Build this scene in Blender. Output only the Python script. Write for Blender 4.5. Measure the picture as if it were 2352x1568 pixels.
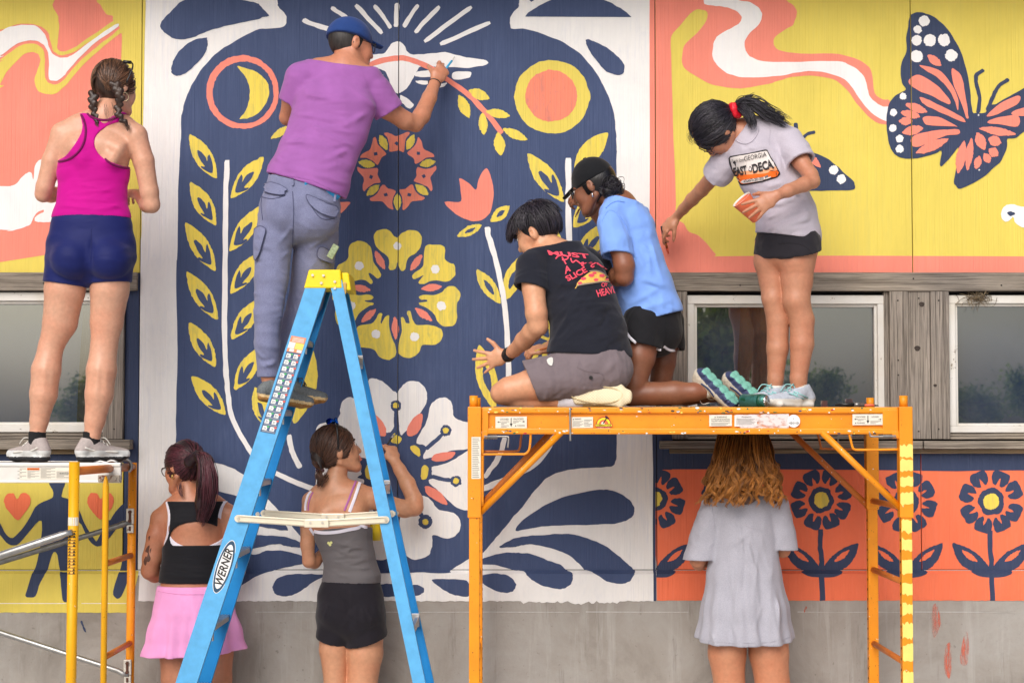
import bpy,bmesh,math,random
import numpy as np
from mathutils import Vector,Matrix
from mathutils.geometry import tessellate_polygon
from mathutils.bvhtree import BVHTree

for o in list(bpy.data.objects):
    bpy.data.objects.remove(o,do_unlink=True)
scene=bpy.context.scene
COL=scene.collection
random.seed(7)

# ------------------------------------------------------------------ camera
FPX=4149.0  # focal length in units of 1/2352 of the picture's width
PITCH=math.radians(2.5)
CAM_Z=1.70
WALL_Y=8.55
cam_data=bpy.data.cameras.new('camera')
cam_data.sensor_width=36.0
cam_data.lens=FPX/2352.0*36.0
cam_data.clip_start=0.1
cam_data.clip_end=2000.0
cam=bpy.data.objects.new('camera',cam_data)
COL.objects.link(cam)
cam.location=(0,0,CAM_Z)
cam.rotation_euler=(math.radians(90)+PITCH,0,0)
cam_data.dof.use_dof=False
scene.camera=cam

# ------------------------------------------------------------------ light: bright hazy sky, the veiled sun high behind the camera
SUN_EL,SUN_AZ=math.radians(38),math.radians(180+18)  # azimuth measured from +Y towards +X
world=bpy.data.worlds.new('World')
scene.world=world
world.use_nodes=True
wn=world.node_tree.nodes
sky=wn.new('ShaderNodeTexSky')
sky.sky_type='NISHITA'
sky.sun_disc=False
sky.sun_elevation=SUN_EL
sky.sun_rotation=SUN_AZ
sky.air_density=0.7
sky.dust_density=5.0
sky.ozone_density=0.8
wn['Background'].inputs['Strength'].default_value=0.085
world.node_tree.links.new(sky.outputs['Color'],wn['Background'].inputs['Color'])
sun_data=bpy.data.lights.new('sun','SUN')
sun_data.energy=1.5
sun_data.angle=math.radians(45)
sun_data.color=(0.98,0.99,1.0)
sun=bpy.data.objects.new('sun',sun_data)
COL.objects.link(sun)
_sd=Vector((math.sin(SUN_AZ)*math.cos(SUN_EL),math.cos(SUN_AZ)*math.cos(SUN_EL),math.sin(SUN_EL)))
sun.rotation_euler=_sd.to_track_quat('Z','Y').to_euler()
sun.location=(0,-12,20)
scene.view_settings.view_transform='Standard'
scene.view_settings.look='None'
scene.view_settings.gamma=1.0
scene.view_settings.use_curve_mapping=False
scene.view_settings.exposure=0.30
scene.render.engine='CYCLES'
scene.cycles.max_bounces=8
scene.cycles.diffuse_bounces=4
scene.cycles.glossy_bounces=3
scene.cycles.transmission_bounces=4
scene.cycles.transparent_max_bounces=6
scene.cycles.caustics_reflective=False
scene.cycles.caustics_refractive=False
scene.cycles.use_denoising=True
scene.cycles.use_adaptive_sampling=True

# ------------------------------------------------------------------ measuring: where a ray of the photograph meets a plane Y = const
_ct,_st=math.cos(PITCH),math.sin(PITCH)
YMAP=None  # shifts the depths of a figure measured too near or too far
def P(u,v,Y):
    if YMAP:Y=YMAP(Y)
    dx,dz=(u-1176.0)/FPX,(784.0-v)/FPX
    y,z=_ct-_st*dz,_st+_ct*dz
    t=Y/y
    return np.array((dx*t,Y,CAM_Z+z*t))
def ray_dir(u,v):
    p=P(u,v,1.0)-np.array((0,0,CAM_Z))
    return Vector(p).normalized()
def px(Y):  # metres per picture unit at depth Y
    return Y/FPX

# ------------------------------------------------------------------ naming, labels, parenting
def tag(o,label=None,cat=None,group=None,kind=None):
    if label:o['label']=label
    if cat:o['category']=cat
    if group:o['group']=group
    if kind:o['kind']=kind
    return o
def thing(name,label,cat,loc=(0,0,0),group=None):
    o=bpy.data.objects.new(name,None)
    o.empty_display_size=0.05
    COL.objects.link(o)
    o.location=Vector([float(c)for c in loc])
    return tag(o,label,cat,group)
def link_mesh(name,me,mats,parent=None,smooth=False):
    o=bpy.data.objects.new(name,me)
    COL.objects.link(o)
    for m in(mats if isinstance(mats,(list,tuple))else[mats]):
        if m is not None:me.materials.append(m)
    if smooth:
        me.polygons.foreach_set('use_smooth',[True]*len(me.polygons))
    if parent is not None:
        o.parent=parent
        pl=Vector((0,0,0))
        q=parent
        while q is not None:
            pl+=q.location
            q=q.parent
        o.location=-pl  # children hold world coordinates in their mesh
    return o
def finish(name,bm,mats,parent=None,smooth=False):
    me=bpy.data.meshes.new(name)
    bm.normal_update()
    bm.to_mesh(me);bm.free()
    return link_mesh(name,me,mats,parent,smooth)

# ------------------------------------------------------------------ materials
def lin(r,g,b,k=1.0):
    def f(c):
        c/=255.0
        return c/12.92 if c<=0.04045 else((c+0.055)/1.055)**2.4
    return(min(f(r)*k,0.9),min(f(g)*k,0.9),min(f(b)*k,0.9),1.0)
def new_mat(name):
    m=bpy.data.materials.new(name);m.use_nodes=True
    n=m.node_tree.nodes
    return m,n,m.node_tree.links,n['Principled BSDF']
def setv(bsdf,**kw):
    names=dict(rough='Roughness',metal='Metallic',spec='Specular IOR Level',sss='Subsurface Weight',sheen='Sheen Weight',coat='Coat Weight')
    for k,v in kw.items():
        bsdf.inputs[names[k]].default_value=v
def coords(n,l,scale,kind='Position',rot=(0,0,0)):
    mp=n.new('ShaderNodeMapping')
    mp.inputs['Scale'].default_value=scale
    mp.inputs['Rotation'].default_value=rot
    if kind=='Position':
        g=n.new('ShaderNodeNewGeometry');l.new(g.outputs['Position'],mp.inputs['Vector'])
    else:
        g=n.new('ShaderNodeTexCoord');l.new(g.outputs[kind],mp.inputs['Vector'])
    return mp.outputs['Vector']
def noise(n,l,vec,scale=1.0,detail=3.0,rough=0.55,dist=0.0):
    t=n.new('ShaderNodeTexNoise')
    t.inputs['Scale'].default_value=scale;t.inputs['Detail'].default_value=detail
    t.inputs['Roughness'].default_value=rough;t.inputs['Distortion'].default_value=dist
    l.new(vec,t.inputs['Vector'])
    return t.outputs['Fac']
def ramp(n,l,fac,stops):
    r=n.new('ShaderNodeValToRGB');cr=r.color_ramp
    while len(cr.elements)<len(stops):cr.elements.new(0.5)
    for e,(p,c)in zip(cr.elements,stops):
        e.position=p;e.color=c if len(c)==4 else(*c,1)
    l.new(fac,r.inputs['Fac'])
    return r.outputs['Color']
def mixc(n,l,fac,a,b,blend='MIX'):
    m=n.new('ShaderNodeMix');m.data_type='RGBA';m.blend_type=blend
    for s,v in((m.inputs['Factor'],fac),(m.inputs['A'],a),(m.inputs['B'],b)):
        if hasattr(v,'is_linked'):l.new(v,s)
        else:s.default_value=v
    return m.outputs['Result']
def bump(n,l,bsdf,height,strength=0.3,dist=0.01,prev=None):
    b=n.new('ShaderNodeBump')
    b.inputs['Strength'].default_value=strength;b.inputs['Distance'].default_value=dist
    l.new(height,b.inputs['Height'])
    if prev is not None:l.new(prev,b.inputs['Normal'])
    l.new(b.outputs['Normal'],bsdf.inputs['Normal'])
    return b.outputs['Normal']
def mathn(n,l,op,a,b=0.0):
    m=n.new('ShaderNodeMath');m.operation=op
    for s,v in zip(m.inputs,(a,b)):
        if hasattr(v,'is_linked'):l.new(v,s)
        else:s.default_value=v
    return m.outputs[0]
BLACK=(0,0,0,1);WHITE=(1,1,1,1)

def paint_mat(name,col,under,amount=0.5,streak=0.35,grain=1.0,rough=0.62):
    """brushed exterior paint on rough-sawn siding: thin streaks where the undercoat shows, vertical saw grain"""
    m,n,l,b=new_mat(name)
    big=noise(n,l,coords(n,l,(3.2,3.2,1.8)),1.0,5,0.65,0.6)
    fine=noise(n,l,coords(n,l,(90,90,5)),1.0,3,0.6)
    st=noise(n,l,coords(n,l,(28,28,9),rot=(0,0.35,0)),1.0,4,0.7,1.2)
    k=mathn(n,l,'MULTIPLY',big,fine)
    msk=ramp(n,l,k,[(0.30-0.09*amount,BLACK),(0.52,(amount,amount,amount,1))])
    c=mixc(n,l,msk,col,under)
    msk2=ramp(n,l,st,[(0.52,BLACK),(0.78,(streak,streak,streak,1))])
    c=mixc(n,l,msk2,c,under)
    vv=ramp(n,l,big,[(0.3,(0.90,0.90,0.91,1)),(0.7,(1.06,1.05,1.04,1))])
    c=mixc(n,l,1.0,c,vv,'MULTIPLY')
    l.new(c,b.inputs['Base Color'])
    g1=noise(n,l,coords(n,l,(150,150,2.2)),1.0,2,0.6)
    g2=noise(n,l,coords(n,l,(34,34,1.1)),1.0,4,0.6,0.7)
    h=mathn(n,l,'ADD',g1,mathn(n,l,'MULTIPLY',g2,0.8))
    bump(n,l,b,h,0.55*grain,0.006)
    setv(b,rough=rough,spec=0.28)
    return m
def wood_mat(name,a,bcol,axis='X',rough=0.85):
    m,n,l,b=new_mat(name)
    s={'X':(1.6,22,55),'Z':(55,22,1.6)}[axis]
    s2={'X':(3.5,60,190),'Z':(190,60,3.5)}[axis]
    g=noise(n,l,coords(n,l,s),1.0,6,0.68,1.1)
    f=noise(n,l,coords(n,l,s2),1.0,4,0.7,0.3)
    big=noise(n,l,coords(n,l,(2.4,2.4,2.4)),1.0,3)
    c=ramp(n,l,g,[(0.30,a),(0.50,bcol),(0.72,tuple(min(1,x*1.45)for x in bcol[:3]))])
    c=mixc(n,l,ramp(n,l,f,[(0.34,(0.75,0.75,0.75,1)),(0.5,BLACK)]),c,tuple(x*0.28 for x in a[:3])+(1,))
    c=mixc(n,l,1.0,c,ramp(n,l,big,[(0.3,(0.72,0.72,0.74,1)),(0.7,(1.15,1.12,1.05,1))]),'MULTIPLY')
    l.new(c,b.inputs['Base Color'])
    bump(n,l,b,mathn(n,l,'ADD',g,f),0.8,0.006)
    setv(b,rough=rough,spec=0.15)
    return m
def plain_mat(name,col,rough=0.5,metal=0.0,spec=0.5,var=0.0,scale=25.0,bumpy=0.0,wear=None,wear_lo=0.66,wear_scale=35):
    m,n,l,b=new_mat(name)
    b.inputs['Base Color'].default_value=col
    setv(b,rough=rough,metal=metal,spec=spec)
    v=coords(n,l,(1,1,1))
    c=None
    if var:
        f=noise(n,l,v,scale,4)
        lo,hi=1-var,1+var
        c=mixc(n,l,1.0,col,ramp(n,l,f,[(0.3,(lo,lo,lo,1)),(0.7,(hi,hi,hi,1))]),'MULTIPLY')
        l.new(c,b.inputs['Base Color'])
    if wear is not None:
        f2=noise(n,l,v,wear_scale,5,0.7)
        c=mixc(n,l,ramp(n,l,f2,[(wear_lo,BLACK),(wear_lo+0.03,WHITE)]),c if c is not None else col,wear)
        l.new(c,b.inputs['Base Color'])
    if bumpy:
        bump(n,l,b,noise(n,l,v,scale*3,3),bumpy,0.004)
    return m
def cloth_mat(name,col,var=0.10,rough=0.9,weave=0.25,heather=None,sheen=0.15,fold=0.35,fold_scale=(9,9,15)):
    m,n,l,b=new_mat(name)
    v=coords(n,l,(1,1,1))
    f=noise(n,l,v,14,3)
    lo,hi=1-var,1+var
    c=mixc(n,l,1.0,col,ramp(n,l,f,[(0.3,(lo,lo,lo,1)),(0.7,(hi,hi,hi,1))]),'MULTIPLY')
    if heather is not None:
        h=noise(n,l,coords(n,l,(260,260,420)),1.0,2)
        c=mixc(n,l,ramp(n,l,h,[(0.42,BLACK),(0.62,(0.55,0.55,0.55,1))]),c,heather)
    l.new(c,b.inputs['Base Color'])
    w=noise(n,l,v,420,2)
    nb=bump(n,l,b,w,weave,0.0015)
    if fold:
        f1=noise(n,l,coords(n,l,fold_scale),1.0,2,0.45,0.35)
        bump(n,l,b,f1,min(1,fold*1.6),0.03,nb)
    setv(b,rough=rough,spec=0.2,sheen=sheen)
    return m
def skin_mat(name,col,red=0.12,spot=0.2):
    m,n,l,b=new_mat(name)
    v=coords(n,l,(1,1,1))
    f=noise(n,l,v,9,4,0.6)
    f2=noise(n,l,v,60,3)
    redc=(min(1,col[0]*1.02),col[1]*0.76,col[2]*0.70,1)
    c=mixc(n,l,ramp(n,l,f,[(0.40,BLACK),(0.80,(.6,.6,.6,1))]),col,redc)
    c=mixc(n,l,1.0,c,ramp(n,l,f2,[(0.3,(0.93,0.92,0.92,1)),(0.7,(1.07,1.07,1.07,1))]),'MULTIPLY')
    mole=noise(n,l,v,75,1,0.4)
    c=mixc(n,l,ramp(n,l,mole,[(0.80,BLACK),(0.83,(spot,spot,spot,1))]),c,tuple(x*0.3 for x in col[:3])+(1,))
    l.new(c,b.inputs['Base Color'])
    bump(n,l,b,noise(n,l,v,260,3),0.12,0.002)
    setv(b,rough=0.42,spec=0.5,sss=0.06)
    b.inputs['Subsurface Radius'].default_value=(0.012,0.005,0.003)
    b.inputs['Subsurface Scale'].default_value=0.6
    return m
def hair_mat(name,dark,light,rough=0.38):
    m,n,l,b=new_mat(name)
    a=n.new('ShaderNodeAttribute');a.attribute_name='tint'
    f=noise(n,l,coords(n,l,(70,70,9)),1.0,3)
    k=mathn(n,l,'ADD',mathn(n,l,'MULTIPLY',a.outputs['Fac'],0.75),mathn(n,l,'MULTIPLY',f,0.35))
    c=ramp(n,l,k,[(0.12,dark),(0.85,light)])
    l.new(c,b.inputs['Base Color'])
    bump(n,l,b,noise(n,l,coords(n,l,(240,240,16)),1.0,3),0.5,0.003)
    setv(b,rough=rough,spec=0.5)
    return m

# ------------------------------------------------------------------ mesh helpers
def add_box(bm,lo,hi,mi=0,bevel=0.0,M=None):
    lo,hi=np.minimum(lo,hi),np.maximum(lo,hi)
    vs=[bm.verts.new((x,y,z))for x in(lo[0],hi[0])for y in(lo[1],hi[1])for z in(lo[2],hi[2])]
    fs=[(0,1,3,2),(4,6,7,5),(0,4,5,1),(2,3,7,6),(0,2,6,4),(1,5,7,3)]
    faces=[bm.faces.new([vs[i]for i in f])for f in fs]
    for f in faces:f.material_index=mi
    if bevel:
        es=list({e for f in faces for e in f.edges})
        r=bmesh.ops.bevel(bm,geom=es,offset=bevel,segments=2,profile=0.5,affect='EDGES')
        vs=list({v for f in r['faces']for v in f.verts}|{v for v in vs if v.is_valid})
        for f in r['faces']:f.material_index=mi
    if M is not None:
        bmesh.ops.transform(bm,matrix=M,verts=[v for v in vs if v.is_valid])
    return vs
def frame_axes(d,hint=None):
    d=np.asarray(d,float);d=d/np.linalg.norm(d)
    h=np.array((0,0,1.0))if hint is None else np.asarray(hint,float)
    if abs(np.dot(d,h))>0.97*np.linalg.norm(h):h=np.array((1.0,0,0))
    a=np.cross(d,h);a/=np.linalg.norm(a)
    b=np.cross(a,d)
    return d,a,b
def add_tube(bm,pts,r,sides=10,mi=0,caps=True,closed=False):
    pts=[np.asarray(p,float)for p in pts]
    n=len(pts)
    rr=r if isinstance(r,(list,tuple))else[r]*n
    rings=[];prev=None
    for i,p in enumerate(pts):
        if closed:t=pts[(i+1)%n]-pts[i-1]
        else:t=pts[min(i+1,n-1)]-pts[max(i-1,0)]
        t=t/(np.linalg.norm(t)+1e-12)
        if prev is None:_,a,b=frame_axes(t)
        else:
            a=prev-t*np.dot(prev,t);a/=(np.linalg.norm(a)+1e-12);b=np.cross(a,t)
        prev=a
        rings.append([bm.verts.new(p+rr[i]*(math.cos(q)*a+math.sin(q)*b))for q in[2*math.pi*k/sides for k in range(sides)]])
    m=n if closed else n-1
    for i in range(m):
        A,B=rings[i],rings[(i+1)%n]
        for k in range(sides):
            f=bm.faces.new((A[k],A[(k+1)%sides],B[(k+1)%sides],B[k]));f.material_index=mi;f.smooth=True
    if caps and not closed:
        f=bm.faces.new(rings[0][::-1]);f.material_index=mi
        f=bm.faces.new(rings[-1]);f.material_index=mi
def add_bar(bm,a,b,w,h,hint,mi=0,bevel=0.0):
    """square bar from a to b, w across (a x hint), h along the hint"""
    a,b=np.asarray(a,float),np.asarray(b,float)
    d,s,t=frame_axes(b-a,hint)
    L=np.linalg.norm(b-a)
    M=Matrix(((s[0],d[0],t[0],(a[0]+b[0])/2),(s[1],d[1],t[1],(a[1]+b[1])/2),(s[2],d[2],t[2],(a[2]+b[2])/2),(0,0,0,1)))
    add_box(bm,(-w/2,-L/2,-h/2),(w/2,L/2,h/2),mi,bevel,M)
def tube_obj(name,pts,r,mat,parent,sides=12,caps=True,closed=False):
    bm=bmesh.new();add_tube(bm,pts,r,sides,0,caps,closed)
    return finish(name,bm,mat,parent)
def box_obj(name,lo,hi,mat,parent,bevel=0.002):
    bm=bmesh.new();add_box(bm,lo,hi,0,bevel)
    return finish(name,bm,mat,parent)
def catmull(pts,k=6,closed=True):
    pts=[np.asarray(p,float)for p in pts];n=len(pts);out=[]
    for i in range(n if closed else n-1):
        if closed:p0,p1,p2,p3=pts[i-1],pts[i],pts[(i+1)%n],pts[(i+2)%n]
        else:p0,p1,p2,p3=pts[max(i-1,0)],pts[i],pts[i+1],pts[min(i+2,n-1)]
        for j in range(k):
            t=j/k
            out.append(0.5*((2*p1)+(-p0+p2)*t+(2*p0-5*p1+4*p2-p3)*t*t+(-p0+3*p1-3*p2+p3)*t**3))
    if not closed:out.append(pts[-1])
    return out

# ------------------------------------------------------------------ text as flat print
def text_polys(s,offset=0.0,shear=0.0,spacing=1.0):
    cu=bpy.data.curves.new('lettering','FONT');cu.body=s;cu.size=1.0;cu.resolution_u=3
    cu.offset=offset;cu.shear=shear;cu.space_character=spacing
    ob=bpy.data.objects.new('lettering',cu);COL.objects.link(ob)
    dg=bpy.context.evaluated_depsgraph_get()
    me=bpy.data.meshes.new_from_object(ob.evaluated_get(dg))
    vs=np.array([v.co[:2]for v in me.vertices])if len(me.vertices)else np.zeros((0,2))
    fs=[tuple(p.vertices)for p in me.polygons]
    bpy.data.objects.remove(ob,do_unlink=True);bpy.data.curves.remove(cu);bpy.data.meshes.remove(me)
    lo,hi=vs.min(0),vs.max(0)
    return(vs-lo)/(hi-lo),fs
def text_on(bm,s,origin,ux,uy,mi=0,offset=0.0,shear=0.0,spacing=1.0):
    """lettering s filling the parallelogram origin + ux, uy (world vectors)"""
    vs,fs=text_polys(s,offset,shear,spacing)
    o,ux,uy=(np.asarray(x,float)for x in(origin,ux,uy))
    bv=[bm.verts.new(o+ux*a+uy*b)for a,b in vs]
    for f in fs:
        try:
            g=bm.faces.new([bv[i]for i in f]);g.material_index=mi
        except ValueError:pass
def quad(bm,a,b,c,d,mi=0):
    f=bm.faces.new([bm.verts.new(tuple(float(x)for x in p))for p in(a,b,c,d)]);f.material_index=mi
    return f
# ------------------------------------------------------------------ soft solids: signed distance trees meshed by surface nets
def A3(p):return np.asarray(p,np.float32)
def cap(a,b,ra,rb=None,wide=None,f=1.0,f1=None):
    return('cap',A3(a),A3(b),float(ra),float(ra if rb is None else rb),None if wide is None else A3(wide),float(f),float(f if f1 is None else f1))
def ell(c,r,R=None):return('ell',A3(c),A3(r),None if R is None else A3(R))
def sph(c,r):return cap(c,c,r)
def U(k,*ch):
    out=[]
    for c in ch:
        if c is None:continue
        out+=list(c)if isinstance(c,list)else[c]
    return('u',k,out)
def SUB(a,b,k=0.004):return('sub',a,b,k)
def CUT(a,*planes):return('cut',a,[(A3(p),A3(n)/np.linalg.norm(n))for p,n in planes])
def OFF(a,r):return('off',a,r)
def DISP(a,fn):return('disp',a,fn)
def HEM(a,plane,depth=0.06,thick=0.014):
    """cut at a plane and hollow the solid near the cut, so that the hem reads as cloth"""
    p,n=A3(plane[0]),A3(plane[1]);n=n/np.linalg.norm(n)
    return SUB(CUT(a,(p,n)),CUT(OFF(a,-thick),(p-n*depth,-n)),0.003)
def smin(a,b,k):
    if k<=0:return np.minimum(a,b)
    h=np.maximum(k-np.abs(a-b),0)/k
    return np.minimum(a,b)-h*h*(k*0.25)
def ev(nd,X):
    t=nd[0]
    if t=='cap':
        _,a,b,ra,rb,w,f,fe=nd
        ab=b-a;L=float(np.dot(ab,ab));q=X-a
        if L>1e-10:
            s=np.clip(q@ab/L,0,1)
            q=q-s[:,None]*ab;r=ra+(rb-ra)*s;f=f+(fe-f)*s
        else:r=ra
        d2=np.einsum('ij,ij->i',q,q)
        if w is not None:
            ww=w-(ab*(np.dot(w,ab)/L)if L>1e-10 else 0);ww=ww/(np.linalg.norm(ww)+1e-9)
            qw=q@ww
            d2=d2-qw*qw*(1-1/(f*f))
        return np.sqrt(np.maximum(d2,0))-r
    if t=='ell':
        q=X-nd[1]
        if nd[3]is not None:q=q@nd[3].T
        k0=np.linalg.norm(q/nd[2],axis=1);k1=np.linalg.norm(q/(nd[2]*nd[2]),axis=1)
        return k0*(k0-1)/np.maximum(k1,1e-6)
    if t=='u':
        r=ev(nd[2][0],X)
        for c in nd[2][1:]:r=smin(r,ev(c,X),nd[1])
        return r
    if t=='sub':
        a,b,k=ev(nd[1],X),-ev(nd[2],X),nd[3]
        return-smin(-a,-b,k)
    if t=='cut':
        r=ev(nd[1],X)
        for p,n in nd[2]:r=np.maximum(r,(X-p)@n)
        return r
    if t=='off':return ev(nd[1],X)-nd[2]
    if t=='disp':return ev(nd[1],X)-nd[2](X)
    raise ValueError(t)
def bounds(nd):
    t=nd[0]
    if t=='cap':
        r=max(nd[3]*max(1,nd[6]),nd[4]*max(1,nd[7]))
        return np.minimum(nd[1],nd[2])-r,np.maximum(nd[1],nd[2])+r
    if t=='ell':
        r=float(nd[2].max());return nd[1]-r,nd[1]+r
    if t=='u':
        bs=[bounds(c)for c in nd[2]]
        return np.min([b[0]for b in bs],0),np.max([b[1]for b in bs],0)
    if t in('sub','cut'):
        lo,hi=bounds(nd[1])
        if t=='cut':
            for p,n in nd[2]:
                for ax in range(3):
                    if abs(n[ax])>0.999:
                        if n[ax]>0:hi[ax]=min(hi[ax],p[ax]+0.01)
                        else:lo[ax]=max(lo[ax],p[ax]-0.01)
        return lo,hi
    if t=='off':
        lo,hi=bounds(nd[1]);return lo-max(nd[2],0),hi+max(nd[2],0)
    if t=='disp':
        lo,hi=bounds(nd[1]);return lo-0.01,hi+0.01
def surface(nd,h=0.006):
    lo,hi=bounds(nd);lo=lo-3*h;hi=hi+3*h
    B=8
    nb=np.ceil((hi-lo)/(B*h)).astype(int)
    ci=np.stack(np.meshgrid(*[np.arange(k)for k in nb],indexing='ij'),-1).reshape(-1,3)
    cen=(lo+(ci+0.5)*B*h).astype(np.float32)
    cd=ev(nd,cen)
    act=np.abs(cd)<B*h*0.87*1.1+0.016
    F=np.repeat(np.repeat(np.repeat(cd.reshape(nb),B,0),B,1),B,2).astype(np.float32)
    off=np.stack(np.meshgrid(*[np.arange(B)]*3,indexing='ij'),-1).reshape(-1,3)
    ai=ci[act]
    F6=F.reshape(nb[0],B,nb[1],B,nb[2],B).transpose(0,2,4,1,3,5)
    F6=np.ascontiguousarray(F6)
    step=400
    for s in range(0,len(ai),step):
        blk=ai[s:s+step]
        pts=(lo+((blk[:,None,:]*B+off[None])*h)).reshape(-1,3).astype(np.float32)
        F6[blk[:,0],blk[:,1],blk[:,2]]=ev(nd,pts).reshape(len(blk),B,B,B)
    F=F6 .transpose(0,3,1,4,2,5).reshape(nb*B)
    S=(F<0)
    c8=[S[i:F.shape[0]-1+i,j:F.shape[1]-1+j,k:F.shape[2]-1+k]for i in(0,1)for j in(0,1)for k in(0,1)]
    cnt=np.zeros(c8[0].shape,np.int8)
    for c in c8:cnt+=c
    I=np.argwhere((cnt>0)&(cnt<8))
    corner=np.array([(i,j,k)for i in(0,1)for j in(0,1)for k in(0,1)])
    V=np.stack([F[I[:,0]+c[0],I[:,1]+c[1],I[:,2]+c[2]]for c in corner],1)
    acc=np.zeros((len(I),3));num=np.zeros(len(I))
    for a in range(8):
        for b in range(a+1,8):
            if np.abs(corner[a]-corner[b]).sum()!=1:continue
            va,vb=V[:,a],V[:,b];m=(va<0)!=(vb<0)
            t=np.where(m,va/np.where(m,va-vb,1),0)
            acc+=np.where(m[:,None],corner[a]+t[:,None]*(corner[b]-corner[a]),0);num+=m
    verts=lo+(I+acc/np.maximum(num,1)[:,None])*h
    vid=np.full(cnt.shape,-1,np.int32);vid[I[:,0],I[:,1],I[:,2]]=np.arange(len(I))
    quads=[]
    for ax in range(3):
        s0=[slice(None)]*3;s1=[slice(None)]*3
        s0[ax]=slice(0,-1);s1[ax]=slice(1,None)
        E=np.argwhere(S[tuple(s0)]!=S[tuple(s1)])
        o1,o2=(ax+1)%3,(ax+2)%3
        E=E[(E[:,o1]>0)&(E[:,o2]>0)&(E[:,o1]<cnt.shape[o1])&(E[:,o2]<cnt.shape[o2])]
        if not len(E):continue
        q=[]
        for d1,d2 in((1,1),(0,1),(0,0),(1,0)):
            c=E.copy();c[:,o1]-=d1;c[:,o2]-=d2
            q.append(vid[c[:,0],c[:,1],c[:,2]])
        q=np.stack(q,1)
        ins=S[E[:,0],E[:,1],E[:,2]]
        q[~ins]=q[~ins][:,::-1]
        quads.append(q)
    quads=np.concatenate(quads);quads=quads[(quads>=0).all(1)]
    return verts,quads
def np_mesh(name,verts,quads,smooth=True):
    me=bpy.data.meshes.new(name)
    me.vertices.add(len(verts));me.vertices.foreach_set('co',np.asarray(verts,np.float32).ravel())
    k=quads.shape[1]
    me.loops.add(len(quads)*k);me.loops.foreach_set('vertex_index',quads.astype(np.int32).ravel())
    me.polygons.add(len(quads))
    me.polygons.foreach_set('loop_start',np.arange(0,len(quads)*k,k,dtype=np.int32))
    me.polygons.foreach_set('use_smooth',np.full(len(quads),smooth))
    me.update(calc_edges=True)
    return me
def solid(name,nd,mats,parent,h=0.006,matfn=None,relax=1):
    v,q=surface(nd,h)
    for _ in range(relax):  # light smoothing takes the grid out of the surface
        s=np.zeros_like(v);c=np.zeros(len(v))
        for a,b in((0,1),(1,2),(2,3),(3,0)):
            np.add.at(s,q[:,a],v[q[:,b]]);np.add.at(c,q[:,a],1)
            np.add.at(s,q[:,b],v[q[:,a]]);np.add.at(c,q[:,b],1)
        v=v*0.4+0.6*s/np.maximum(c,1)[:,None]
    me=np_mesh(name,v,q)
    o=link_mesh(name,me,mats,parent)
    if matfn is not None:
        cen=v[q].mean(1)
        me.polygons.foreach_set('material_index',matfn(cen).astype(np.int32))
    return o
def strands(name,lines,r,mat,parent,sides=4,tint=None,taper=0.35,flat=1.0):
    """many hair locks as one mesh: lines is (N, K, 3)"""
    L=np.asarray(lines,float);N,K,_=L.shape
    T=np.gradient(L,axis=1);T/=np.linalg.norm(T,axis=2,keepdims=True)+1e-9
    ref=np.array((0.31,0.83,0.47));a=np.cross(T,ref);a/=np.linalg.norm(a,axis=2,keepdims=True)+1e-9
    b=np.cross(T,a)
    t=np.linspace(0,1,K)
    prof=np.minimum(1,np.minimum((t+0.08)/0.15,taper+(1-taper)*(1-t)/0.35))
    rr=(np.asarray(r,float).reshape(-1,1)if np.ndim(r)else np.full((N,1),r))*prof[None]
    ang=np.arange(sides)*2*math.pi/sides
    ring=(a[:,:,None]*np.cos(ang)[None,None,:,None]+b[:,:,None]*np.sin(ang)[None,None,:,None]*flat)*rr[:,:,None,None]+L[:,:,None]
    verts=ring.reshape(-1,3)
    i,j,k=np.meshgrid(np.arange(N),np.arange(K-1),np.arange(sides),indexing='ij')
    idx=lambda i,j,k:(i*K+j)*sides+k%sides
    q=np.stack([idx(i,j,k),idx(i,j,k+1),idx(i,j+1,k+1),idx(i,j+1,k)],-1).reshape(-1,4)
    me=np_mesh(name,verts,q)
    o=link_mesh(name,me,mat,parent)
    at=me.attributes.new('tint','FLOAT','POINT')
    tv=np.random.RandomState(3).rand(N)if tint is None else np.asarray(tint)
    at.data.foreach_set('value',(np.repeat(tv.ravel(),sides)if tv.ndim==2 else np.repeat(tv,K*sides)).astype(np.float32))
    return o
def folds(seed,amp,wl,stretch=(1,1,1),ridge=True,n=3,centre=None,rad=None):
    """cloth creases: warped sine ridges"""
    rs=np.random.RandomState(seed)
    D=rs.normal(size=(n,3));D/=np.linalg.norm(D,axis=1,keepdims=True);D=D*np.array(stretch)
    D2=rs.normal(size=(n,3));ph=rs.rand(n,2)*6.28
    def fn(X):
        r=0
        for i in range(n):
            w=np.sin(X@D2[i].astype(np.float32)*(2.1/wl)+ph[i,1])
            s=np.sin(X@D[i].astype(np.float32)*(6.28/wl)+1.8*w+ph[i,0])
            r=r+((1-np.abs(s))**2 if ridge else s)*(0.5+0.5*w)
        r=r*(amp/n*1.6)
        if centre is not None:
            r=r*np.exp(-np.sum((X-A3(centre))**2,1)/(rad*rad))
        return r
    return fn
def creases(segs):
    """explicit folds: (a, b, height, width)"""
    fy=np.array((1,.35,1),np.float32);segs=[(A3(a)*fy,A3(b)*fy,h,w)for a,b,h,w in segs]
    def fn(X):
        r=0;X=X*fy
        for a,b,h,w in segs:
            ab=b-a;q=X-a;s=np.clip(q@ab/float(ab@ab),0,1)
            d2=np.sum((q-s[:,None]*ab)**2,1)
            r=r+h*np.exp(-d2/(w*w))*np.sqrt(np.maximum(np.sin(np.pi*np.clip(s,0.02,0.98)),0))
        return r
    return fn
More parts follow.
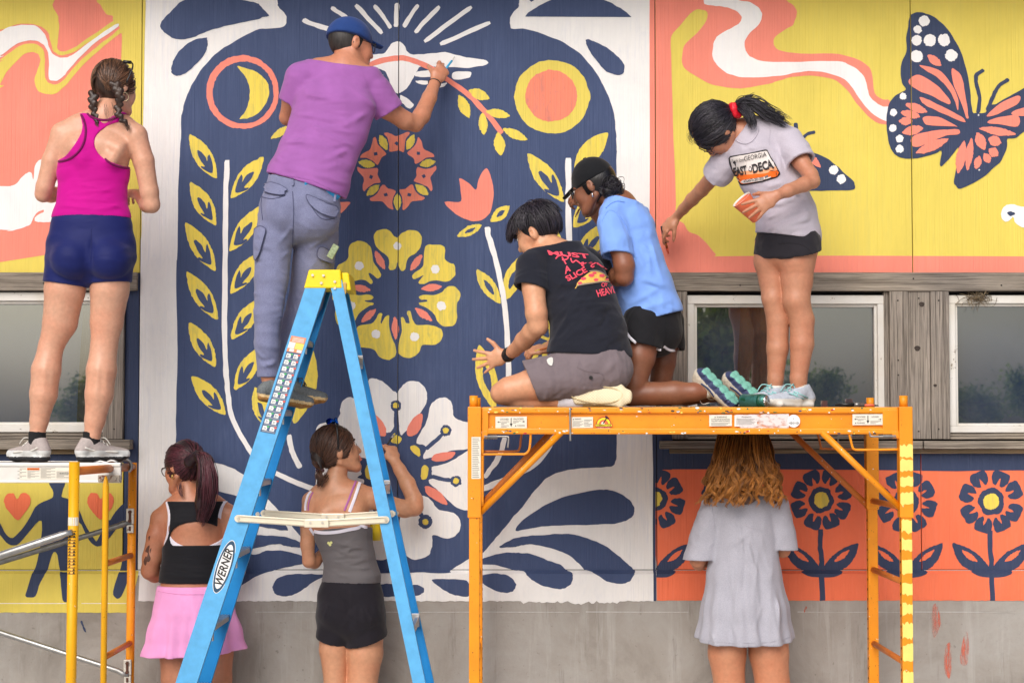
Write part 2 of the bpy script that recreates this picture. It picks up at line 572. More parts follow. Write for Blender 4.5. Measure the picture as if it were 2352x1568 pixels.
def rcr(seed,n,us,vs,ang,ln,Y,h,w):
    """scattered creases in a picture window: angle and length are (mean, spread)"""
    rs=np.random.RandomState(seed);out=[]
    for _ in range(n):
        u,v=us[0]+(us[1]-us[0])*rs.rand(),vs[0]+(vs[1]-vs[0])*rs.rand();a=math.radians(ang[0]+rs.normal()*ang[1]);L=ln[0]+ln[1]*rs.rand();du,dv=math.cos(a)*L/2,math.sin(a)*L/2
        out.append((P(u-du,v-dv,Y),P(u+du,v+dv,Y),h*(.6+.6*rs.rand())*(1 if rs.rand()<.62 else-.8),w*(.8+.5*rs.rand())))
    return creases(out)
def addf(*fns):return lambda X:sum(f(X)for f in fns)
# ------------------------------------------------------------------ the place: ground, wall, windows
NAVY=paint_mat('navy_paint',lin(64,79,115),lin(88,102,138),0.45,0.2)
NAVY_DARK=paint_mat('dark_navy_paint',lin(55,67,96),lin(76,88,116),0.3,0.15)
WHITE_P=paint_mat('white_paint',lin(242,241,238),lin(196,204,224),0.42,0.18,grain=0.8)
WHITE_S=paint_mat('white_second_coat',lin(242,241,239),lin(214,220,232),0.3,0.14,grain=0.7)
YELLOW=paint_mat('yellow_paint',lin(228,208,96),lin(204,194,106),0.4,0.14)
YELLOW_THIN=paint_mat('thin_yellow_paint',lin(240,216,90),lin(176,172,104),0.85,0.6)
CORAL=paint_mat('coral_paint',lin(254,142,122),lin(232,136,126),0.45,0.22)
CORAL_DEEP=paint_mat('deep_coral_paint',lin(250,122,84),lin(240,130,104),0.4,0.2)
CORAL_THIN=paint_mat('thin_coral_paint',lin(250,140,112),lin(176,120,122),0.7,0.6)
WOOD_X=wood_mat('weathered_board',lin(114,106,97),lin(150,142,132),'X')
WOOD_Z=wood_mat('weathered_upright',lin(112,105,98),lin(152,144,136),'Z')
WOOD_BROWN=wood_mat('brown_board',lin(116,102,84),lin(146,130,108),'X')

def ground_material():
    m,n,l,b=new_mat('pale_concrete_ground')
    v=coords(n,l,(1,1,1))
    c=ramp(n,l,noise(n,l,v,0.6,6,0.65),[(0.3,lin(202,200,196)),(0.7,lin(220,218,213))])
    c=mixc(n,l,ramp(n,l,noise(n,l,v,40,3),[(0.6,BLACK),(0.8,(0.4,0.4,0.4,1))]),c,lin(168,162,150))
    l.new(c,b.inputs['Base Color']);setv(b,rough=0.9,spec=0.2)
    bump(n,l,b,noise(n,l,v,120,3),0.3,0.004)
    return m
bm=bmesh.new()
quad(bm,(-400,-400,0),(400,-400,0),(400,60,0),(-400,60,0))
tag(finish('ground',bm,ground_material()),kind='structure')

WALL=thing('mural_wall','plywood and concrete building wall covered with a bright folk-art mural','wall',(0,WALL_Y,0))
def XV(u,Y=WALL_Y):return P(u,784,Y)[0]
def ZV(v,Y=WALL_Y):return P(1176,v,Y)[2]
SEAMS=[320,914,1507,2098]
GAP=0.0022
BASE_OUT=0.022  # the concrete foot stands proud of the siding
Z_FL_TOP,Z_FL_BOT=ZV(1308.5),ZV(1316.5)

def siding(u0,u1,v0,v1,mat,top=None):
    x0,x1=XV(u0),XV(u1)
    z1=ZV(v0)if top is None else top
    return box_obj('siding_panel',(x0+GAP,WALL_Y,ZV(v1)),(x1-GAP,WALL_Y+0.016,z1),mat,WALL,0.0012)
TOP=3.93
siding(-420,320,0,626,YELLOW,TOP)
siding(320,914,0,1307,WHITE_P,TOP)
siding(914,1507,0,1307,WHITE_P,TOP)
siding(1507,2098,0,626,YELLOW,TOP)
siding(2098,2800,0,626,YELLOW,TOP)
siding(287,320,627,1307,NAVY_DARK)
siding(1507,1541,627,1307,NAVY_DARK)
siding(-420,286.6,1043,1307,YELLOW)
siding(1541.4,2112,1040,1307,CORAL_DEEP)
siding(2112,2800,1040,1307,CORAL_DEEP)
dark_back=plain_mat('dark_sheathing',lin(30,28,27),0.9)
box_obj('wall_sheathing',(-5.2,WALL_Y+0.017,ZV(672)),(5.2,WALL_Y+0.05,TOP),dark_back,WALL,0)
box_obj('wall_sheathing',(-5.2,WALL_Y+0.017,ZV(1309)),(5.2,WALL_Y+0.05,ZV(1000)),dark_back,WALL,0)
for a,b in((287,1541),(2040,2179)):
    box_obj('wall_sheathing',(XV(a),WALL_Y+0.018,ZV(1001)),(XV(b),WALL_Y+0.05,ZV(671)),dark_back,WALL,0)

# --- concrete foot of the wall, with the painted strip and the metal flashing above it
def concrete_material():
    m,n,l,b=new_mat('stained_concrete')
    v=coords(n,l,(1,1,1))
    big=noise(n,l,v,2.3,6,0.68,0.5)
    c=ramp(n,l,big,[(0.28,lin(140,134,126)),(0.5,lin(162,157,150)),(0.68,lin(172,169,164))])
    drip=noise(n,l,coords(n,l,(16,16,1.3)),1.0,5,0.7,0.4)
    c=mixc(n,l,ramp(n,l,drip,[(0.54,BLACK),(0.72,(0.55,0.55,0.55,1))]),c,lin(188,186,182))
    c=mixc(n,l,ramp(n,l,noise(n,l,coords(n,l,(24,24,2.2)),1.0,5,0.7),[(0.60,BLACK),(0.76,(0.5,0.5,0.5,1))]),c,lin(104,96,88))
    sp=noise(n,l,v,46,4,0.6)
    c=mixc(n,l,ramp(n,l,sp,[(0.66,BLACK),(0.74,(0.45,0.45,0.45,1))]),c,lin(96,90,84))
    l.new(c,b.inputs['Base Color'])
    bump(n,l,b,mathn(n,l,'ADD',noise(n,l,v,30,6,0.7),noise(n,l,v,3,4)),0.6,0.006)
    setv(b,rough=0.9,spec=0.2)
    return m
CONC=concrete_material()
bm=bmesh.new()
x0,x1,yb=-5.2,5.2,WALL_Y-BASE_OUT
prof=[(WALL_Y+0.05,0.0),(yb,0.0),(yb,Z_FL_BOT-0.002),(WALL_Y+0.05,Z_FL_BOT-0.002)]
va=[bm.verts.new((x0,y,z))for y,z in prof];vb=[bm.verts.new((x1,y,z))for y,z in prof]
for i in range(4):bm.faces.new((va[i],va[(i+1)%4],vb[(i+1)%4],vb[i]))
bm.faces.new(va[::-1]);bm.faces.new(vb)
bmesh.ops.recalc_face_normals(bm,faces=bm.faces)
finish('concrete_foot',bm,CONC,WALL)
bm=bmesh.new()
quad(bm,(x0,WALL_Y-0.0005,Z_FL_TOP),(x1,WALL_Y-0.0005,Z_FL_TOP),(x1,yb-0.001,Z_FL_BOT),(x0,yb-0.001,Z_FL_BOT))
quad(bm,(x0,yb-0.001,Z_FL_BOT),(x1,yb-0.001,Z_FL_BOT),(x1,yb-0.001,Z_FL_BOT-0.006),(x0,yb-0.001,Z_FL_BOT-0.006))
finish('flashing',bm,WHITE_S,WALL)

# --- eave and roof: unseen, put in to cast shade on the wall
box_obj('soffit',(-7,WALL_Y-0.45,TOP),(7,WALL_Y+0.05,TOP+0.04),plain_mat('soffit_paint',lin(150,146,140),0.8),WALL,0)
bm=bmesh.new()
ra=[(-7,WALL_Y-0.5,TOP+0.05),(7,WALL_Y-0.5,TOP+0.05),(7,WALL_Y+5,TOP+1.0),(-7,WALL_Y+5,TOP+1.0)]
quad(bm,*ra);quad(bm,*[(x,y,z+0.12)for x,y,z in ra][::-1])
for i in range(4):
    a,b=ra[i],ra[(i+1)%4]
    quad(bm,b,a,(a[0],a[1],a[2]+0.12),(b[0],b[1],b[2]+0.12))
bmesh.ops.recalc_face_normals(bm,faces=bm.faces)
finish('roof',bm,plain_mat('roofing',lin(92,90,88),0.8),WALL)
for sx in(-7,6.8):
    box_obj('side_wall',(sx,WALL_Y+0.06,0),(sx+0.2,WALL_Y+5,TOP),dark_back,WALL,0)
box_obj('back_wall',(-7,WALL_Y+4.8,0),(7,WALL_Y+5,TOP+0.9),dark_back,WALL,0)

# --- boards round the windows
def board(u0,u1,v0,v1,out,thick,mat,bev=0.003,name='board'):
    return box_obj(name,(XV(u0),WALL_Y-out,ZV(v1)),(XV(u1),WALL_Y-out+thick,ZV(v0)),mat,WALL,bev)
board(-420,316,626.6,668,0.028,0.040,WOOD_X,name='lintel_board')
board(1508,2700,626.6,669,0.028,0.040,WOOD_X,name='lintel_board')
board(240,286.5,668.6,1008,0.022,0.034,WOOD_Z,name='upright_board')
board(1542,1578,669.6,1008,0.022,0.034,WOOD_Z,name='upright_board')
board(2042,2084.6,669.6,1008,0.024,0.036,WOOD_Z,name='upright_board')
board(2085.6,2134.6,669.6,1008,0.018,0.030,WOOD_Z,name='upright_board')
board(2135.6,2178,669.6,1008,0.024,0.036,WOOD_Z,name='upright_board')
board(2030,2041.4,669.6,1008,0.006,0.04,WOOD_Z,name='window_jamb')
board(-420,308,1009,1031,0.075,0.10,WOOD_X,name='sill_board')
board(1513,2109,1012,1030,0.075,0.10,WOOD_X,name='sill_board')
board(2112,2700,1012,1030,0.075,0.10,WOOD_X,name='sill_board')
board(-420,282,1032,1042,0.030,0.045,WOOD_BROWN,name='sill_trim')
board(1536,2700,1031,1041,0.030,0.045,WOOD_BROWN,name='sill_trim')
for a,b in((-420,240),(1578,2041),(2179,2700)):
    board(a,b,994,1001.0,-0.004,0.03,WOOD_X,name='sill_slat')
    board(a,b,1001.6,1008.4,0.012,0.04,WOOD_X,name='sill_slat')

# --- windows: peeling white frames, dusty panes, a sky-tinted blind and a hanging curtain behind
def frame_material():
    m,n,l,b=new_mat('peeling_white_frame')
    v=coords(n,l,(1,1,1))
    k=noise(n,l,coords(n,l,(14,14,14)),1.0,6,0.75)
    c=mixc(n,l,ramp(n,l,k,[(0.62,BLACK),(0.66,WHITE)]),lin(222,220,214),lin(120,108,92))
    c=mixc(n,l,ramp(n,l,noise(n,l,v,5,4),[(0.4,BLACK),(0.7,(0.35,0.35,0.35,1))]),c,lin(190,178,150))
    l.new(c,b.inputs['Base Color']);setv(b,rough=0.7,spec=0.25)
    bump(n,l,b,k,0.5,0.004)
    return m
FRAME=frame_material()
def pane_material():
    m=bpy.data.materials.new('dusty_glass');m.use_nodes=True
    n,l=m.node_tree.nodes,m.node_tree.links
    n.remove(n['Principled BSDF'])
    v=coords(n,l,(1,1,1))
    tr=n.new('ShaderNodeBsdfTransparent');tr.inputs['Color'].default_value=(0.80,0.83,0.85,1)
    gl=n.new('ShaderNodeBsdfGlossy');gl.inputs['Roughness'].default_value=0.015;gl.inputs['Color'].default_value=(0.80,0.91,1,1)  # blue tint stands in for a bluer mirrored sky
    df=n.new('ShaderNodeBsdfDiffuse');df.inputs['Color'].default_value=lin(150,150,150)
    m1=n.new('ShaderNodeMixShader');m1 .inputs[0].default_value=0.42
    l.new(tr.outputs[0],m1 .inputs[1]);l.new(gl.outputs[0],m1 .inputs[2])
    bmp=n.new('ShaderNodeBump');bmp.inputs['Strength'].default_value=0.05;bmp.inputs['Distance'].default_value=0.02
    l.new(noise(n,l,v,1.6,1),bmp.inputs['Height']);l.new(bmp.outputs[0],gl.inputs['Normal'])
    dust=mathn(n,l,'ADD',ramp(n,l,noise(n,l,v,140,2),[(0.70,BLACK),(0.80,(0.5,0.5,0.5,1))]),
                 ramp(n,l,noise(n,l,v,3,5,0.7),[(0.35,(0.02,0.02,0.02,1)),(0.8,(0.14,0.14,0.14,1))]))
    m2=n.new('ShaderNodeMixShader');l.new(dust,m2 .inputs[0])
    l.new(m1 .outputs[0],m2 .inputs[1]);l.new(df.outputs[0],m2 .inputs[2])
    l.new(m2 .outputs[0],n['Material Output'].inputs['Surface'])
    return m
GLASS=pane_material()
BLIND=plain_mat('sky_tinted_blind',lin(66,90,130),0.9,var=0.06,scale=3)  # the blue of sky reflected in the panes is put into this colour
def window(u0,u1,v0,v1,fw,top_fw,curtain):
    x0,x1,z0,z1=XV(u0),XV(u1),ZV(v1),ZV(v0)
    w,tw=fw*px(WALL_Y),top_fw*px(WALL_Y)
    f=bmesh.new();y0,y1=WALL_Y-0.002,WALL_Y+0.06
    add_box(f,(x0,y0,z1-tw),(x1,y1,z1),0,0.003)
    add_box(f,(x0,y0,z0),(x1,y1,z0+w),0,0.003)
    add_box(f,(x0,y0+0.001,z0+w),(x0+w,y1,z1-tw),0,0.003)
    add_box(f,(x1-w,y0+0.001,z0+w),(x1,y1,z1-tw),0,0.003)
    i=w*0.42  # inner sash bead
    for a,b in(((x0+w,y0+.016,z0+w),(x0+w+i,y1-.006,z1-tw)),((x1-w-i,y0+.016,z0+w),(x1-w,y1-.006,z1-tw)),
                 ((x0+w+i,y0+.016,z0+w),(x1-w-i,y1-.006,z0+w+i)),((x0+w+i,y0+.016,z1-tw-i),(x1-w-i,y1-.006,z1-tw))):
        add_box(f,a,b,0,0.002)
    fr=finish('window_frame',f,FRAME,WALL)
    b=bmesh.new();yp=WALL_Y+0.042
    quad(b,(x0+w+i*.5,yp,z0+w+i*.5),(x1-w-i*.5,yp,z0+w+i*.5),(x1-w-i*.5,yp,z1-tw-i*.5),(x0+w+i*.5,yp,z1-tw-i*.5))
    finish('pane',b,GLASS,fr)
    box_obj('window_blind',(x0,WALL_Y+0.16,z0),(x1,WALL_Y+0.17,z1),BLIND,WALL,0)
    if curtain:
        c=bmesh.new();a0,a1=XV(curtain[0]),XV(curtain[1]);k=24;prev=None
        for j in range(15):
            z=z0+(z1-z0)*j/14.0
            row=[]
            for q in range(k+1):
                t=q/k;wv=1.0+0.10*math.sin(3.1*j/14.0+0.5)
                row.append(c.verts.new((a0+(a1-a0)*t*wv-0.015*math.cos(2.6*j/14.0),WALL_Y+0.115+0.018*math.sin(t*19),z)))
            if prev:
                for q in range(k):c.faces.new((prev[q],prev[q+1],row[q+1],row[q])).smooth=True
            prev=row
        finish('curtain',c,plain_mat('dark_curtain',lin(44,34,32),0.95,var=0.2),WALL)
window(-420,239,671,992,16,20,(172,239))
window(1579,2032,678,993,16,20,(1703,1772))
window(2180,2700,678,993,15,19,None)

# ------------------------------------------------------------------ the mural: coats of paint, each motif a part of the wall
RV=[0.0,496.125,980.3]
def zc(c,r,pts):return[(588.0*c+0.375*x,RV[r]+0.375*y)for x,y in pts]
_rs=np.random.RandomState(11)
LAYER=0.0008
def y_at(z,layer):
    t=min(1.0,max(0.0,(Z_FL_TOP-z)/(Z_FL_TOP-Z_FL_BOT)))
    return WALL_Y-layer*LAYER-0.0012*(t>0)-t*BASE_OUT
_nsh=0
def motif(name,shapes,label=None,jitter=0.55,umin=None):
    """shapes: (material, outline in picture units, layer, smooth) -> one mesh lying on the wall, cut at the panel joints"""
    global _nsh
    bm=bmesh.new();mats=[]
    for sh in shapes:
        mat,pts,layer=sh[:3];_nsh+=1;layer=layer+(_nsh%13)*0.07;smooth=sh[3]if len(sh)>3 else 6
        if mat not in mats:mats.append(mat)
        pts=[np.array(p,float)for p in pts]
        out=catmull(pts,smooth)if smooth>1 else pts
        out=np.array(out)
        if jitter:
            k=len(out);nz=_rs.normal(size=(k,2))*jitter
            nz=(nz+np.roll(nz,1,0))*0.6
            out=out+nz
        co=[Vector(P(u,v,WALL_Y))for u,v in out]
        tris=tessellate_polygon([[Vector((c.x,c.z,0))for c in co]])
        bv=[bm.verts.new((c.x,WALL_Y-layer*LAYER,c.z))for c in co]
        mi=mats.index(mat)
        for t in tris:
            try:
                f=bm.faces.new([bv[i]for i in t]);f.material_index=mi
            except ValueError:pass
    def bis(co,no):
        bmesh.ops.bisect_plane(bm,geom=bm.verts[:]+bm.edges[:]+bm.faces[:],plane_co=co,plane_no=no)
    if umin is not None:
        bis((XV(umin),0,0),(1,0,0))
        bmesh.ops.delete(bm,geom=[f for f in bm.faces if f.calc_center_median().x<XV(umin)],context='FACES')
    lo=min(v.co.x for v in bm.verts);hi=max(v.co.x for v in bm.verts)
    zlo=min(v.co.z for v in bm.verts);zhi=max(v.co.z for v in bm.verts)
    for s in SEAMS:
        xs=XV(s if s!=2098 or zhi>2.2 else 2112)
        if lo<xs<hi:
            bis((xs-GAP,0,0),(1,0,0));bis((xs+GAP,0,0),(1,0,0))
            bad=[f for f in bm.faces if abs(f.calc_center_median().x-xs)<GAP and f.calc_center_median().z>Z_FL_TOP]
            if bad:bmesh.ops.delete(bm,geom=bad,context='FACES')
    if zlo<Z_FL_TOP:
        if zhi>Z_FL_TOP:bis((0,0,Z_FL_TOP),(0,0,1))
        if zhi>Z_FL_BOT:bis((0,0,Z_FL_BOT),(0,0,1))
        for v in bm.verts:
            lay=(WALL_Y-v.co.y)/LAYER
            v.co.y=y_at(v.co.z,lay)
    bm.normal_update()
    flip=[f for f in bm.faces if f.normal.y>0]
    if flip:bmesh.ops.reverse_faces(bm,faces=flip)
    o=finish(name,bm,mats,WALL)
    if label:o['label']=label
    return o
def almond(p,q,w,n=7,skew=0.0):
    p,q=np.array(p,float),np.array(q,float);d=q-p;L=np.linalg.norm(d);s=np.array((-d[1],d[0]))/L
    ts=np.linspace(0,1,n);prof=np.sin(np.pi*ts)**0.8
    a=[p+d*t+s*w/2*k*(1+skew)for t,k in zip(ts,prof)]
    b=[p+d*t-s*w/2*k*(1-skew)for t,k in zip(ts[1:-1],prof[1:-1])][::-1]
    return a+b
def blob(c,rx,ry=None,n=14,wob=0.05):
    ry=ry or rx
    return[(c[0]+rx*math.cos(t)*(1+_rs.normal()*wob),c[1]+ry*math.sin(t)*(1+_rs.normal()*wob))for t in[2*math.pi*k/n for k in range(n)]]
def stroke(pts,w,k=6,taper=0.6):
    c=np.array(catmull([np.array(p,float)for p in pts],k,False));t=np.gradient(c,axis=0);t/=np.linalg.norm(t,axis=1,keepdims=True)
    s=np.stack([-t[:,1],t[:,0]],1);ww=np.full(len(c),w/2.0);ww[0]*=taper;ww[-1]*=taper
    return list(c+s*ww[:,None])+list((c-s*ww[:,None])[::-1])
def mir(pts,cx=913.0,dx=0.0):return[(2*cx-u+dx,v)for u,v in pts]
def ZP(c,r,x,y):return(588.0*c+0.375*x,RV[r]+0.375*y)

# -- left panel: coral sky with ribbons
motif('painted_backdrop',[(CORAL,zc(0,0,[(-900,-120),(590,-120),(590,0),(612,28),(630,60),(655,92),(692,100),(694,128),(745,198),(741,360),(739,900),(738,1555),(300,1557),(-900,1553)]),1,3)],'coral backdrop with a scalloped top edge')
motif('painted_ribbon',[
    (YELLOW,zc(0,0,[(-900,-130),(280,-130),(320,30),(350,90),(362,150),(358,230),(350,290),(365,312),(400,316),(470,285),(560,220),(690,133),(712,150),(600,225),(500,290),(430,330),(380,340),(345,330),(322,300),(305,240),(290,195),(240,160),(150,145),(70,160),(-50,195),(-900,330)]),2,4),
    (WHITE_S,zc(0,0,[(-900,440),(-50,210),(0,195),(70,165),(150,155),(220,160),(260,190),(285,235),(300,290),(325,330),(360,352),(410,352),(450,335),(540,265),(640,195),(715,150),(722,168),(640,225),(540,305),(460,385),(420,430),(390,470),(350,495),(310,493),(298,470),(300,400),(296,340),(280,290),(250,262),(200,250),(140,258),(80,285),(0,345),(-50,375),(-900,700)]),3,4),
    (YELLOW,zc(0,0,[(-900,740),(-50,400),(0,370),(90,300),(150,272),(210,270),(245,285),(270,320),(277,380),(275,440),(282,490),(310,514),(350,517),(390,490),(440,430),(520,350),(620,265),(690,215),(745,168),(760,190),(690,240),(620,300),(540,370),(470,440),(400,530),(350,570),(300,580),(250,568),(220,535),(214,490),(225,440),(243,390),(240,345),(220,325),(185,322),(140,340),(80,400),(30,460),(0,520),(-50,570),(-900,980)]),2,4)],
    'yellow and white flowing ribbon on the coral backdrop')
motif('painted_cloud',[(WHITE_S,zc(0,0,[(-800,1160),(-50,1142),(80,1135),(120,1100),(165,1060),(190,1058),(205,1095),(215,1020),(245,980),(330,960),(440,1000),(470,1150),(420,1280),(340,1350),(270,1362),(220,1356),(214,1332),(240,1312),(268,1300),(264,1286),(230,1302),(205,1332),(190,1370),(150,1392),(90,1410),(40,1415),(0,1405),(-800,1380)]),2,5)])
motif('painted_border',[(YELLOW,[(318,-60),(333.5,-60),(334,60),(331,200),(328,300),(327,400),(325,520),(321.5,560),(318,560)],1,3)])
# -- the navy arch
navy_main=(zc(1,0,[(128,-160),(130,0),(140,42),(165,72),(187,112),(175,163),(90,176),(0,186)])+
    zc(0,0,[(1420,265),(1320,335),(1240,420),(1180,510),(1140,600),(1115,690),(1110,800),(1100,950),(1090,1230),(1085,1568)])+
    zc(0,1,[(1080,300),(1085,700),(1085,960),(1078,1200),(1078,1400)])+zc(0,2,[(1078,150),(1086,205),(1110,226),(1200,216),(1310,218),(1400,240),(1490,290),(1568,345)])+
    zc(1,2,[(40,405),(95,460),(150,522),(250,640),(354,772),(417,815),(440,850),(560,885),(760,892),(985,888),(1180,890),(1190,878),(1240,845),(1300,810),(1385,772),(1450,700),(1500,640)])+
    zc(2,2,[(0,560),(60,490),(110,420),(160,365),(220,310),(300,275),(400,255),(540,245),(620,235),(638,180),(641,40)])+
    zc(2,1,[(640,1200),(640,400)])+zc(2,0,[(640,1050),(640,900),(635,790),(620,680),(590,590),(540,490),(480,400),(410,325),(320,265),(200,215),(90,180),(0,178)])+
    zc(1,0,[(1560,172),(1556,120),(1580,72),(1606,44),(1612,0),(1612,-160)]))
motif('painted_arch',[(NAVY,navy_main,1,5)],'navy arch that frames the flowers')
# corner leaves of the arch
motif('painted_leaf',[(NAVY,zc(0,0,[(982,165),(1000,120),(1060,60),(1130,0),(1250,-30),(1450,-2),(1568,20),(1600,45),(1645,92),(1640,102),(1608,108),(1568,122),(1430,150),(1320,180),(1240,205),(1180,230),(1120,243),(1060,235),(1010,200)]),2)])
motif('painted_leaf',[(NAVY,zc(0,0,[(1262,232),(1271,246),(1268,300),(1245,345),(1190,405),(1130,452),(1090,465),(1056,452),(1048,425),(1060,380),(1095,320),(1150,268),(1210,240)]),2)])
motif('painted_leaf',[(NAVY,zc(2,0,[(82,98),(120,65),(190,25),(300,-20),(450,-30),(560,0),(640,38),(710,85),(748,130),(755,175),(740,205),(715,225),(670,222),(600,215),(480,190),(380,160),(290,128),(190,108),(100,106)]),2)])
motif('painted_leaf',[(NAVY,zc(2,0,[(452,250),(468,243),(520,262),(590,300),(650,350),(684,395),(687,435),(672,457),(630,458),(580,440),(540,400),(500,350),(465,295)]),2)])
motif('painted_leaf',[(NAVY,zc(2,0,[(100,-20),(140,-12),(125,12),(108,6)]),2)])
# lower corner leaves, right then left
R1=zc(2,2,[(22,632),(60,575),(150,510),(260,450),(400,405),(520,385),(600,386),(680,415),(735,465),(750,510),(735,550),(690,575),(610,592),(480,598),(330,600),(200,608),(90,625)])
R2=zc(2,2,[(-78,735),(0,685),(90,668),(200,660),(290,653),(400,662),(490,690),(570,725),(640,780),(700,830),(745,870),(750,890),(730,930),(690,952),(640,955),(580,940),(530,910),(480,880),(440,868),(390,815),(320,770),(230,740),(110,715),(50,725),(0,733)])
R3=zc(2,2,[(-183,808),(-100,778),(0,768),(60,772),(130,778),(220,815),(290,840),(330,870),(365,890),(372,920),(355,960),(310,985),(240,980),(170,960),(120,930),(90,900),(70,882),(0,872),(-90,845),(-183,836)])
R4=zc(1,2,[(1078,933),(1130,926),(1240,928),(1298,942),(1313,985),(1305,1030),(1240,1030),(1180,1010),(1120,972)])
R5=zc(1,2,[(1390,905),(1450,893),(1530,900),(1580,935),(1590,975),(1568,1003),(1500,1008),(1420,975),(1380,940)])
for q in(R1,R2,R3,R4,R5):motif('painted_leaf',[(NAVY,q,2)])
motif('painted_leaf',[(NAVY,mir(R1,dx=20),2)]);motif('painted_leaf',[(NAVY,mir(R2,dx=24),2)])
motif('painted_leaf',[(NAVY,zc(1,2,[(-150,800),(-60,775),(0,780),(60,758),(150,755),(250,775),(320,812),(290,835),(180,860),(80,884),(-20,925),(-120,985),(-200,960)]),2)])
motif('painted_leaf',[(NAVY,zc(1,2,[(108,968),(130,930),(180,905),(260,895),(380,900),(430,903),(350,945),(300,985),(230,1022),(180,1032),(130,1022),(110,995)]),2)])
motif('painted_leaf',[(NAVY,zc(1,2,[(700,975),(775,958),(830,956),(920,960),(1000,965),(1030,985),(1025,1010),(990,1028),(900,1030),(800,1033),(720,1020)]),2)])
# ragged white edge along the concrete
rag=[(322,1316.8),(1502,1316.8)]+[(u,1377.5+1.8*_rs.rand()+(7*_rs.rand()if 1200<u<1420 else 0))for u in range(1502,316,-6)]
motif('painted_border',[(WHITE_P,rag,1,1)],'white band with a ragged brushed lower edge')

# -- rays and bird
bars=[((285,125),(452,182),28),((462,50),(562,112),26),((610,32),(772,207),27),((722,33),(826,176),24),((866,20),(858,168),30),((994,32),(905,168),26),((1124,42),(973,202),26),((1322,42),(1032,258),27),((1434,140),(1128,274),27)]
for a,b,w in bars:
    motif('painted_ray',[(WHITE_S,stroke(zc(1,0,[a,((a[0]+b[0])/2+_rs.normal()*3,(a[1]+b[1])/2),b]),w*.375,5),3,1)])
motif('painted_bird',[(WHITE_S,zc(1,0,[(330,380),(345,374),(460,362),(600,346),(690,340),(770,330),(798,316),(818,285),(842,262),(870,255),(900,270),(922,308),(940,332),(980,336),(1050,332),(1160,323),(1230,338),(1310,355),(1412,374),(1415,394),(1370,406),(1300,418),(1200,412),(1120,410),(1010,410),(985,440),(960,480),(935,530),(900,560),(880,572),(855,570),(828,525),(812,475),(785,435),(740,420),(690,420),(600,425),(480,410),(350,406)]),2,4),
    (WHITE_S,zc(1,0,[(630,470),(660,448),(700,436),(752,440),(730,462),(690,472),(650,478)]),2),(WHITE_S,zc(1,0,[(680,500),(720,484),(776,458),(770,482),(735,515),(700,518)]),2),
    (WHITE_S,zc(1,0,[(972,455),(1000,436),(1075,438),(1066,474),(985,468)]),2),(WHITE_S,zc(1,0,[(1212,445),(1310,440),(1302,478),(1210,487)]),2),
    (WHITE_S,zc(1,0,[(980,496),(1050,497),(1044,520),(1000,514)]),2),(WHITE_S,zc(1,0,[(1115,522),(1170,506),(1152,530),(1120,533)]),2),
    (WHITE_S,zc(1,0,[(882,586),(900,588),(965,638),(942,666),(905,640),(886,612)]),2),(WHITE_S,zc(1,0,[(830,602),(855,588),(860,612),(842,626)]),2)],'white bird with spread wings')
motif('painted_branch',[(CORAL,stroke(zc(1,0,[(540,520),(610,460),(660,425),(740,382),(870,357),(960,372),(1080,424),(1180,493),(1290,572),(1400,682),(1460,755),(1508,820)]),12),3,1)]+
    [(YELLOW_THIN,almond(ZP(1,0,*a),ZP(1,0,*b),w*.375),3)for a,b,w in(((1303,553),(1430,606),64),((1243,582),(1306,724),66),((1408,683),(1557,712),54),((1386,692),(1396,828),56),((1482,812),(1500,955),68),((1510,790),(1662,858),56))],'coral branch with yellow leaflets')
motif('painted_leaflet',[(YELLOW,almond(ZP(1,0,92,850),ZP(1,0,212,772),17),3)])
# -- moon and sun
motif('painted_moon',[(CORAL,blob((557,212),83.5,84.5,26,0.006),2),(NAVY,blob((559,213),70,71,26,0.006),3),
    (YELLOW_THIN,zc(0,0,[(1455,410),(1500,418),(1568,440),(1618,480),(1646,530),(1643,600),(1613,660),(1568,704),(1520,725),(1468,730),(1500,690),(1525,620),(1528,540),(1505,475)]),4)],'yellow crescent moon in a coral ring')
motif('painted_sun',[(YELLOW,blob(ZP(2,0,245,595),86,84.5,22,0.012),2),(CORAL_THIN,blob(ZP(2,0,240,588),59.5,59.5,22,0.008),3)],'coral sun disc in a yellow ring')
# -- leaf columns with hearts cut into the leaves
heartcut=np.array([(1210,928),(1225,925),(1255,955),(1271,990),(1275,956),(1285,950),(1300,1000),(1303,1057),(1260,1045),(1230,1025),(1236,1017),(1256,1021),(1225,975)],float)
_p,_q=np.array((1165,828.)),np.array((1325,1092.));_d=_q-_p;_L=np.linalg.norm(_d);_d/=_L;_s=np.array((-_d[1],_d[0]))
heart_loc=[((h-_p)@_d/_L,(h-_p)@_s/_L)for h in heartcut]
def cutleaf(p,q,w,flip=1,mat=None,hole=True,skew=0.0):
    mat=mat or YELLOW_THIN
    p,q=np.array(p,float),np.array(q,float);d=q-p;L=np.linalg.norm(d);d=d/L;s=np.array((-d[1],d[0]))
    sh=[(mat,almond(p,q,w,8,skew),2)]
    if hole:sh.append((NAVY,[p+d*L*a+s*L*b*flip for a,b in heart_loc],3,3))
    motif('painted_leaf',sh)
for p,q in((ZP(0,0,1162,824),ZP(0,0,1326,1094)),(ZP(0,0,1166,1118),ZP(0,0,1322,1379)),(ZP(0,1,1138,43),ZP(0,1,1320,336)),(ZP(0,1,1145,343),ZP(0,1,1333,633)),(ZP(0,1,1160,653),ZP(0,1,1320,922)),(ZP(0,1,1176,981),ZP(0,1,1382,1214))):
    cutleaf(p,q,42)
for p,q in(((605,361),(531,455)),((601,474),(528,577)),((597,580),(530,674)),((598,686),(532,779)),((600,796),(539,895))):cutleaf(p,q,41,-1)
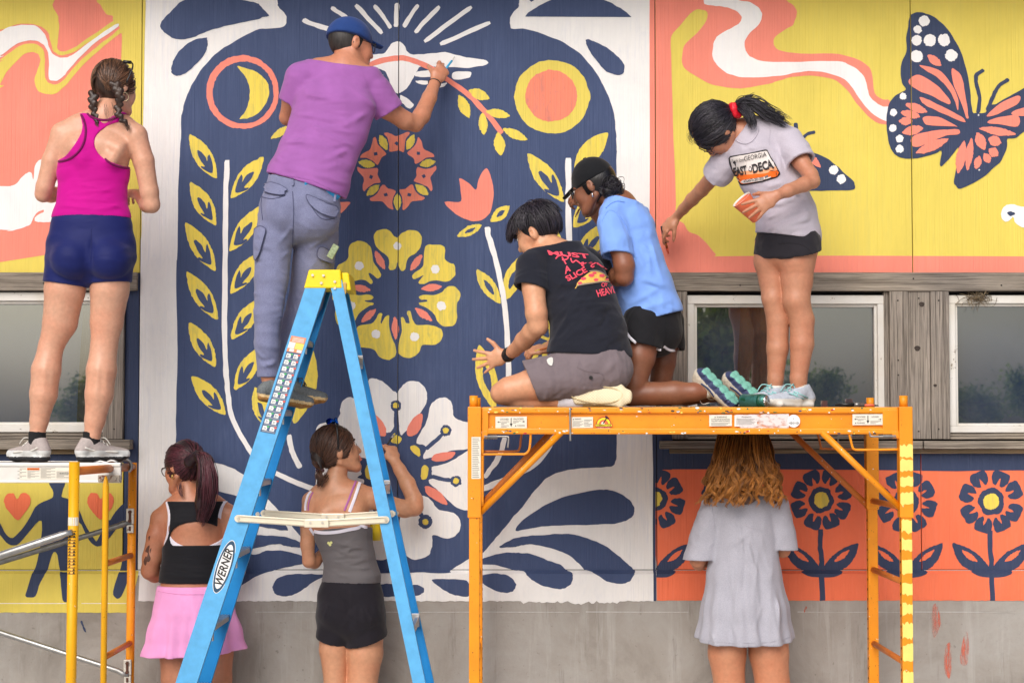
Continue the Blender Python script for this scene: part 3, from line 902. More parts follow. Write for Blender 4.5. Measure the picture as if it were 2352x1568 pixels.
cutleaf((585,890),(618,985),40,1);cutleaf((716,800),(676,972),62,-1,hole=False)
cutleaf(ZP(2,0,96,942),ZP(2,0,318,1236),46);cutleaf(ZP(2,0,586,815),ZP(2,0,383,1032),46,-1,hole=False)
cutleaf(ZP(2,0,96,1258),ZP(2,0,318,1560),46);cutleaf(ZP(2,0,545,1180),ZP(2,0,378,1394),46,-1);cutleaf(ZP(2,0,600,1360),ZP(2,0,392,1600),46,-1)
cutleaf(ZP(2,1,96,240),ZP(2,1,300,540),46);cutleaf(ZP(2,1,560,420),ZP(2,1,400,640),46,-1);cutleaf(ZP(2,1,100,560),ZP(2,1,250,770),46);cutleaf(ZP(2,1,520,700),ZP(2,1,400,900),46,-1)
# stems
motif('painted_stem',[(WHITE_S,stroke([(522,368),(519.5,420),(518,500),(517.5,620),(516,750),(519,850),(524,905),(533,957),(560,1010),(597,1064),(644,1091),(690,1111),(724,1124)],11.5,taper=.8),3,1)])
motif('painted_stem',[(WHITE_S,stroke([(664,998),(668,1024),(676,1048),(690,1074)],12),3,1)])
motif('painted_stem',[(WHITE_S,stroke([(1305,363),(1306,420),(1305.5,500),(1308,600),(1308,700),(1310,800),(1302,905),(1268,1010),(1229,1064),(1182,1091),(1136,1111),(1102,1124)],13.5,taper=.8),3,1)])
motif('painted_stem',[(WHITE_S,stroke([(1160,1002),(1150,1040),(1132,1070),(1112,1096)],12),3,1)])
motif('painted_stem',[(WHITE_S,stroke([(1119,521),(1123,545),(1137,590),(1150,650),(1160,710),(1166,790),(1168,860),(1166,930)],12.5),3,1)])
motif('painted_stem',[(WHITE_S,stroke(mir([(1119,521),(1123,545),(1137,590),(1150,650),(1160,710),(1166,790),(1168,860),(1166,930)]),12.5),3,1)])
# -- coral tulips and their leaflets
tulip=zc(1,0,[(1154,1240),(1175,1236),(1255,1232),(1251,1150),(1247,1093),(1300,1120),(1347,1162),(1370,1080),(1412,1033),(1440,1090),(1455,1180),(1445,1270),(1410,1330),(1350,1357),(1290,1345),(1220,1310),(1175,1270)])
motif('painted_tulip',[(CORAL,tulip,2,4)]);motif('painted_tulip',[(CORAL,mir(tulip),2,4)])
def holeleaf(p,q,w,hw=0.36):
    p,q=np.array(p),np.array(q)
    motif('painted_leaflet',[(YELLOW_THIN,almond(p,q,w),2),(NAVY,almond(p+(q-p)*.30,p+(q-p)*.74,w*hw),3)])
for a,b,w in((ZP(1,0,1438,1358),ZP(1,0,1553,1262),27),(ZP(1,0,1232,1448),ZP(1,0,1384,1378),22)):
    holeleaf(a,b,w);holeleaf(mir([a])[0],mir([b])[0],w)
for a,b,w in(((1095,619),(1149,697),33),((1196,590),(1160,690),40),((1100,792),(1136,940),46),((1254,785),(1222,870),34)):
    holeleaf(a,b,w)
# -- wreath of coral shapes
cx,cy=ZP(1,0,865,1045)
topsh=np.array([(785,822),(800,814),(830,822),(862,836),(895,822),(925,809),(941,815),(925,840),(914,870),(905,930),(868,922),(818,930),(818,890),(806,850)],float)
dia=np.array([(848,880),(862,866),(877,878),(864,894)],float)
def rot(pts,a):
    ca,sa=math.cos(a),math.sin(a)
    return[(cx+.375*((x-865)*ca-(y-1045)*sa),cy+.375*((x-865)*sa+(y-1045)*ca))for x,y in pts]
wre=[]
for k in range(7):
    a=k*2*math.pi/7
    wre+=[(CORAL_THIN if k%3==0 else CORAL,rot(topsh,a),2,3),(NAVY,rot(dia,a),3,1)]
    wre.append((YELLOW_THIN,almond(*rot([(925,918),(968,826)],a),18),2))
motif('painted_wreath',wre,'ring of coral shapes with yellow leaves between')
# -- yellow flower
pet=[[(722,140),(735,100),(775,80),(820,90),(850,125),(870,132),(895,105),(940,87),(990,95),(1015,130),(1010,180),(980,225),(930,260),(915,325),(890,335),(875,300),(865,285),(855,320),(830,332),(812,320),(815,275),(800,240),(745,200)],
    [(1030,220),(1045,180),(1090,175),(1140,180),(1160,210),(1155,260),(1190,290),(1215,295),(1222,350),(1200,385),(1160,402),(1090,395),(1030,415),(1000,412),(1000,395),(1025,365),(1000,375),(965,385),(958,360),(1000,330),(1025,300)],
    [(1000,495),(1030,482),(1090,485),(1140,465),(1170,435),(1210,430),(1245,460),(1252,500),(1230,545),(1232,620),(1215,665),(1160,678),(1115,650),(1090,600),(1040,560),(1005,545),(1000,530),(1045,525),(1045,515),(1010,512)],
    [(925,590),(945,583),(960,630),(980,665),(1040,665),(1100,675),(1140,700),(1140,745),(1100,785),(1020,790),(1000,835),(950,865),(900,862),(870,830),(875,770),(895,700),(888,640),(890,620),(905,625),(920,655),(940,655),(935,620)],
    [(750,600),(775,600),(765,640),(770,660),(790,620),(815,612),(815,680),(830,740),(855,800),(850,860),(800,880),(750,855),(720,815),(655,805),(600,790),(615,690),(650,668),(720,650)],
    [(500,310),(545,280),(565,250),(570,190),(600,160),(640,153),(690,175),(712,220),(720,280),(765,350),(760,375),(740,380),(700,350),(690,360),(715,400),(705,415),(660,390),(600,400),(560,420),(500,380)]]
pet.append([(1718-x,y)for x,y in pet[2]])
fl=[(YELLOW_THIN,zc(1,1,p),2,4)for p in pet]
fl+=[(WHITE_S,blob(ZP(1,1,x,y),r*.375),3)for x,y,r in((866,185,24),(633,305,27),(1098,325,26),(1135,550,28),(972,738,27),(735,722,27),(583,550,27))]
fl+=[(CORAL,almond(ZP(1,1,*a),ZP(1,1,*b),16.5),2)for a,b in(((730,212),(788,328)),((946,334),(1016,236)),((1011,445),(1138,432)),((974,563),(1079,643)),((850,616),(857,758)),((646,650),(734,570)),((584,432),(701,455)))]
motif('painted_flower',fl,'yellow flower ring with white dots')
# -- white flower
wt1=zc(1,1,[(690,1002),(730,997),(780,1015),(830,1060),(862,1082),(880,1060),(910,1025),(950,1008),(1000,1018),(1035,1050),(1047,1100),(1040,1150),(1010,1200),(960,1265),(905,1330),(885,1335),(878,1300),(870,1200),(856,1196),(846,1210),(840,1300),(810,1325),(780,1312),(740,1250),(690,1180),(672,1090)])
wt2=zc(1,1,[(985,1368),(1010,1320),(1040,1270),(1060,1200),(1075,1150),(1110,1120),(1150,1108),(1190,1130),(1205,1170),(1210,1220),(1240,1245),(1290,1260),(1350,1290),(1350,1400),(1290,1425),(1200,1435),(1140,1460),(1060,1480),(1030,1485),(1024,1465),(1045,1420),(1020,1398),(988,1392)])
wt3=zc(1,2,[(1078,265),(1078,245),(1100,238),(1180,215),(1240,180),(1300,145),(1350,140),(1350,500),(1290,507),(1230,495),(1170,440),(1110,385),(1065,345),(1063,320),(1100,308),(1078,290)])
wt4=zc(1,2,[(1010,425),(1045,428),(1080,455),(1110,500),(1160,512),(1220,530),(1250,570),(1250,620),(1220,665),(1160,682),(1085,660),(1080,720),(1060,780),(1010,805),(960,808),(900,760),(880,640),(890,540),(960,545),(1000,520),(1015,470)])
wh=[(WHITE_P,q,2,5)for q in(wt1,wt2,wt3,wt4)]+[(WHITE_P,mir(q,911),2,5)for q in(wt2,wt3,wt4)]
wh+=[(WHITE_P,zc(1,2,[(705,600),(800,560),(850,640),(850,780),(800,806),(740,812),(715,790),(700,720)]),2)]
key=[((1163,1312),(1040,1425),1),((857,1160),(857,1240),1),((1225,330),(1075,300),2),((1037,580),(975,470),2)]
for a,b,r in key:
    A_,B_=ZP(1,r,*a),ZP(1,r,*b)
    wh+=[(NAVY,blob(A_,12.5 if a[1]!=580 else 16),3),(NAVY,stroke([A_,((A_[0]+B_[0])/2,(A_[1]+B_[1])/2+2),B_],9),3,1),(YELLOW_THIN,blob(A_,7),4)]
cor=[zc(1,1,[(925,1322),(935,1280),(970,1230),(1017,1210),(1018,1260),(1000,1310),(965,1345),(932,1345)]),zc(1,2,[(1074,195),(1100,165),(1160,152),(1220,154),(1205,185),(1150,207),(1090,209)]),zc(1,2,[(1034,375),(1045,360),(1090,375),(1140,410),(1173,469),(1140,470),(1090,442),(1050,412)]),zc(1,2,[(826,520),(850,545),(862,600),(852,640),(838,600)])]
wh+=[(CORAL,q,3,4)for q in cor]+[(CORAL,mir(q,911),3,4)for q in cor[:3]]
bean=[zc(1,2,[(945,125),(970,113),(1000,130),(1008,165),(1000,180),(975,165)]),zc(1,2,[(1009,300),(1018,245),(1040,232),(1056,265),(1046,310),(1020,320)]),blob(ZP(1,2,858,76),12.5,10)]
wh+=[(YELLOW_THIN,q,3,4)for q in bean]+[(YELLOW_THIN,mir(q,911),3,4)for q in bean[:2]]
motif('painted_flower',wh,'large white flower with coral and yellow marks')

# -- right panels: coral river, white ribbon, butterflies
motif('painted_river',[(CORAL,zc(2,0,[(843,-200),(1640,-200),(1648,-50),(1678,0),(1718,30),(1743,70),(1740,110),(1718,155),(1668,185),(1618,220),(1600,255),(1613,290),(1658,315),(1768,330),(1958,330),(2068,350),(2148,380),(2198,430),(2208,480),(2223,570),(2268,610),(2318,625),(2318,767),(2293,765),(2248,755),(2178,710),(2108,630),(2048,550),(1988,500),(1918,475),(1828,465),(1718,475),(1628,495),(1568,518),(1400,540),(1280,530),(1200,510),(1130,470),(1075,435),(1045,400),(1042,340),(1055,280),(1110,225),(1180,150),(1200,100),(1190,70),(1150,58),(1110,70),(1050,130),(990,200),(972,250),(978,400),(985,700),(995,950),(1003,1250),(1000,1330),(1050,1370),(1085,1420),(1140,1440),(1190,1490),(1250,1560),(1300,1569),(2000,1566),(3300,1572),(4600,1570),(4600,1668),(4400,1669),(1200,1669),(900,1669),(845,1668),(843,1640),(843,1400),(845,800),(843,-100)]),1,3),
    (WHITE_S,zc(2,0,[(1173,-120),(1173,0),(1184,30),(1250,38),(1320,50),(1380,75),(1405,105),(1395,140),(1350,170),(1290,200),(1245,240),(1228,300),(1230,360),(1255,400),(1300,440),(1370,468),(1450,478),(1568,472),(1668,460),(1768,442),(1868,438),(1968,460),(2038,490),(2088,545),(2138,620),(2198,690),(2268,735),(2318,740),(2318,660),(2280,655),(2238,635),(2198,600),(2178,540),(2158,480),(2118,430),(2058,395),(1998,378),(1768,377),(1628,383),(1540,375),(1470,355),(1430,310),(1425,260),(1445,215),(1500,165),(1528,120),(1530,80),(1500,40),(1440,10),(1380,-5),(1380,-120)]),2,4)],'coral river with a white ribbon winding through it')
NB=NAVY_DARK
bf=[(NB,zc(3,0,[(875,92),(920,78),(970,85),(1030,115),(1090,170),(1140,240),(1185,330),(1215,430),(1235,530),(1245,640),(1255,690),(1285,692),(1330,690),(1350,650),(1400,635),(1450,605),(1568,540),(1700,460),(1750,600),(1700,760),(1568,805),(1520,845),(1465,855),(1462,905),(1430,980),(1370,1040),(1290,1105),(1180,1153),(1150,1140),(1137,1110),(1150,1040),(1158,1000),(1168,905),(1120,960),(1065,1018),(1052,1000),(1060,925),(1000,950),(890,972),(810,965),(765,935),(740,880),(728,800),(725,720),(740,640),(780,585),(845,550),(820,510),(813,440),(820,380),(845,320),(848,230),(860,150)]),3,4)]
bf+=[(NB,stroke(zc(3,0,q),8.5),3,1)for q in([(1285,695),(1295,600),(1277,520),(1275,465),(1322,430)],[(1340,680),(1378,590),(1412,530),(1474,486)])]
bf+=[(WHITE_S,blob(ZP(3,0,x,y),r*.375),4)for x,y,r in((955,130,33),(915,182,25),(910,250,32),(990,248,37),(1076,246,37),(910,347,38),(1120,341,37),(826,592,21),(766,691,22),(764,786,23),(806,851,24),(806,913,25),(1288,706,5),(1293,1043,5))]
bf+=[(CORAL,zc(3,0,q),4,4)for q in([(928,400),(1000,415),(1060,440),(1110,500),(1150,570),(1168,640),(1160,677),(1140,610),(1100,540),(1040,480),(960,430)],[(1122,428),(1160,440),(1190,480),(1205,560),(1220,650),(1227,722),(1210,715),(1180,620),(1140,530)],[(863,490),(910,460),(970,480),(1050,540),(1110,610),(1112,640),(1060,620),(980,580),(900,545),(868,520)],[(930,595),(990,615),(1080,660),(1180,715),(1205,740),(1195,750),(1100,710),(1000,665),(945,630)],[(950,720),(1000,713),(1060,725),(1158,775),(1100,775),(980,768),(955,750)],[(873,855),(910,825),(1000,805),(1100,795),(1168,796),(1165,825),(1090,832),(1020,860),(940,895),(890,900)],[(1338,712),(1400,650),(1480,605),(1540,590),(1535,630),(1470,670),(1390,705)],[(1342,755),(1370,730),(1450,715),(1530,710),(1530,775),(1430,765)],[(1490,690),(1568,660),(1640,630),(1640,700),(1530,712)])]
bf+=[(CORAL,almond(ZP(3,0,*a),ZP(3,0,*b),w*.375*1.1),4)for a,b,w in(((976,340),(1060,404),46),((840,638),(974,688),46),((810,688),(932,716),46),((799,742),(884,745),44),((820,815),(950,784),52),((904,938),(1106,852),54),((1162,1064),(1200,864),56),((1219,1046),(1245,846),42),((1278,812),(1325,920),56),((1348,850),(1428,880),60),((1350,915),(1410,952),52),((1322,940),(1358,998),44),((1272,1036),(1295,956),42),((1290,786),(1518,824),44))]
motif('painted_butterfly',bf,'large orange and navy butterfly')
motif('painted_butterfly',[(NB,zc(3,0,[(120,900),(255,930),(340,960),(400,1000),(460,1050),(520,1110),(532,1140),(520,1162),(420,1165),(290,1168),(120,1150)]),2,4),(WHITE_S,blob(ZP(3,0,402,1042),10.5),3),(WHITE_S,blob(ZP(3,0,447,1098),10.5),3),(CORAL,almond(ZP(3,0,225,930),ZP(3,0,322,1026),17),3),
    (NB,stroke(zc(3,0,[(168,752),(172,800),(176,870)]),8.5),2,1),(NB,stroke(zc(3,0,[(196,868),(235,825),(288,808)]),7),2,1)],'small butterfly wing half hidden by a painter')
motif('painted_cloud',[(WHITE_S,zc(3,0,[(1428,1300),(1450,1262),(1500,1252),(1568,1265),(1720,1250),(1720,1420),(1568,1395),(1520,1370),(1500,1330),(1480,1350),(1450,1357),(1430,1335)]),2),(NB,zc(3,0,[(1464,1302),(1490,1296),(1512,1308),(1500,1320),(1480,1322)]),3)])

# -- lower right: coral strip with navy daisies
motif('painted_strip',[(NB,[(1498,996),(1545,996),(1545,1040),(2700,1040),(2700,1079),(2250,1080.5),(2200,1082),(2000,1079),(1700,1077),(1506,1077),(1506,1378),(1500,1378),(1499,1200),(1500,1077)],1,1)],jitter=0.3)
motif('painted_strip',[(CORAL_DEEP,[(1507,1309),(2700,1309)]+[(u,1376.5+1.2*_rs.rand())for u in range(2700,1500,-8)],1,1)],'coral strip on the concrete below the daisies',jitter=0)
motif('painted_strip',[(CORAL_DEEP,[(1502,1078),(1545,1078),(1545,1309),(1508,1309),(1504,1240)],1,1)],jitter=0.2)
hp=[(-0.2,1.0),(-.9,.92),(-1.12,.3),(-1.0,-.35),(-.62,-.85),(-.25,-.92),(-.12,-.25),(.0,.08),(.14,-.25),(.28,-.92),(.65,-.82),(1.0,-.3),(1.1,.35),(.85,.92)]
def daisy(cu,cv,ph,k=1.0,leaves=True,stem=True,seed=0,umin=None):
    rs=np.random.RandomState(seed);sh=[]
    for i in range(8):
        a=ph+i*math.pi/4+rs.normal()*.04;d=53.5*k*(1+rs.normal()*.02);s=17.8*k
        rad=np.array((math.cos(a),math.sin(a)));tan=np.array((-rad[1],rad[0]));c=np.array((cu,cv))+rad*d
        sh.append((NB,[c+tan*x*s*(1+rs.normal()*.03)+rad*y*s*.95 for x,y in hp],2,4))
    sh+=[(NB,blob((cu,cv),29*k,30*k),2),(YELLOW_THIN,blob((cu,cv),17.5*k,18.5*k),3)]
    if stem:sh.append((NB,stroke([(cu-2,cv+67),(cu-2.5,cv+110),(cu+1,cv+142),(cu-2,cv+165),(cu+1,1377)],11.5,taper=1),2,1))
    if leaves:
        for s in(-1,1):
            a,b=np.array((cu+s*4,1308.)),np.array((cu+s*84*k,1247.));sh.append((NB,almond(a-(b-a)*.05,b,40*k,8,.35*s),2))
            sh.append((CORAL_DEEP,almond(a+(b-a)*.32,a+(b-a)*.75,12*k,7,.2*s),3))
        sh.append((NB,[(cu-44,1309),(cu+44,1309),(cu+26,1323),(cu-24,1323)],2,4))
    motif('painted_daisy',sh,umin=umin)
daisy(*ZP(3,2,327,445),0.39,1.0,seed=1);daisy(*ZP(3,2,846,455),0.30,1.0,seed=2);daisy(*ZP(3,2,1366,455),0.36,1.05,seed=3)
daisy(*ZP(2,2,874,440),0.30,0.98,stem=False,seed=4,umin=1505);daisy(*ZP(2,2,1345,445),0.40,1.0,seed=5)
# -- lower left: paper-doll figures and hearts
def figure(dx):
    L=zc(0,2,[(352,150),(330,180),(315,230),(300,300),(305,350),(325,400),(320,430),(270,455),(215,490),(185,550),(130,630),(80,676),(40,655),(0,590),(-60,500),(-60,580),(0,660),(40,705),(80,722),(120,710),(170,650),(240,572),(256,600),(250,700),(235,790),(210,880),(170,1000),(165,1030),(190,1040),(225,1030),(245,970),(290,880),(320,780),(345,768)])
    R=zc(0,2,[(360,830),(375,930),(390,1050),(412,1066),(450,1050),(462,960),(455,800),(452,600),(460,570),(500,600),(545,690),(590,728),(612,722),(640,690),(700,600),(660,570),(600,690),(575,680),(520,590),(480,505),(415,440),(378,425),(380,395),(400,345),(405,290),(392,220),(375,175)])
    motif('painted_figure',[(NAVY_DARK,[(u+dx,v)for u,v in L+R],2,3)])
figure(0)
motif('painted_figure',[(NAVY_DARK,zc(0,2,[(800,320),(790,440),(740,480),(690,545),(640,640),(600,690),(612,728),(660,690),(755,590),(760,760),(740,860),(700,1000),(712,1040),(740,1045),(775,980),(830,800),(835,560),(835,330)]),2,3)],'half hidden figure at the panel edge')
ht=np.array([(0,-.55),(-.28,-.95),(-.75,-.98),(-1,-.55),(-.95,-.1),(-.6,.45),(0,1.02),(.6,.45),(.95,-.1),(1,-.55),(.75,-.98),(.28,-.95)])
for c in(ZP(0,2,107,485),ZP(0,2,617,483)):motif('painted_heart',[(CORAL_DEEP,[(c[0]+x*30,c[1]+y*30)for x,y in ht],3)])
motif('painted_strip',[(YELLOW,[(-420,1309.5),(319,1309.5),(320,1317)]+[(u,1404+1.5*_rs.rand())for u in range(300,-420,-9)],1,1)],'yellow strip below the paper-doll figures',jitter=0)
motif('painted_line',[(WHITE_S,[(-420,1382.5),(155,1383),(155,1384.4),(-420,1384)],2,1),(WHITE_S,[(190,1383),(293,1383),(293,1384.4),(190,1384.2)],2,1)],jitter=0)
motif('painted_strip',[(NB,[(-420,1042),(319,1042),(319,1062),(296,1062),(-420,1061)],1,1)],jitter=0.2)
# chalk line and paint marks on the concrete
CHALK=plain_mat('chalk',lin(205,205,203),0.95,var=0.2,scale=60)
ch=[]
for a,b in((588,800),(815,1080),(1100,1330),(1345,1580),(1830,1990),(2010,2076),(2098,2330)):
    ch.append((CHALK,[(a,1402.6+_rs.normal()*.4),((a+b)/2,1403+_rs.normal()*.5),(b,1403.2+_rs.normal()*.4),(b,1404.1),((a+b)/2,1404.2),(a,1403.7)],1,1))
motif('chalk_line',ch,jitter=0.1)
def smear_material():
    m,n,l,b=new_mat('thin_coral_smear')
    k=noise(n,l,coords(n,l,(60,60,9)),1.0,5,0.75)
    al=ramp(n,l,k,[(0.40,BLACK),(0.62,(0.75,0.75,0.75,1))])
    b.inputs['Base Color'].default_value=lin(226,112,86);l.new(al,b.inputs['Alpha']);setv(b,rough=0.8)
    return m
SMEAR=smear_material()
for pts in(zc(3,2,[(1005,1090),(1030,1085),(1050,1180),(1030,1260),(1005,1280),(995,1180)]),zc(3,2,[(1195,1262),(1215,1258),(1222,1340),(1212,1440),(1180,1452),(1170,1400)]),zc(3,2,[(1085,1330),(1110,1320),(1125,1420),(1105,1530),(1080,1500),(1070,1400)]),zc(3,2,[(216,1125),(224,1096),(234,1100),(222,1128)])):
    motif('paint_smear',[(SMEAR,pts,1)])
motif('paint_smear',[(NB,stroke(zc(0,2,[(505,1182),(516,1215),(532,1250)]),3.5,taper=.3),1,1)])

# screws in the lintels and uprights, knots in the upright boards
SCREW=plain_mat('screw_head',lin(60,56,52),0.5,0.6)
bm=bmesh.new()
for u,v,out in[(2098,640,.029),(1700,655,.029),(1560,690,.0225),(1560,980,.0225),(2062,690,.025),(2062,985,.025),(2110,685,.019),(2110,990,.019),(2156,690,.025),(2156,985,.025),(262,690,.0225),(262,985,.0225),(2300,655,.029),(100,650,.029),(2063,827,.025),(2063,861,.025)]:
    p=P(u,v,WALL_Y-out);add_tube(bm,[p,p+np.array((0,-.0015,0))],0.0042,8)
finish('screw_head',bm,SCREW,WALL)
KNOT=plain_mat('wood_knot',lin(58,48,42),0.8,var=0.3,scale=120)
for u,v,r in((2117,699,6.5),(2107,800,7),(2148,885,4)):
    p=P(u,v,WALL_Y-(0.0185 if u<2140 else.0245));bm=bmesh.new()
    s=px(WALL_Y);vs=[bm.verts.new((p[0]+s*r*(1+.12*math.sin(3*t))*math.cos(t),p[1]-.0005,p[2]+s*r*.9*math.sin(t)))for t in[k*math.pi/8 for k in range(16)]]
    bm.faces.new(vs);bmesh.ops.recalc_face_normals(bm,faces=bm.faces);finish('wood_knot',bm,KNOT,WALL)
# nest tucked under the right window's head
rs=np.random.RandomState(5);c0=P(2245,686,WALL_Y-0.012)
nest=thing('bird_nest','small tangled nest of twigs stuck under the head of the window','nest',c0)
lines=[]
for k in range(130):
    a=c0+rs.normal(size=3)*np.array((.030,.006,.010));d=rs.normal(size=3)*np.array((1,.25,.5));d/=np.linalg.norm(d)
    b=a+d*(.025+.035*rs.rand());m=(a+b)/2+rs.normal(size=3)*.006
    lines.append(catmull([a,m,b],3,False))
strands('twigs',np.array(lines),0.0011,hair_mat('dry_grass',lin(70,58,44),lin(150,132,104),0.9),nest)
# ------------------------------------------------------------------ orange rolling scaffold on the right
def scaffold_paint(name,col,wear):
    m,n,l,b=new_mat(name)
    v=coords(n,l,(1,1,1))
    c=mixc(n,l,1.0,col,ramp(n,l,noise(n,l,v,7,4),[(0.3,(0.90,0.88,0.85,1)),(0.7,(1.06,1.06,1.06,1))]),'MULTIPLY')
    sp=noise(n,l,v,95,3,0.6)
    c=mixc(n,l,ramp(n,l,sp,[(0.68,BLACK),(0.71,WHITE)]),c,wear)
    sp2=noise(n,l,coords(n,l,(70,70,70),rot=(1,2,3)),1.0,2,0.5)
    c=mixc(n,l,ramp(n,l,sp2,[(0.735,BLACK),(0.75,WHITE)]),c,lin(235,232,224))
    l.new(c,b.inputs['Base Color'])
    bump(n,l,b,noise(n,l,v,200,2),0.15,0.002)
    setv(b,rough=0.42,spec=0.45)
    return m
ORANGE=scaffold_paint('scaffold_orange',lin(250,152,22),lin(112,66,34))
DEEP_YEL=scaffold_paint('scaffold_yellow',lin(252,178,10),lin(120,78,40))
DULL_OR=scaffold_paint('dull_orange',lin(206,118,50),lin(96,60,40))  # browner orange with brown flecks, for rungs, rails and rear members
STEEL=plain_mat('galvanised_steel',lin(168,168,166),0.38,0.85,var=0.15,scale=40)
DARK_STEEL=plain_mat('dull_steel',lin(120,120,118),0.45,0.8,var=0.2,scale=40)
LABEL_W=plain_mat('label_white',lin(232,226,210),0.6,var=0.06,scale=60,wear=lin(190,170,130),wear_lo=0.70)
INK=plain_mat('ink',lin(38,36,34),0.7)
INK_GREY=plain_mat('faded_ink',lin(150,146,138),0.7)
PALE_YEL=plain_mat('pale_yellow_paint',lin(252,226,120),0.6,var=0.06)

YF,YB=7.62,8.33
SC=thing('scaffold','orange rolling scaffold platform with three people on its deck','scaffold',(P(1580,1000,YF)[0],7.97,0))
XL,XR=P(1090,1100,YF)[0],P(2079,1100,YF)[0]
Z_DECK=P(1580,934.5,YF)[2]
ZB0=P(1580,997,YF)[2]  # lower edge of the side beams
zsl=P(1580,1188,YF)[2]
def post(x,y,inner):
    b=bmesh.new()
    add_box(b,(x-.0225,y-.0225,0.11),(x+.0225,y+.0225,zsl+.03),0,.004)
    add_box(b,(x-.0285,y-.0285,zsl),(x+.0285,y+.0285,Z_DECK+.002),0,.004)
    add_tube(b,[(x-.004,y,Z_DECK),(x-.004,y,Z_DECK+.048)],.018,14)
    o=finish('post',b,ORANGE,SC)
    w=bmesh.new();c=np.array((x,y,.06));add_tube(w,[c+(-.015,0,0),c+(.015,0,0)],.06,20)
    finish('caster',w,plain_mat('rubber',lin(40,40,40),.7),o)
    h=bmesh.new()
    for k in range(26):
        zz=zsl-.05-k*.045
        if zz<.2:break
        p=np.array((x+inner*.0226,y,zz));add_tube(h,[p,p+np.array((inner*.001,0,0))],.0055,8)
    tag(finish('peg_hole',h,INK,o),kind='stuff')
    return o
for x,i in((XL,1),(XR,-1)):
    for y in(YF,YB):post(x,y,i)
def side_beam(y,s):
    b=bmesh.new();x0,x1=XL+.0285,XR-.0285
    r=.0135
    zt,zb=Z_DECK-r,ZB0+r
    for z in(zt,zb):add_bar(b,(x0,y,z),(x1,y,z),2*r,2*r,(0,0,1),0,.007)
    add_box(b,(x0,y-.002-.004*s,zb+r),(x1,y+.002-.004*s,zt-r),0,0)
    for xa,xb in((x0+.001,x0+.030),(x1-.066,x1-.001)):
        add_box(b,(xa,y-.0145,zb-r),(xb,y+.0145,zt+r*.2),0,.003)
    return finish('side_beam',b,ORANGE,SC)
BEAM=side_beam(YF,-1);side_beam(YB,1)
for x in(XL,XR):
    for z in(1.332,1.018,0.682,0.36):
        tube_obj('rung',[(x,YF+.02,z),(x,YB-.02,z)],.0135,DULL_OR,SC,10)
def brace(u0,v0,u1,v1,y,mat):
    tube_obj('brace',[P(u0,v0,y),P(u1,v1,y)],.0142,mat,SC,12)
brace(1103,1176,1291,990,YF,ORANGE);brace(2068,1166,1886,990,YF,ORANGE)
brace(1106,1158,1268,990,YB,DULL_OR);brace(1990,1158,1815,990,YB,DULL_OR)
def deck():
    b=bmesh.new()
    add_box(b,(XL+.03,YF+.016,Z_DECK-.022),(XR-.03,YB-.016,Z_DECK-.004),0,.002)
    return finish('deck',b,plain_mat('paint_spotted_plywood',lin(150,120,86),.8,var=.2,wear=lin(220,215,200),wear_lo=.62),SC)
deck()
def rod(pts,r,mat=ORANGE,name='guard_loop'):
    tube_obj(name,catmull([np.array(p)for p in pts],5,False),r,mat,SC,8)
rod([P(1948,990,YF),P(1953,1006,YF),P(1957,1022,YF),P(1962,1031,YF),P(1980,1032.5,YF),P(2068,1031.5,YF)],.0052)
rod([P(1876,990,YB),P(1882,1010,YB),P(1886,1026,YB),P(1893,1030,YB),P(1990,1031.5,YB)],.0052,DULL_OR)
rod([P(1100,1043,YF),P(1190,1042.5,YF),P(1206,1042,YF),P(1215,1033,YF),P(1218,1015,YF),P(1219,995,YF)],.0052)
rod([P(1100,1036,YB),P(1180,1036,YB),P(1193,1030,YB),P(1196,1010,YB),P(1198,995,YB)],.0052,DULL_OR)
def spring_pin(u0,u1,v,y,hook):
    b=bmesh.new()
    n=90;pts=[]
    for k in range(n):
        t=k/(n-1);c=P(u0+(u1-u0)*t,v,y);a=t*12*2*math.pi
        pts.append(c+np.array((0,math.cos(a),math.sin(a)))*.0085)
    add_tube(b,pts,.0018,5)
    add_tube(b,catmull([np.array(P(u,w,y))for u,w in hook],4,False),.0042,8)
    finish('spring_pin',b,STEEL,SC)
spring_pin(2028,2058,1002,YF-.01,[(2060,1001),(2005,1002),(1999,998),(1996,990)])
spring_pin(1954,1982,1000,YB,[(1984,1000),(1930,1001),(1925,1006),(1924,1022)])
spring_pin(1112,1142,1003,YF-.01,[(1110,1003),(1160,1002),(1168,1005),(1166,1028)])
for u in(2060,1108):
    p=P(u,1000,YF);box_obj('pin_bracket',(p[0]-.022,YF-.016,p[2]-.012),(p[0]+.022,YF+.016,p[2]+.02),ORANGE,SC,.003)
rod([P(1309,936,YF-.018),P(1309.5,970,YF-.018),P(1310,1012,YF-.018)],.0042,STEEL,'long_pin')
rod([P(1955,990,YF-.002),P(1955,1002,YF-.002)],.0035,STEEL,'long_pin')
# paint marks on the right front post
for a,b in((110,180),(200,270),(300,365),(400,470),(565,640),(680,755),(810,890),(950,1020),(1075,1145),(1195,1285),(1330,1430),(1490,1568)):
    za,zb_=P(2079,980.3+.375*a,YF)[2],P(2079,980.3+.375*b,YF)[2]
    hw=.0232 if(za+zb_)/2<zsl else.0290
    q=bmesh.new();rr=np.random.RandomState(a)
    top=[(XR-hw*.93+2*hw*.93*k/6,za+rr.normal()*.004)for k in range(7)];bot=[(XR-hw*.93+2*hw*.93*k/6,zb_+rr.normal()*.004)for k in range(7)]
    vt=[q.verts.new((x,YF-hw-.0004,z))for x,z in top];vb_=[q.verts.new((x,YF-hw-.0004,z))for x,z in bot]
    for k in range(6):q.faces.new((vb_[k],vb_[k+1],vt[k+1],vt[k]))
    finish('paint_mark',q,PALE_YEL,SC)
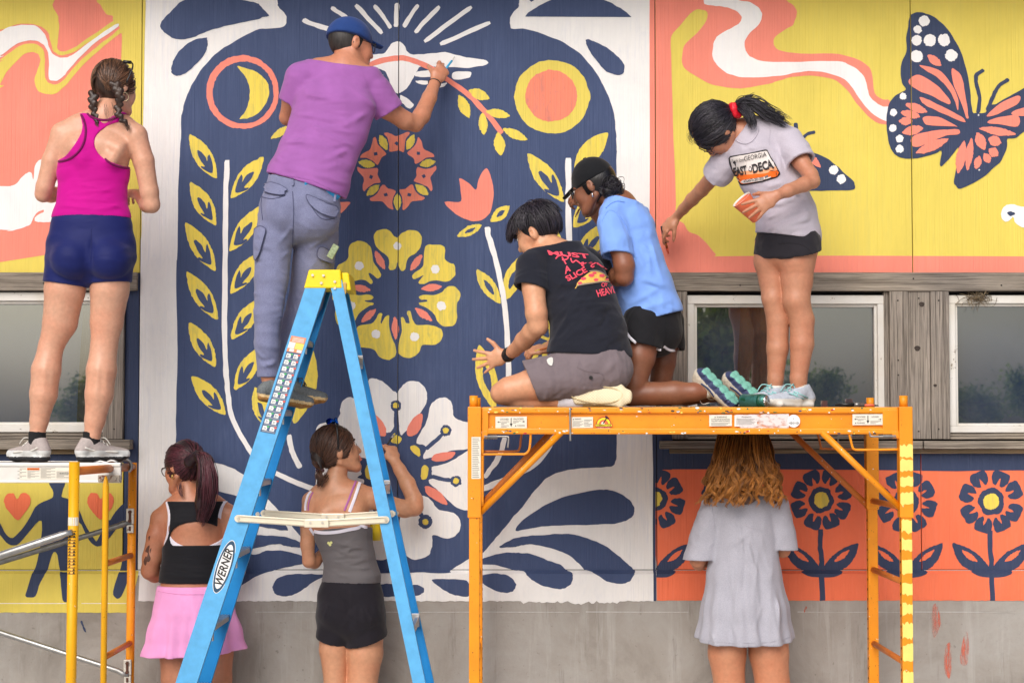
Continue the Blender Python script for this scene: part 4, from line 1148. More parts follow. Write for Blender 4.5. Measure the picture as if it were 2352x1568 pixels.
# labels on the front beam
YL=YF-.0085
def sticker(u0,u1,v0,v1,items,name='warning_label',base=LABEL_W,y=YL,parent=None):
    b=bmesh.new()
    quad(b,P(u0,v1,y),P(u1,v1-.6,y),P(u1,v0,y),P(u0,v0+.4,y),0)
    for it in items:
        if it[0]=='t':
            _,s,a0,a1,b0,b1,bold=it
            o=P(u0+(u1-u0)*a0,v0+(v1-v0)*b1,y-.0006);ux=P(u0+(u1-u0)*a1,v0+(v1-v0)*b1,y-.0006)-o;uy=P(u0+(u1-u0)*a0,v0+(v1-v0)*b0,y-.0006)-o
            text_on(b,s,o,ux,uy,1,bold)
        else:
            _,mi,pts=it
            vs=[b.verts.new(P(u0+(u1-u0)*a,v0+(v1-v0)*c,y-.0006))for a,c in pts]
            f=b.faces.new(vs);f.material_index=mi
    bmesh.ops.recalc_face_normals(b,faces=b.faces)
    return finish(name,b,[base,INK,INK_GREY],parent or SC)
def tri(a,c,s,w):return('p',1,[(a,c+s),(a+w,c+s),(a+w/2,c-s)])
def lines(a0,a1,b0,b1,n,mi=2):return[('p',mi,[(a0,b0+(b1-b0)*k/n),(a1-.08*(k%3),b0+(b1-b0)*k/n),(a1-.08*(k%3),b0+(b1-b0)*(k+.42)/n),(a0,b0+(b1-b0)*(k+.42)/n)])for k in range(n)]
lk=[('p',1,[(.488,.12),(.512,.12),(.512,.58),(.488,.58)]),('p',1,[(.455,.58),(.545,.58),(.5,.86)])]
sticker(1138,1210,956,984,[('t','LOCKED',.15,.42,.16,.30,.01),('t','UNLOCKED',.57,.90,.14,.28,.01),('p',1,[(.06,.46),(.11,.38),(.11,.54)]),('p',1,[(.11,.44),(.17,.44),(.17,.48),(.11,.48)]),('p',1,[(.94,.42),(.89,.34),(.89,.50)]),('p',1,[(.84,.40),(.89,.40),(.89,.44),(.84,.44)]),tri(.62,.75,.06,.05),('t','WARNING',.69,.93,.69,.81,.01)]+lk+lines(.18,.44,.40,.95,5)+lines(.56,.82,.36,.62,3))
sticker(1313,1362,957,982.5,[tri(.05,.20,.07,.06),('t','WARNING',.13,.45,.12,.26,.01)]+lines(.05,.55,.38,.92,6)+lines(.58,.95,.25,.9,5))
sticker(1629,1681,952,978.5,[tri(.23,.2,.06,.06),('t','WARNING',.32,.78,.13,.27,.01),('t','OUTRIGGERS & GUARDRAILS',.08,.92,.34,.45,.008),('t','REQUIRED WHEN STACKING',.1,.9,.50,.61,.008)]+lines(.08,.92,.68,.95,3))
sticker(1687,1739,952.4,979,[('t','WARNING',.3,.75,.12,.24,.0)]+lines(.08,.92,.34,.9,6),base=plain_mat('faded_label',lin(238,232,226),.6))
sticker(1958,2029,950.5,976,[('t','UNLOCKED',.10,.42,.18,.31,.01),('t','LOCKED',.62,.86,.18,.31,.01),('p',1,[(.06,.46),(.11,.38),(.11,.54)]),('p',1,[(.11,.44),(.17,.44),(.17,.48),(.11,.48)]),('p',1,[(.94,.48),(.89,.40),(.89,.56)]),('p',1,[(.84,.46),(.89,.46),(.89,.50),(.84,.50)]),tri(.08,.80,.06,.05),('t','WARNING',.15,.40,.74,.86,.01)]+lk+lines(.17,.44,.44,.66,3)+lines(.58,.92,.62,.92,3))
def disc(b,u,v,r,y,mi,n=28,rv=None,a0=0,a1=2*math.pi):
    vs=[b.verts.new(P(u+r*math.cos(t),v-(rv or r)*math.sin(t),y))for t in[a0+(a1-a0)*k/n for k in range(n if a1-a0>6.2 else n+1)]]
    f=b.faces.new(vs);f.material_index=mi
b=bmesh.new()  # the arched maker's badge with a hammer
RED_B,YEL_B=plain_mat('badge_red',lin(176,30,48),.5),plain_mat('badge_yellow',lin(236,222,40),.5)
ORG_B=plain_mat('badge_orange',lin(240,110,60),.5)
cu,cv=1386.5,974.5
disc(b,cu,cv,17.5,YL,0,28,None,0,math.pi);disc(b,cu,cv,15.6,YL-.0004,1,28,None,0,math.pi);disc(b,cu,cv,10.6,YL-.0008,0,24,None,0,math.pi);disc(b,cu,cv,9.4,YL-.0012,2,24,None,0,math.pi)
quad(b,P(cu-20,cv+5.5,YL-.0014),P(cu+20,cv+5.5,YL-.0014),P(cu+20,cv-1.6,YL-.0014),P(cu-20,cv-1.6,YL-.0014),0)
quad(b,P(cu-18.6,cv+4.4,YL-.0018),P(cu+18.6,cv+4.4,YL-.0018),P(cu+18.6,cv-.6,YL-.0018),P(cu-18.6,cv-.6,YL-.0018),1)
quad(b,P(cu-16.5,cv+9.6,YL),P(cu+16.5,cv+9.6,YL),P(cu+16.5,cv+5.4,YL),P(cu-16.5,cv+5.4,YL),0)
o_=P(cu-17.4,cv+3.8,YL-.0022);text_on(b,'HAMMERSTONE',o_,P(cu+17.4,cv+3.8,YL-.0022)-o_,P(cu-17.4,cv,YL-.0022)-o_,3,.012)
o_=P(cu-15,cv+8.8,YL-.0006);text_on(b,'CARPENTRY.WOMEN',o_,P(cu+15,cv+8.8,YL-.0006)-o_,P(cu-15,cv+6.6,YL-.0006)-o_,4,.0)
for pts,mi,dy in(([(-2,-3),(0.5,-2.2),(8.2,-15.5),(6.4,-16.5)],3,.0022),([(3.2,-17.2),(5,-20.4),(12,-15.2),(10.6,-12.8),(8,-15)],3,.0024),([(2,-15.6),(4.8,-21.6),(13.2,-15),(11,-11.2)],0,.0004),([(-5.6,-.8),(-5,-5),(-1.4,-7.2),(1.6,-4.6),(2.2,-.8)],4,.0020)):
    vs=[b.verts.new(P(cu+x,cv+y,YL-dy))for x,y in pts];f=b.faces.new(vs);f.material_index=mi
bmesh.ops.recalc_face_normals(b,faces=b.faces)
finish('maker_badge',b,[RED_B,YEL_B,ORG_B,INK,LABEL_W],SC)
b=bmesh.new()
disc(b,1823,966.5,14.8,YL-.0006,0,30)
for k in range(9):
    u=1812+k*2.7;q=3+4*((k*7)%5)/5
    quad(b,P(u,971+q*.6,YL-.001),P(u+1.1,971+q*.6,YL-.001),P(u+1.1,971-q*.5,YL-.001),P(u,971-q*.5,YL-.001),1)
disc(b,1822,961,1.0,YL-.001,1,8)
finish('round_sticker',b,[plain_mat('sticker_white',lin(236,236,234),.5),INK],SC)
def white_smear():
    m,n,l,bs=new_mat('thin_white_paint')
    sx=n.new('ShaderNodeNewGeometry');sep=n.new('ShaderNodeSeparateXYZ');l.new(sx.outputs['Position'],sep.inputs[0])
    k=noise(n,l,coords(n,l,(30,30,60)),1.0,4,.6)
    al=ramp(n,l,k,[(.30,BLACK),(.55,(.85,.85,.85,1))])
    bs.inputs['Base Color'].default_value=lin(240,232,230);l.new(al,bs.inputs['Alpha']);setv(bs,rough=.6)
    return m
b=bmesh.new();quad(b,P(1700,982.5,YL-.0002),P(1812,982.5,YL-.0002),P(1812,950,YL-.0002),P(1690,952,YL-.0002));finish('white_smear',b,white_smear(),SC)
b=bmesh.new();y=YF-.029
quad(b,P(1083,1099,y),P(1104,1099,y),P(1104,1003,y),P(1083,1003,y),0)
for k in range(22):quad(b,P(1085,1096-k*4.2,y-.0005),P(1101-(k%4),1096-k*4.2,y-.0005),P(1101-(k%4),1094.4-k*4.2,y-.0005),P(1085,1094.4-k*4.2,y-.0005),1)
finish('worn_label',b,[LABEL_W,INK_GREY],SC)
rs=np.random.RandomState(21);b=bmesh.new()  # flecks of paint along the beam
cols=[lin(236,236,230),lin(60,70,108),lin(30,110,70),lin(190,40,40),lin(60,52,46),lin(235,215,90)]
fm=[plain_mat('paint_fleck',c,.6)for c in cols]
for k in range(110):
    u=1112+rs.rand()*930;v=(936+rs.rand()*12)if rs.rand()<.6 else(988+rs.rand()*8);w,h=1+rs.rand()*4,.6+rs.rand()*1.6
    n0=7;vs=[b.verts.new(P(u+w*math.cos(t)*(1+rs.normal()*.2),v+h*math.sin(t)*(1+rs.normal()*.2),YF-.0142))for t in[2*math.pi*q/n0 for q in range(n0)]]
    b.faces.new(vs[::-1]).material_index=rs.randint(len(cols))if rs.rand()<.75 else 0
tag(finish('paint_fleck',b,fm,SC),kind='stuff')

# ------------------------------------------------------------------ yellow frame scaffold on the left, with its aluminium plank
LS=thing('scaffold','yellow pipe scaffold frame with silver cross braces holding an aluminium plank','scaffold',(-1.75,7.8,0))
XS=-1.752
def pipe(name,a,b_,r,mat,parent=LS,sides=16):return tube_obj(name,[a,b_],r,mat,parent,sides)
f0,f1=P(171,1060,7.25),P(163,1568,7.25);d=(f1-f0)/(f0[2]-f1[2])
pipe('post',f0,f0+d*f0[2],.0212,DEEP_YEL)
m0,m1=P(243.5,1093,7.81),P(237.5,1568,7.81);d=(m1-m0)/(m0[2]-m1[2])
tube_obj('inner_post',[m0,m0+d*.022,m0+d*.05,m0+d*m0[2]],[.004,.010,.0135,.0135],DEEP_YEL,LS,14)
b0,b1=P(305,1062,8.33),P(298,1568,8.33);d=(b1-b0)/(b0[2]-b1[2])
pipe('post',b0,b0+d*b0[2],.0195,ORANGE)
def on_post(z,which):
    a,b_={'f':(f0,f1),'m':(m0,m1),'b':(b0,b1)}[which];return a+(b_-a)*(a[2]-z)/(a[2]-b_[2])
pipe('top_rail',on_post(1.497,'f'),on_post(1.487,'b'),.0175,DULL_OR)
for z in(1.083,.683,.30):pipe('rung',on_post(z,'m'),on_post(z,'b'),.0135,DULL_OR)
pipe('rung',on_post(.1,'f'),on_post(.1,'b'),.0175,DULL_OR)
tube_obj('cross_brace',[P(166,1221,7.222),P(148,1226,7.222),P(140,1229,7.222),P(-420,1414,7.222)],[.012,.012,.0155,.0155],STEEL,LS,12)
tube_obj('cross_brace',[P(303,1198,8.30),P(282,1203,8.30),P(272,1207,8.30),P(-420,1420,8.30)],[.012,.015,.0125,.0125],DARK_STEEL,LS,12)
tube_obj('cross_brace',[P(297,1549,8.30),P(282,1546,8.30),P(270,1539,8.30),P(-420,1315,8.30)],[.012,.015,.0125,.0125],STEEL,LS,12)
def clip(u,v,y):
    b=bmesh.new();c=P(u,v,y)
    add_box(b,c+(-.018,-.006,-.036),c+(.018,.006,.036),0,.004)
    add_box(b,c+(-.016,-.004,-.076),c+(.017,.006,-.038),0,.004)
    o=finish('brace_clip',b,plain_mat('worn_white_metal',lin(206,200,188),.5,.3,var=.15,scale=60,wear=lin(120,80,50),wear_lo=.62),LS)
    s=bmesh.new();add_box(s,c+(-.006,-.0075,-.024),c+(.006,-.0062,.024),0,0);add_box(s,c+(-.005,-.0075,-.066),c+(.005,-.0062,-.046),0,0)
    for dz in(.02,-.02):add_tube(s,[c+(0,-.006,dz),c+(0,-.014,dz)],.008,10)
    finish('slot',s,plain_mat('rusty_slot',lin(86,52,38),.8),o)
clip(299,1185,8.296);clip(293,1532,8.296)
b=bmesh.new()  # worn sticker and stencil marks on the near post
c=on_post(1.17,'f')
rs=np.random.RandomState(4)
def on_pipe(b,z0,z1,a0,a1,mi,r=.0217):
    k=5;va=[]
    for z in(z0,z1):
        p=on_post(z,'f');va.append([b.verts.new((p[0]+r*math.sin(a0+(a1-a0)*q/k),p[1]-r*math.cos(a0+(a1-a0)*q/k),z))for q in range(k+1)])
    for q in range(k):b.faces.new((va[0][q],va[0][q+1],va[1][q+1],va[1][q])).material_index=mi
zt=P(165,1187,7.25)[2];zq=P(165,1206,7.25)[2];on_pipe(b,zq,zt,-1.3,1.3,0)
za=P(165,1214,7.25)[2];zb_=P(165,1318,7.25)[2]
for k in range(15):
    z=za+(zb_-za)*k/15;hgt=(za-zb_)/15
    on_pipe(b,z-hgt*.86,z-hgt*.60,-.9,.7,1)
    if k%3:on_pipe(b,z-hgt*.55,z-hgt*.1,.25,.55,1)
    if k%4!=1:on_pipe(b,z-hgt*.5,z-hgt*.12,-.6,-.25,1)
bmesh.ops.recalc_face_normals(b,faces=b.faces)
finish('stencilled_mark',b,[LABEL_W,INK],LS)

PLK=thing('scaffold_plank','white aluminium work plank hooked over the rail of the yellow scaffold','plank',(-2.6,7.97,1.5))
ALU=plain_mat('white_aluminium',lin(226,224,218),.42,.35,var=.06,scale=14,wear=lin(128,108,88),wear_lo=.70)
Z_PLK=P(100,1062.5,7.86)[2];xe=-1.70;zlo=P(100,1108.5,7.86)[2]
for y0,xe in((7.86,-1.70),(8.22,-1.775)):
    b=bmesh.new();h=Z_PLK-zlo
    add_box(b,(-5,y0+.006,zlo),(xe,y0+.024,Z_PLK-.001),0,.002)
    add_box(b,(-5,y0,zlo),(xe,y0+.03,zlo+.010),0,.003);add_box(b,(-5,y0,Z_PLK-.016),(xe,y0+.03,Z_PLK),0,.003)
    finish('plank_rail',b,ALU,PLK)
xe=-1.70
box_obj('plank_deck',(-5,7.892,Z_PLK-.02),(-1.78,8.218,Z_PLK-.002),plain_mat('worn_plank_top',lin(176,172,164),.7,var=.15),PLK,.002)
for y0 in(7.93,8.19):
    xr=on_post(1.49,'f')[0];zr=1.4925
    pts=[(xr-.10,y0,zr+.012),(xr-.05,y0,zr+.028)]+[(xr+.031*math.cos(t),y0,zr+.031*math.sin(t))for t in np.linspace(2.4,-.9,10)]
    tube_obj('hook',pts,.0075,STEEL,PLK,10)
b=bmesh.new();add_box(b,(xe-.095,7.845,zlo+.004),(xe,7.859,zlo+.034),0,.002)
for k in(-.08,-.055,-.022):add_tube(b,[(xe+k,7.845,zlo+.02),(xe+k,7.837,zlo+.02)],.009,10)
finish('end_bracket',b,plain_mat('rusty_bracket',lin(170,160,146),.6,.3,var=.2,wear=lin(110,60,40),wear_lo=.56),PLK)
sticker(44,170,1074,1101,[('p',3,[(.145,.0),(.37,.0),(.37,.19),(.145,.19)]),('t','WARNING',.20,.36,.05,.16,.01),tri(.155,.12,.06,.03)]+lines(.01,.13,.05,.95,9)+lines(.15,.37,.25,.9,9)+lines(.39,.66,.02,.9,11)+lines(.68,.98,.3,.9,8)+[('t','DANGER',.74,.92,.42,.52,.01)],y=7.8645,parent=PLK).data.materials.append(plain_mat('warning_orange',lin(236,120,40),.5))

# ------------------------------------------------------------------ blue step ladder
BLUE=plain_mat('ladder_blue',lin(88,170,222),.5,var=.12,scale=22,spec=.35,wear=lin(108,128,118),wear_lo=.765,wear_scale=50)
BLUE_D=plain_mat('ladder_blue_shaded',lin(28,138,206),.5,var=.07,scale=14,spec=.35)  # darker copy for the far rails, their shade put into the colour
CAPY=plain_mat('yellow_plastic',lin(255,214,10),.45,var=.04,spec=.4)
ALUM=plain_mat('brushed_aluminium',lin(190,190,190),.35,.8,var=.12,scale=30)
ZINC=plain_mat('zinc_plated_steel',lin(236,228,206),.35,.35,var=.06,scale=9)
RIVET=plain_mat('rivet',lin(214,208,196),.35,.8)
def rivets(pts,r,h,parent):
    for p in pts:
        p=np.asarray(p,float);tube_obj('rivet',[p,p+np.array((0,-h,0))],r,RIVET,parent,10)
LD=thing('step_ladder','tall blue fibreglass step ladder with a yellow top cap in front of the mural','ladder',(P(690,1300,7.9)[0],7.95,0))
ZTOP=P(750,655,7.9)[2]
def yn(z):return 7.60+(7.84-7.60)*z/ZTOP
def yfar(z):return 8.20+(8.09-8.20)*z/ZTOP
def line_at(pts,z):
    """x of an edge (measured on the near side of the ladder) at height z"""
    (u0,v0),(u1,v1)=pts
    a,b_=P(u0,v0,7.82),P(u1,v1,7.70);t=(a[2]-z)/(a[2]-b_[2]);return a[0]+(b_[0]-a[0])*t
FL_,FR_=((700,660),(408,1560)),((747,660),(457,1560))
RL_,RR_=((759,660),(948,1560)),((788,660),(977,1560))
def channel(name,el,er,yfun,s,mats,z0=0.0,z1=None):
    """C-section rail: web outwards, flanges turned inwards"""
    z1=z1 or ZTOP+.02
    b=bmesh.new();fl,t=.030,.0035;prof=[]
    def ring(z):
        xl,xr,y=line_at(el,z),line_at(er,z),yfun(z)
        q=[(xl,y),(xr,y),(xr,y+s*fl),(xr-t,y+s*fl),(xr-t,y+s*t),(xl+t,y+s*t),(xl+t,y+s*fl),(xl,y+s*fl)]
        return[b.verts.new((x,yy,z))for x,yy in q]
    A,B=ring(z0),ring(z1)
    for k in range(8):
        f=b.faces.new((A[k],A[(k+1)%8],B[(k+1)%8],B[k]));f.material_index=0 if k in(0,)else 1
    for r in(A,B):
        for q in((0,1,4,5),(0,5,6,7),(1,2,3,4)):b.faces.new([r[i]for i in q])
    bmesh.ops.recalc_face_normals(b,faces=b.faces)
    return finish(name,b,mats,LD)
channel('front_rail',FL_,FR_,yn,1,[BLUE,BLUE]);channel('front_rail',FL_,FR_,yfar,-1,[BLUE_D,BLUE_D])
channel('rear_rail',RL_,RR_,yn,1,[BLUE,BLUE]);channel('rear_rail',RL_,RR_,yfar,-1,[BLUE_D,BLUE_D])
for k in range(7):
    z=P(700,790,7.98)[2]-.3048*k
    if z<.1:break
    xl,xr=line_at(FL_,z)+.006,line_at(FR_,z)-.006
    b=bmesh.new();add_box(b,(xl,yn(z)+.004,z-.012),(xr,yfar(z)-.004,z+.012),0,.003)
    for q in range(6):
        xx=xl+(xr-xl)*(q+.5)/6;add_box(b,(xx-.003,yn(z)+.006,z+.012),(xx+.003,yfar(z)-.006,z+.0145),0,0)
    add_box(b,(xr-.004,yn(z)+.004,z-.05),(xr-.001,yn(z)+.034,z-.012),0,0)
    st=finish('step',b,ALUM,LD)
for v in(830,1120,1432,1620):
    z=P(850,v,7.98)[2];xl,xr=line_at(RL_,z),line_at(RR_,z)
    b=bmesh.new();add_box(b,(xr-.022,yn(z)+.003,z-.016),(xr-.004,yfar(z)-.003,z+.016),0,.002)
    add_box(b,(xl+.004,yfar(z)-.036,z-.03),(xr-.003,yfar(z)-.031,z+.03),0,.002)
    finish('rear_brace',b,ALUM,LD)
b=bmesh.new()  # moulded cap
zc0,zc1=P(740,662,7.84)[2],P(740,619,7.84)[2]
def capring(z,ul,ur,ya,yb_):return[b.verts.new((P(ul,640,7.84)[0],ya,z)),b.verts.new((P(ur,640,7.84)[0],ya,z)),b.verts.new((P(ur,640,7.84)[0],yb_,z)),b.verts.new((P(ul,640,7.84)[0],yb_,z))]
A=capring(zc0,698,786,7.835,8.14);B=capring(zc1,709,782,7.842,8.13)
for k in range(4):b.faces.new((A[k],A[(k+1)%4],B[(k+1)%4],B[k]))
b.faces.new(A[::-1]);b.faces.new(B)
A=capring(zc0-.008,787,806,7.85,8.13);B=capring(zc1-.012,783,800,7.855,8.12)
for k in range(4):b.faces.new((A[k],A[(k+1)%4],B[(k+1)%4],B[k]))
b.faces.new(A[::-1]);b.faces.new(B)
bmesh.ops.bevel(b,geom=b.edges[:],offset=.006,segments=2,profile=.5,affect='EDGES')
bmesh.ops.recalc_face_normals(b,faces=b.faces)
CP=finish('top_cap',b,CAPY,LD)
rivets([P(u,v,7.834)for u,v in((718,632),(743,633),(738,650),(769,647),(769,662))],.0058,.004,LD)
p=P(789,664,7.846);box_obj('hinge_plate',p+(-.012,-.003,-.022),p+(.012,.003,.03),plain_mat('brass_plate',lin(196,160,90),.4,.5),LD,.002)
def spreader(pts,y,hw,name='spreader'):
    b=bmesh.new()
    for i in range(len(pts)-1):
        a,c=P(*pts[i],y+.004*i),P(*pts[i+1],y+.004*i)
        add_bar(b,a,c,.004,2*hw,(0,0,1),0,.0018)
        add_bar(b,a+(0,-.004,hw*.78),c+(0,-.004,hw*.78),.008,.004,(0,0,1),0,0)
        add_bar(b,a+(0,-.004,-hw*.55),c+(0,-.004,-hw*.55),.008,.004,(0,0,1),0,0)
        for e in(a,c):add_tube(b,[e+(0,.003,0),e+(0,-.003,0)],hw,16)
    m=P(*pts[1],y-.008);add_box(b,m+(-.052,-.004,-hw*1.05),m+(.052,.002,hw*1.25),0,.003)
    o=finish(name,b,ZINC,LD)
    rivets([m+(-.026,-.004,.004),m+(.026,-.004,.004)],.0055,.004,o);rivets([P(*pts[0],y-.004),P(*pts[-1],y-.004)],.006,.004,o)
zn=P(700,1195,7.76)[2]
spreader([(547,1190),(727,1202),(886,1193)],yn(zn)-.012,.0155)
spreader([(606,1178),(764,1188),(900,1179)],yfar(zn)-.040,.0150)
rivets([P(u,v,yfar(zn)-.004)for u,v in((592,1180),(911,1178))],.010,.006,LD)
# maker's oval and the picture instructions on the near front rail
def rail_pt(s,t,dy=.0008):
    """s across the rail 0..1, t a view height; on the outer web"""
    z=P(600,t,7.75)[2];xl,xr=line_at(FL_,z),line_at(FR_,z);return np.array((xl+(xr-xl)*s,yn(z)-dy,z))
c=rail_pt(.5,1299);up=rail_pt(.5,1239)-rail_pt(.5,1359);L=np.linalg.norm(up);up/=L;ac=np.array((up[2],0,-up[0]));ac/=np.linalg.norm(ac)
OVB=plain_mat('oval_navy',lin(22,66,96),.5)
b=bmesh.new()
for k,(ra,rb_,mi)in enumerate(((.5,.0335,0),(.487,.0312,1),(.415,.0245,0),(.392,.0205,0))):
    a=ra*L*1.0
    b.faces.new([b.verts.new(c+up*a*math.cos(t)+ac*rb_*math.sin(t)+np.array((0,-.0004*k,0)))for t in np.linspace(0,2*math.pi,40,endpoint=False)]).material_index=mi
bmesh.ops.recalc_face_normals(b,faces=b.faces)
w=.0185;o_=c-up*L*.335+ac*w*.95+np.array((0,-.0022,0))
text_on(b,'WERNER',o_,up*L*.67,-ac*w*1.95,2,.022,.25)
finish('maker_oval',b,[plain_mat('oval_white',lin(238,238,236),.5),OVB,INK],LD)
b=bmesh.new()
def rq(s0,s1,t0,t1,mi,dy):quad(b,rail_pt(s0,t1+8*s0,dy),rail_pt(s1,t1+8*s1,dy),rail_pt(s1,t0+8*s1,dy),rail_pt(s0,t0+8*s0,dy),mi)
rq(.10,.86,768,990,0,.0008)
rq(.10,.86,768,804,1,.0012);rq(.10,.42,782,796,2,.0016);rq(.44,.86,782,796,3,.0016);rq(.22,.45,797,803,2,.0016);rq(.60,.84,797,803,2,.0016)
for k in range(4):rq(.2,.8,771+k*2.6,772+k*2.6,2,.0016)
for k in range(12):
    t=808+k*15.2
    for s0,mi in((.16,4),(.53,5)):
        rq(s0,s0+.23,t,t+9.5,2,.0014);rq(s0+.19,s0+.31,t-.8,t+2.8,mi,.0018)
        rq(s0+.04+.02*(k%3),s0+.10,t+2,t+8,6,.0018);rq(s0+.12,s0+.15+.02*(k%2),t+3.5,t+7,6,.0018)
    rq(.18,.82,t+11,t+12.6,6,.0014)
finish('instruction_label',b,[plain_mat('label_navy',lin(62,92,128),.5),plain_mat('label_orange',lin(240,140,90),.5),plain_mat('label_pale',lin(232,232,228),.5),plain_mat('label_yellow',lin(240,214,100),.5),plain_mat('label_green',lin(70,180,100),.5),plain_mat('label_red',lin(226,92,74),.5),plain_mat('label_grey',lin(160,164,170),.5)],LD)
# ------------------------------------------------------------------ people: shared anatomy
def nrm(v):v=np.asarray(v,float);return v/np.linalg.norm(v)
def chain(*nodes,k=0.012):
    """limb through measured points (u, v, depth, radius in picture units)"""
    pr=[(P(u,v,Y),r*px(Y))for u,v,Y,r in nodes]
    return U(k,*[cap(pr[i][0],pr[i+1][0],pr[i][1],pr[i+1][1])for i in range(len(pr)-1)])
def tchain(lat,*nodes,k=0.012):
    """trunk through (u, v, depth, half width in picture units, half depth in metres)"""
    pr=[(P(u,v,Y),d,h*px(Y)/d)for u,v,Y,h,d in nodes]
    return U(k,*[cap(pr[i][0],pr[i+1][0],pr[i][1],pr[i+1][1],lat,pr[i][2],pr[i+1][2])for i in range(len(pr)-1)])
def axes(f,u):
    f=nrm(f);u=nrm(np.asarray(u,float)-f*np.dot(u,f));l=np.cross(u,f);return f,u,l  # l = the person's own left
def head(c,f,u,s=1.0,smile=False):
    f,u,l=axes(f,u);R=np.stack([l,f,u]).astype(np.float32);c=np.asarray(c,float)
    q=lambda a,b,d:c+(l*a+f*b+u*d)*s
    n=[ell(q(0,-.008,.026),np.array((.073,.093,.092))*s,R),
         cap(q(0,.040,-.010),q(0,.052,-.062),.054*s,.036*s,l,1.12),
         cap(q(0,.060,.030),q(0,.066,-.03),.034*s,.03*s,l,1.5),
         cap(q(.028,.078,-.095),q(-.028,.078,-.095),.019*s,.019*s),sph(q(0,.086,-.097),.018*s),
         cap(q(.034,.074,-.022),q(.034,.07,-.04),.022*s),cap(q(-.034,.074,-.022),q(-.034,.07,-.04),.022*s),
         cap(q(.056,-.005,-.05),q(.035,.06,-.088),.018*s),cap(q(-.056,-.005,-.05),q(-.035,.06,-.088),.018*s)]
    H=U(.024*s,*n)
    H=U(.010*s,H,cap(q(0,.092,.016),q(0,.113,-.026),.008*s,.0125*s),sph(q(.011,.100,-.031),.0085*s),sph(q(-.011,.100,-.031),.0085*s),
          cap(q(.020,.094,-.057),q(-.020,.094,-.057),.0085*s),cap(q(.016,.092,-.069),q(-.016,.092,-.069),.0095*s))
    H=SUB(H,U(.002,sph(q(.032,.106,.010),.015*s),sph(q(-.032,.106,.010),.015*s),cap(q(.021,.105,-.063),q(-.021,.105,-.063),.004*s)),.008)
    for a in(1,-1):
        e=nrm(l*a+f*.1);H=U(.006*s,H,SUB(ell(q(.076*a,-.006,-.004),np.array((.012,.019,.032))*s,np.stack([nrm(l*a-f*.35),nrm(f+l*a*.35),u]).astype(np.float32)),sph(q(.091*a,-.001,.002),.011*s),.004))
    return H,q
def rotv(v,ax,a):
    ax=nrm(ax);return v*math.cos(a)+np.cross(ax,v)*math.sin(a)+ax*np.dot(ax,v)*(1-math.cos(a))
def hand(wr,d,n,th,curl=(.4,.4,.4,.4),spread=.08,s=1.0,thumb=.5,thumb_in=.25):
    """palm plus four fingers and a thumb: d along the hand, n out of the palm, th towards the thumb"""
    d=nrm(d);n=nrm(np.asarray(n,float)-d*np.dot(n,d));t0=np.cross(n,d);th=t0 if np.dot(t0,th)>0 else-t0
    w=np.asarray(wr,float)
    out=[cap(w-d*.01,w+d*.035*s,.0165*s,.0155*s,th,1.45,2.05),cap(w+d*.035*s,w+d*.078*s,.0150*s,.0125*s,th,2.1,2.9)]
    pal=U(.012,*out)
    pal=U(.012,pal,cap(w+d*.02*s+th*.018*s+n*.008*s,w+d*.045*s+th*.026*s+n*.008*s,.015*s,.013*s))
    ax=np.cross(d,n)
    fing=[]
    for i,(ln,off)in enumerate(zip((.070,.078,.072,.056),(.029,.010,-.0095,-.027))):
        p=w+d*(.082-(.004 if i in(0,2)else 0)-(.012 if i==3 else 0))*s+th*off*s
        dd=rotv(d,np.cross(th,d),-(off/.028)*spread);cu=curl[i];a=nrm(np.cross(dd,n))
        r=(.0092,.0094,.0090,.0080)[i]*s;seg=[]
        for q,(fr,k)in enumerate(((.46,1.0),(.31,1.15),(.23,.8))):
            dd=rotv(dd,a,cu*k);e=p+dd*ln*fr*s;seg.append(cap(p,e,r*(1-.1*q),r*(.93-.1*q)));p=e
        fing.append(U(.003,*seg))
    p=w+d*.030*s+th*.030*s+n*.006*s;dd=nrm(d*math.cos(thumb)+th*math.sin(thumb)+n*thumb_in)
    e=p+dd*.040*s;d2=nrm(dd+d*.35+n*thumb_in*.6);fing.append(U(.004,cap(p,e,.0125*s,.0100*s),cap(e,e+d2*.032*s,.0098*s,.0076*s)))
    return U(.0045,pal,*fing)
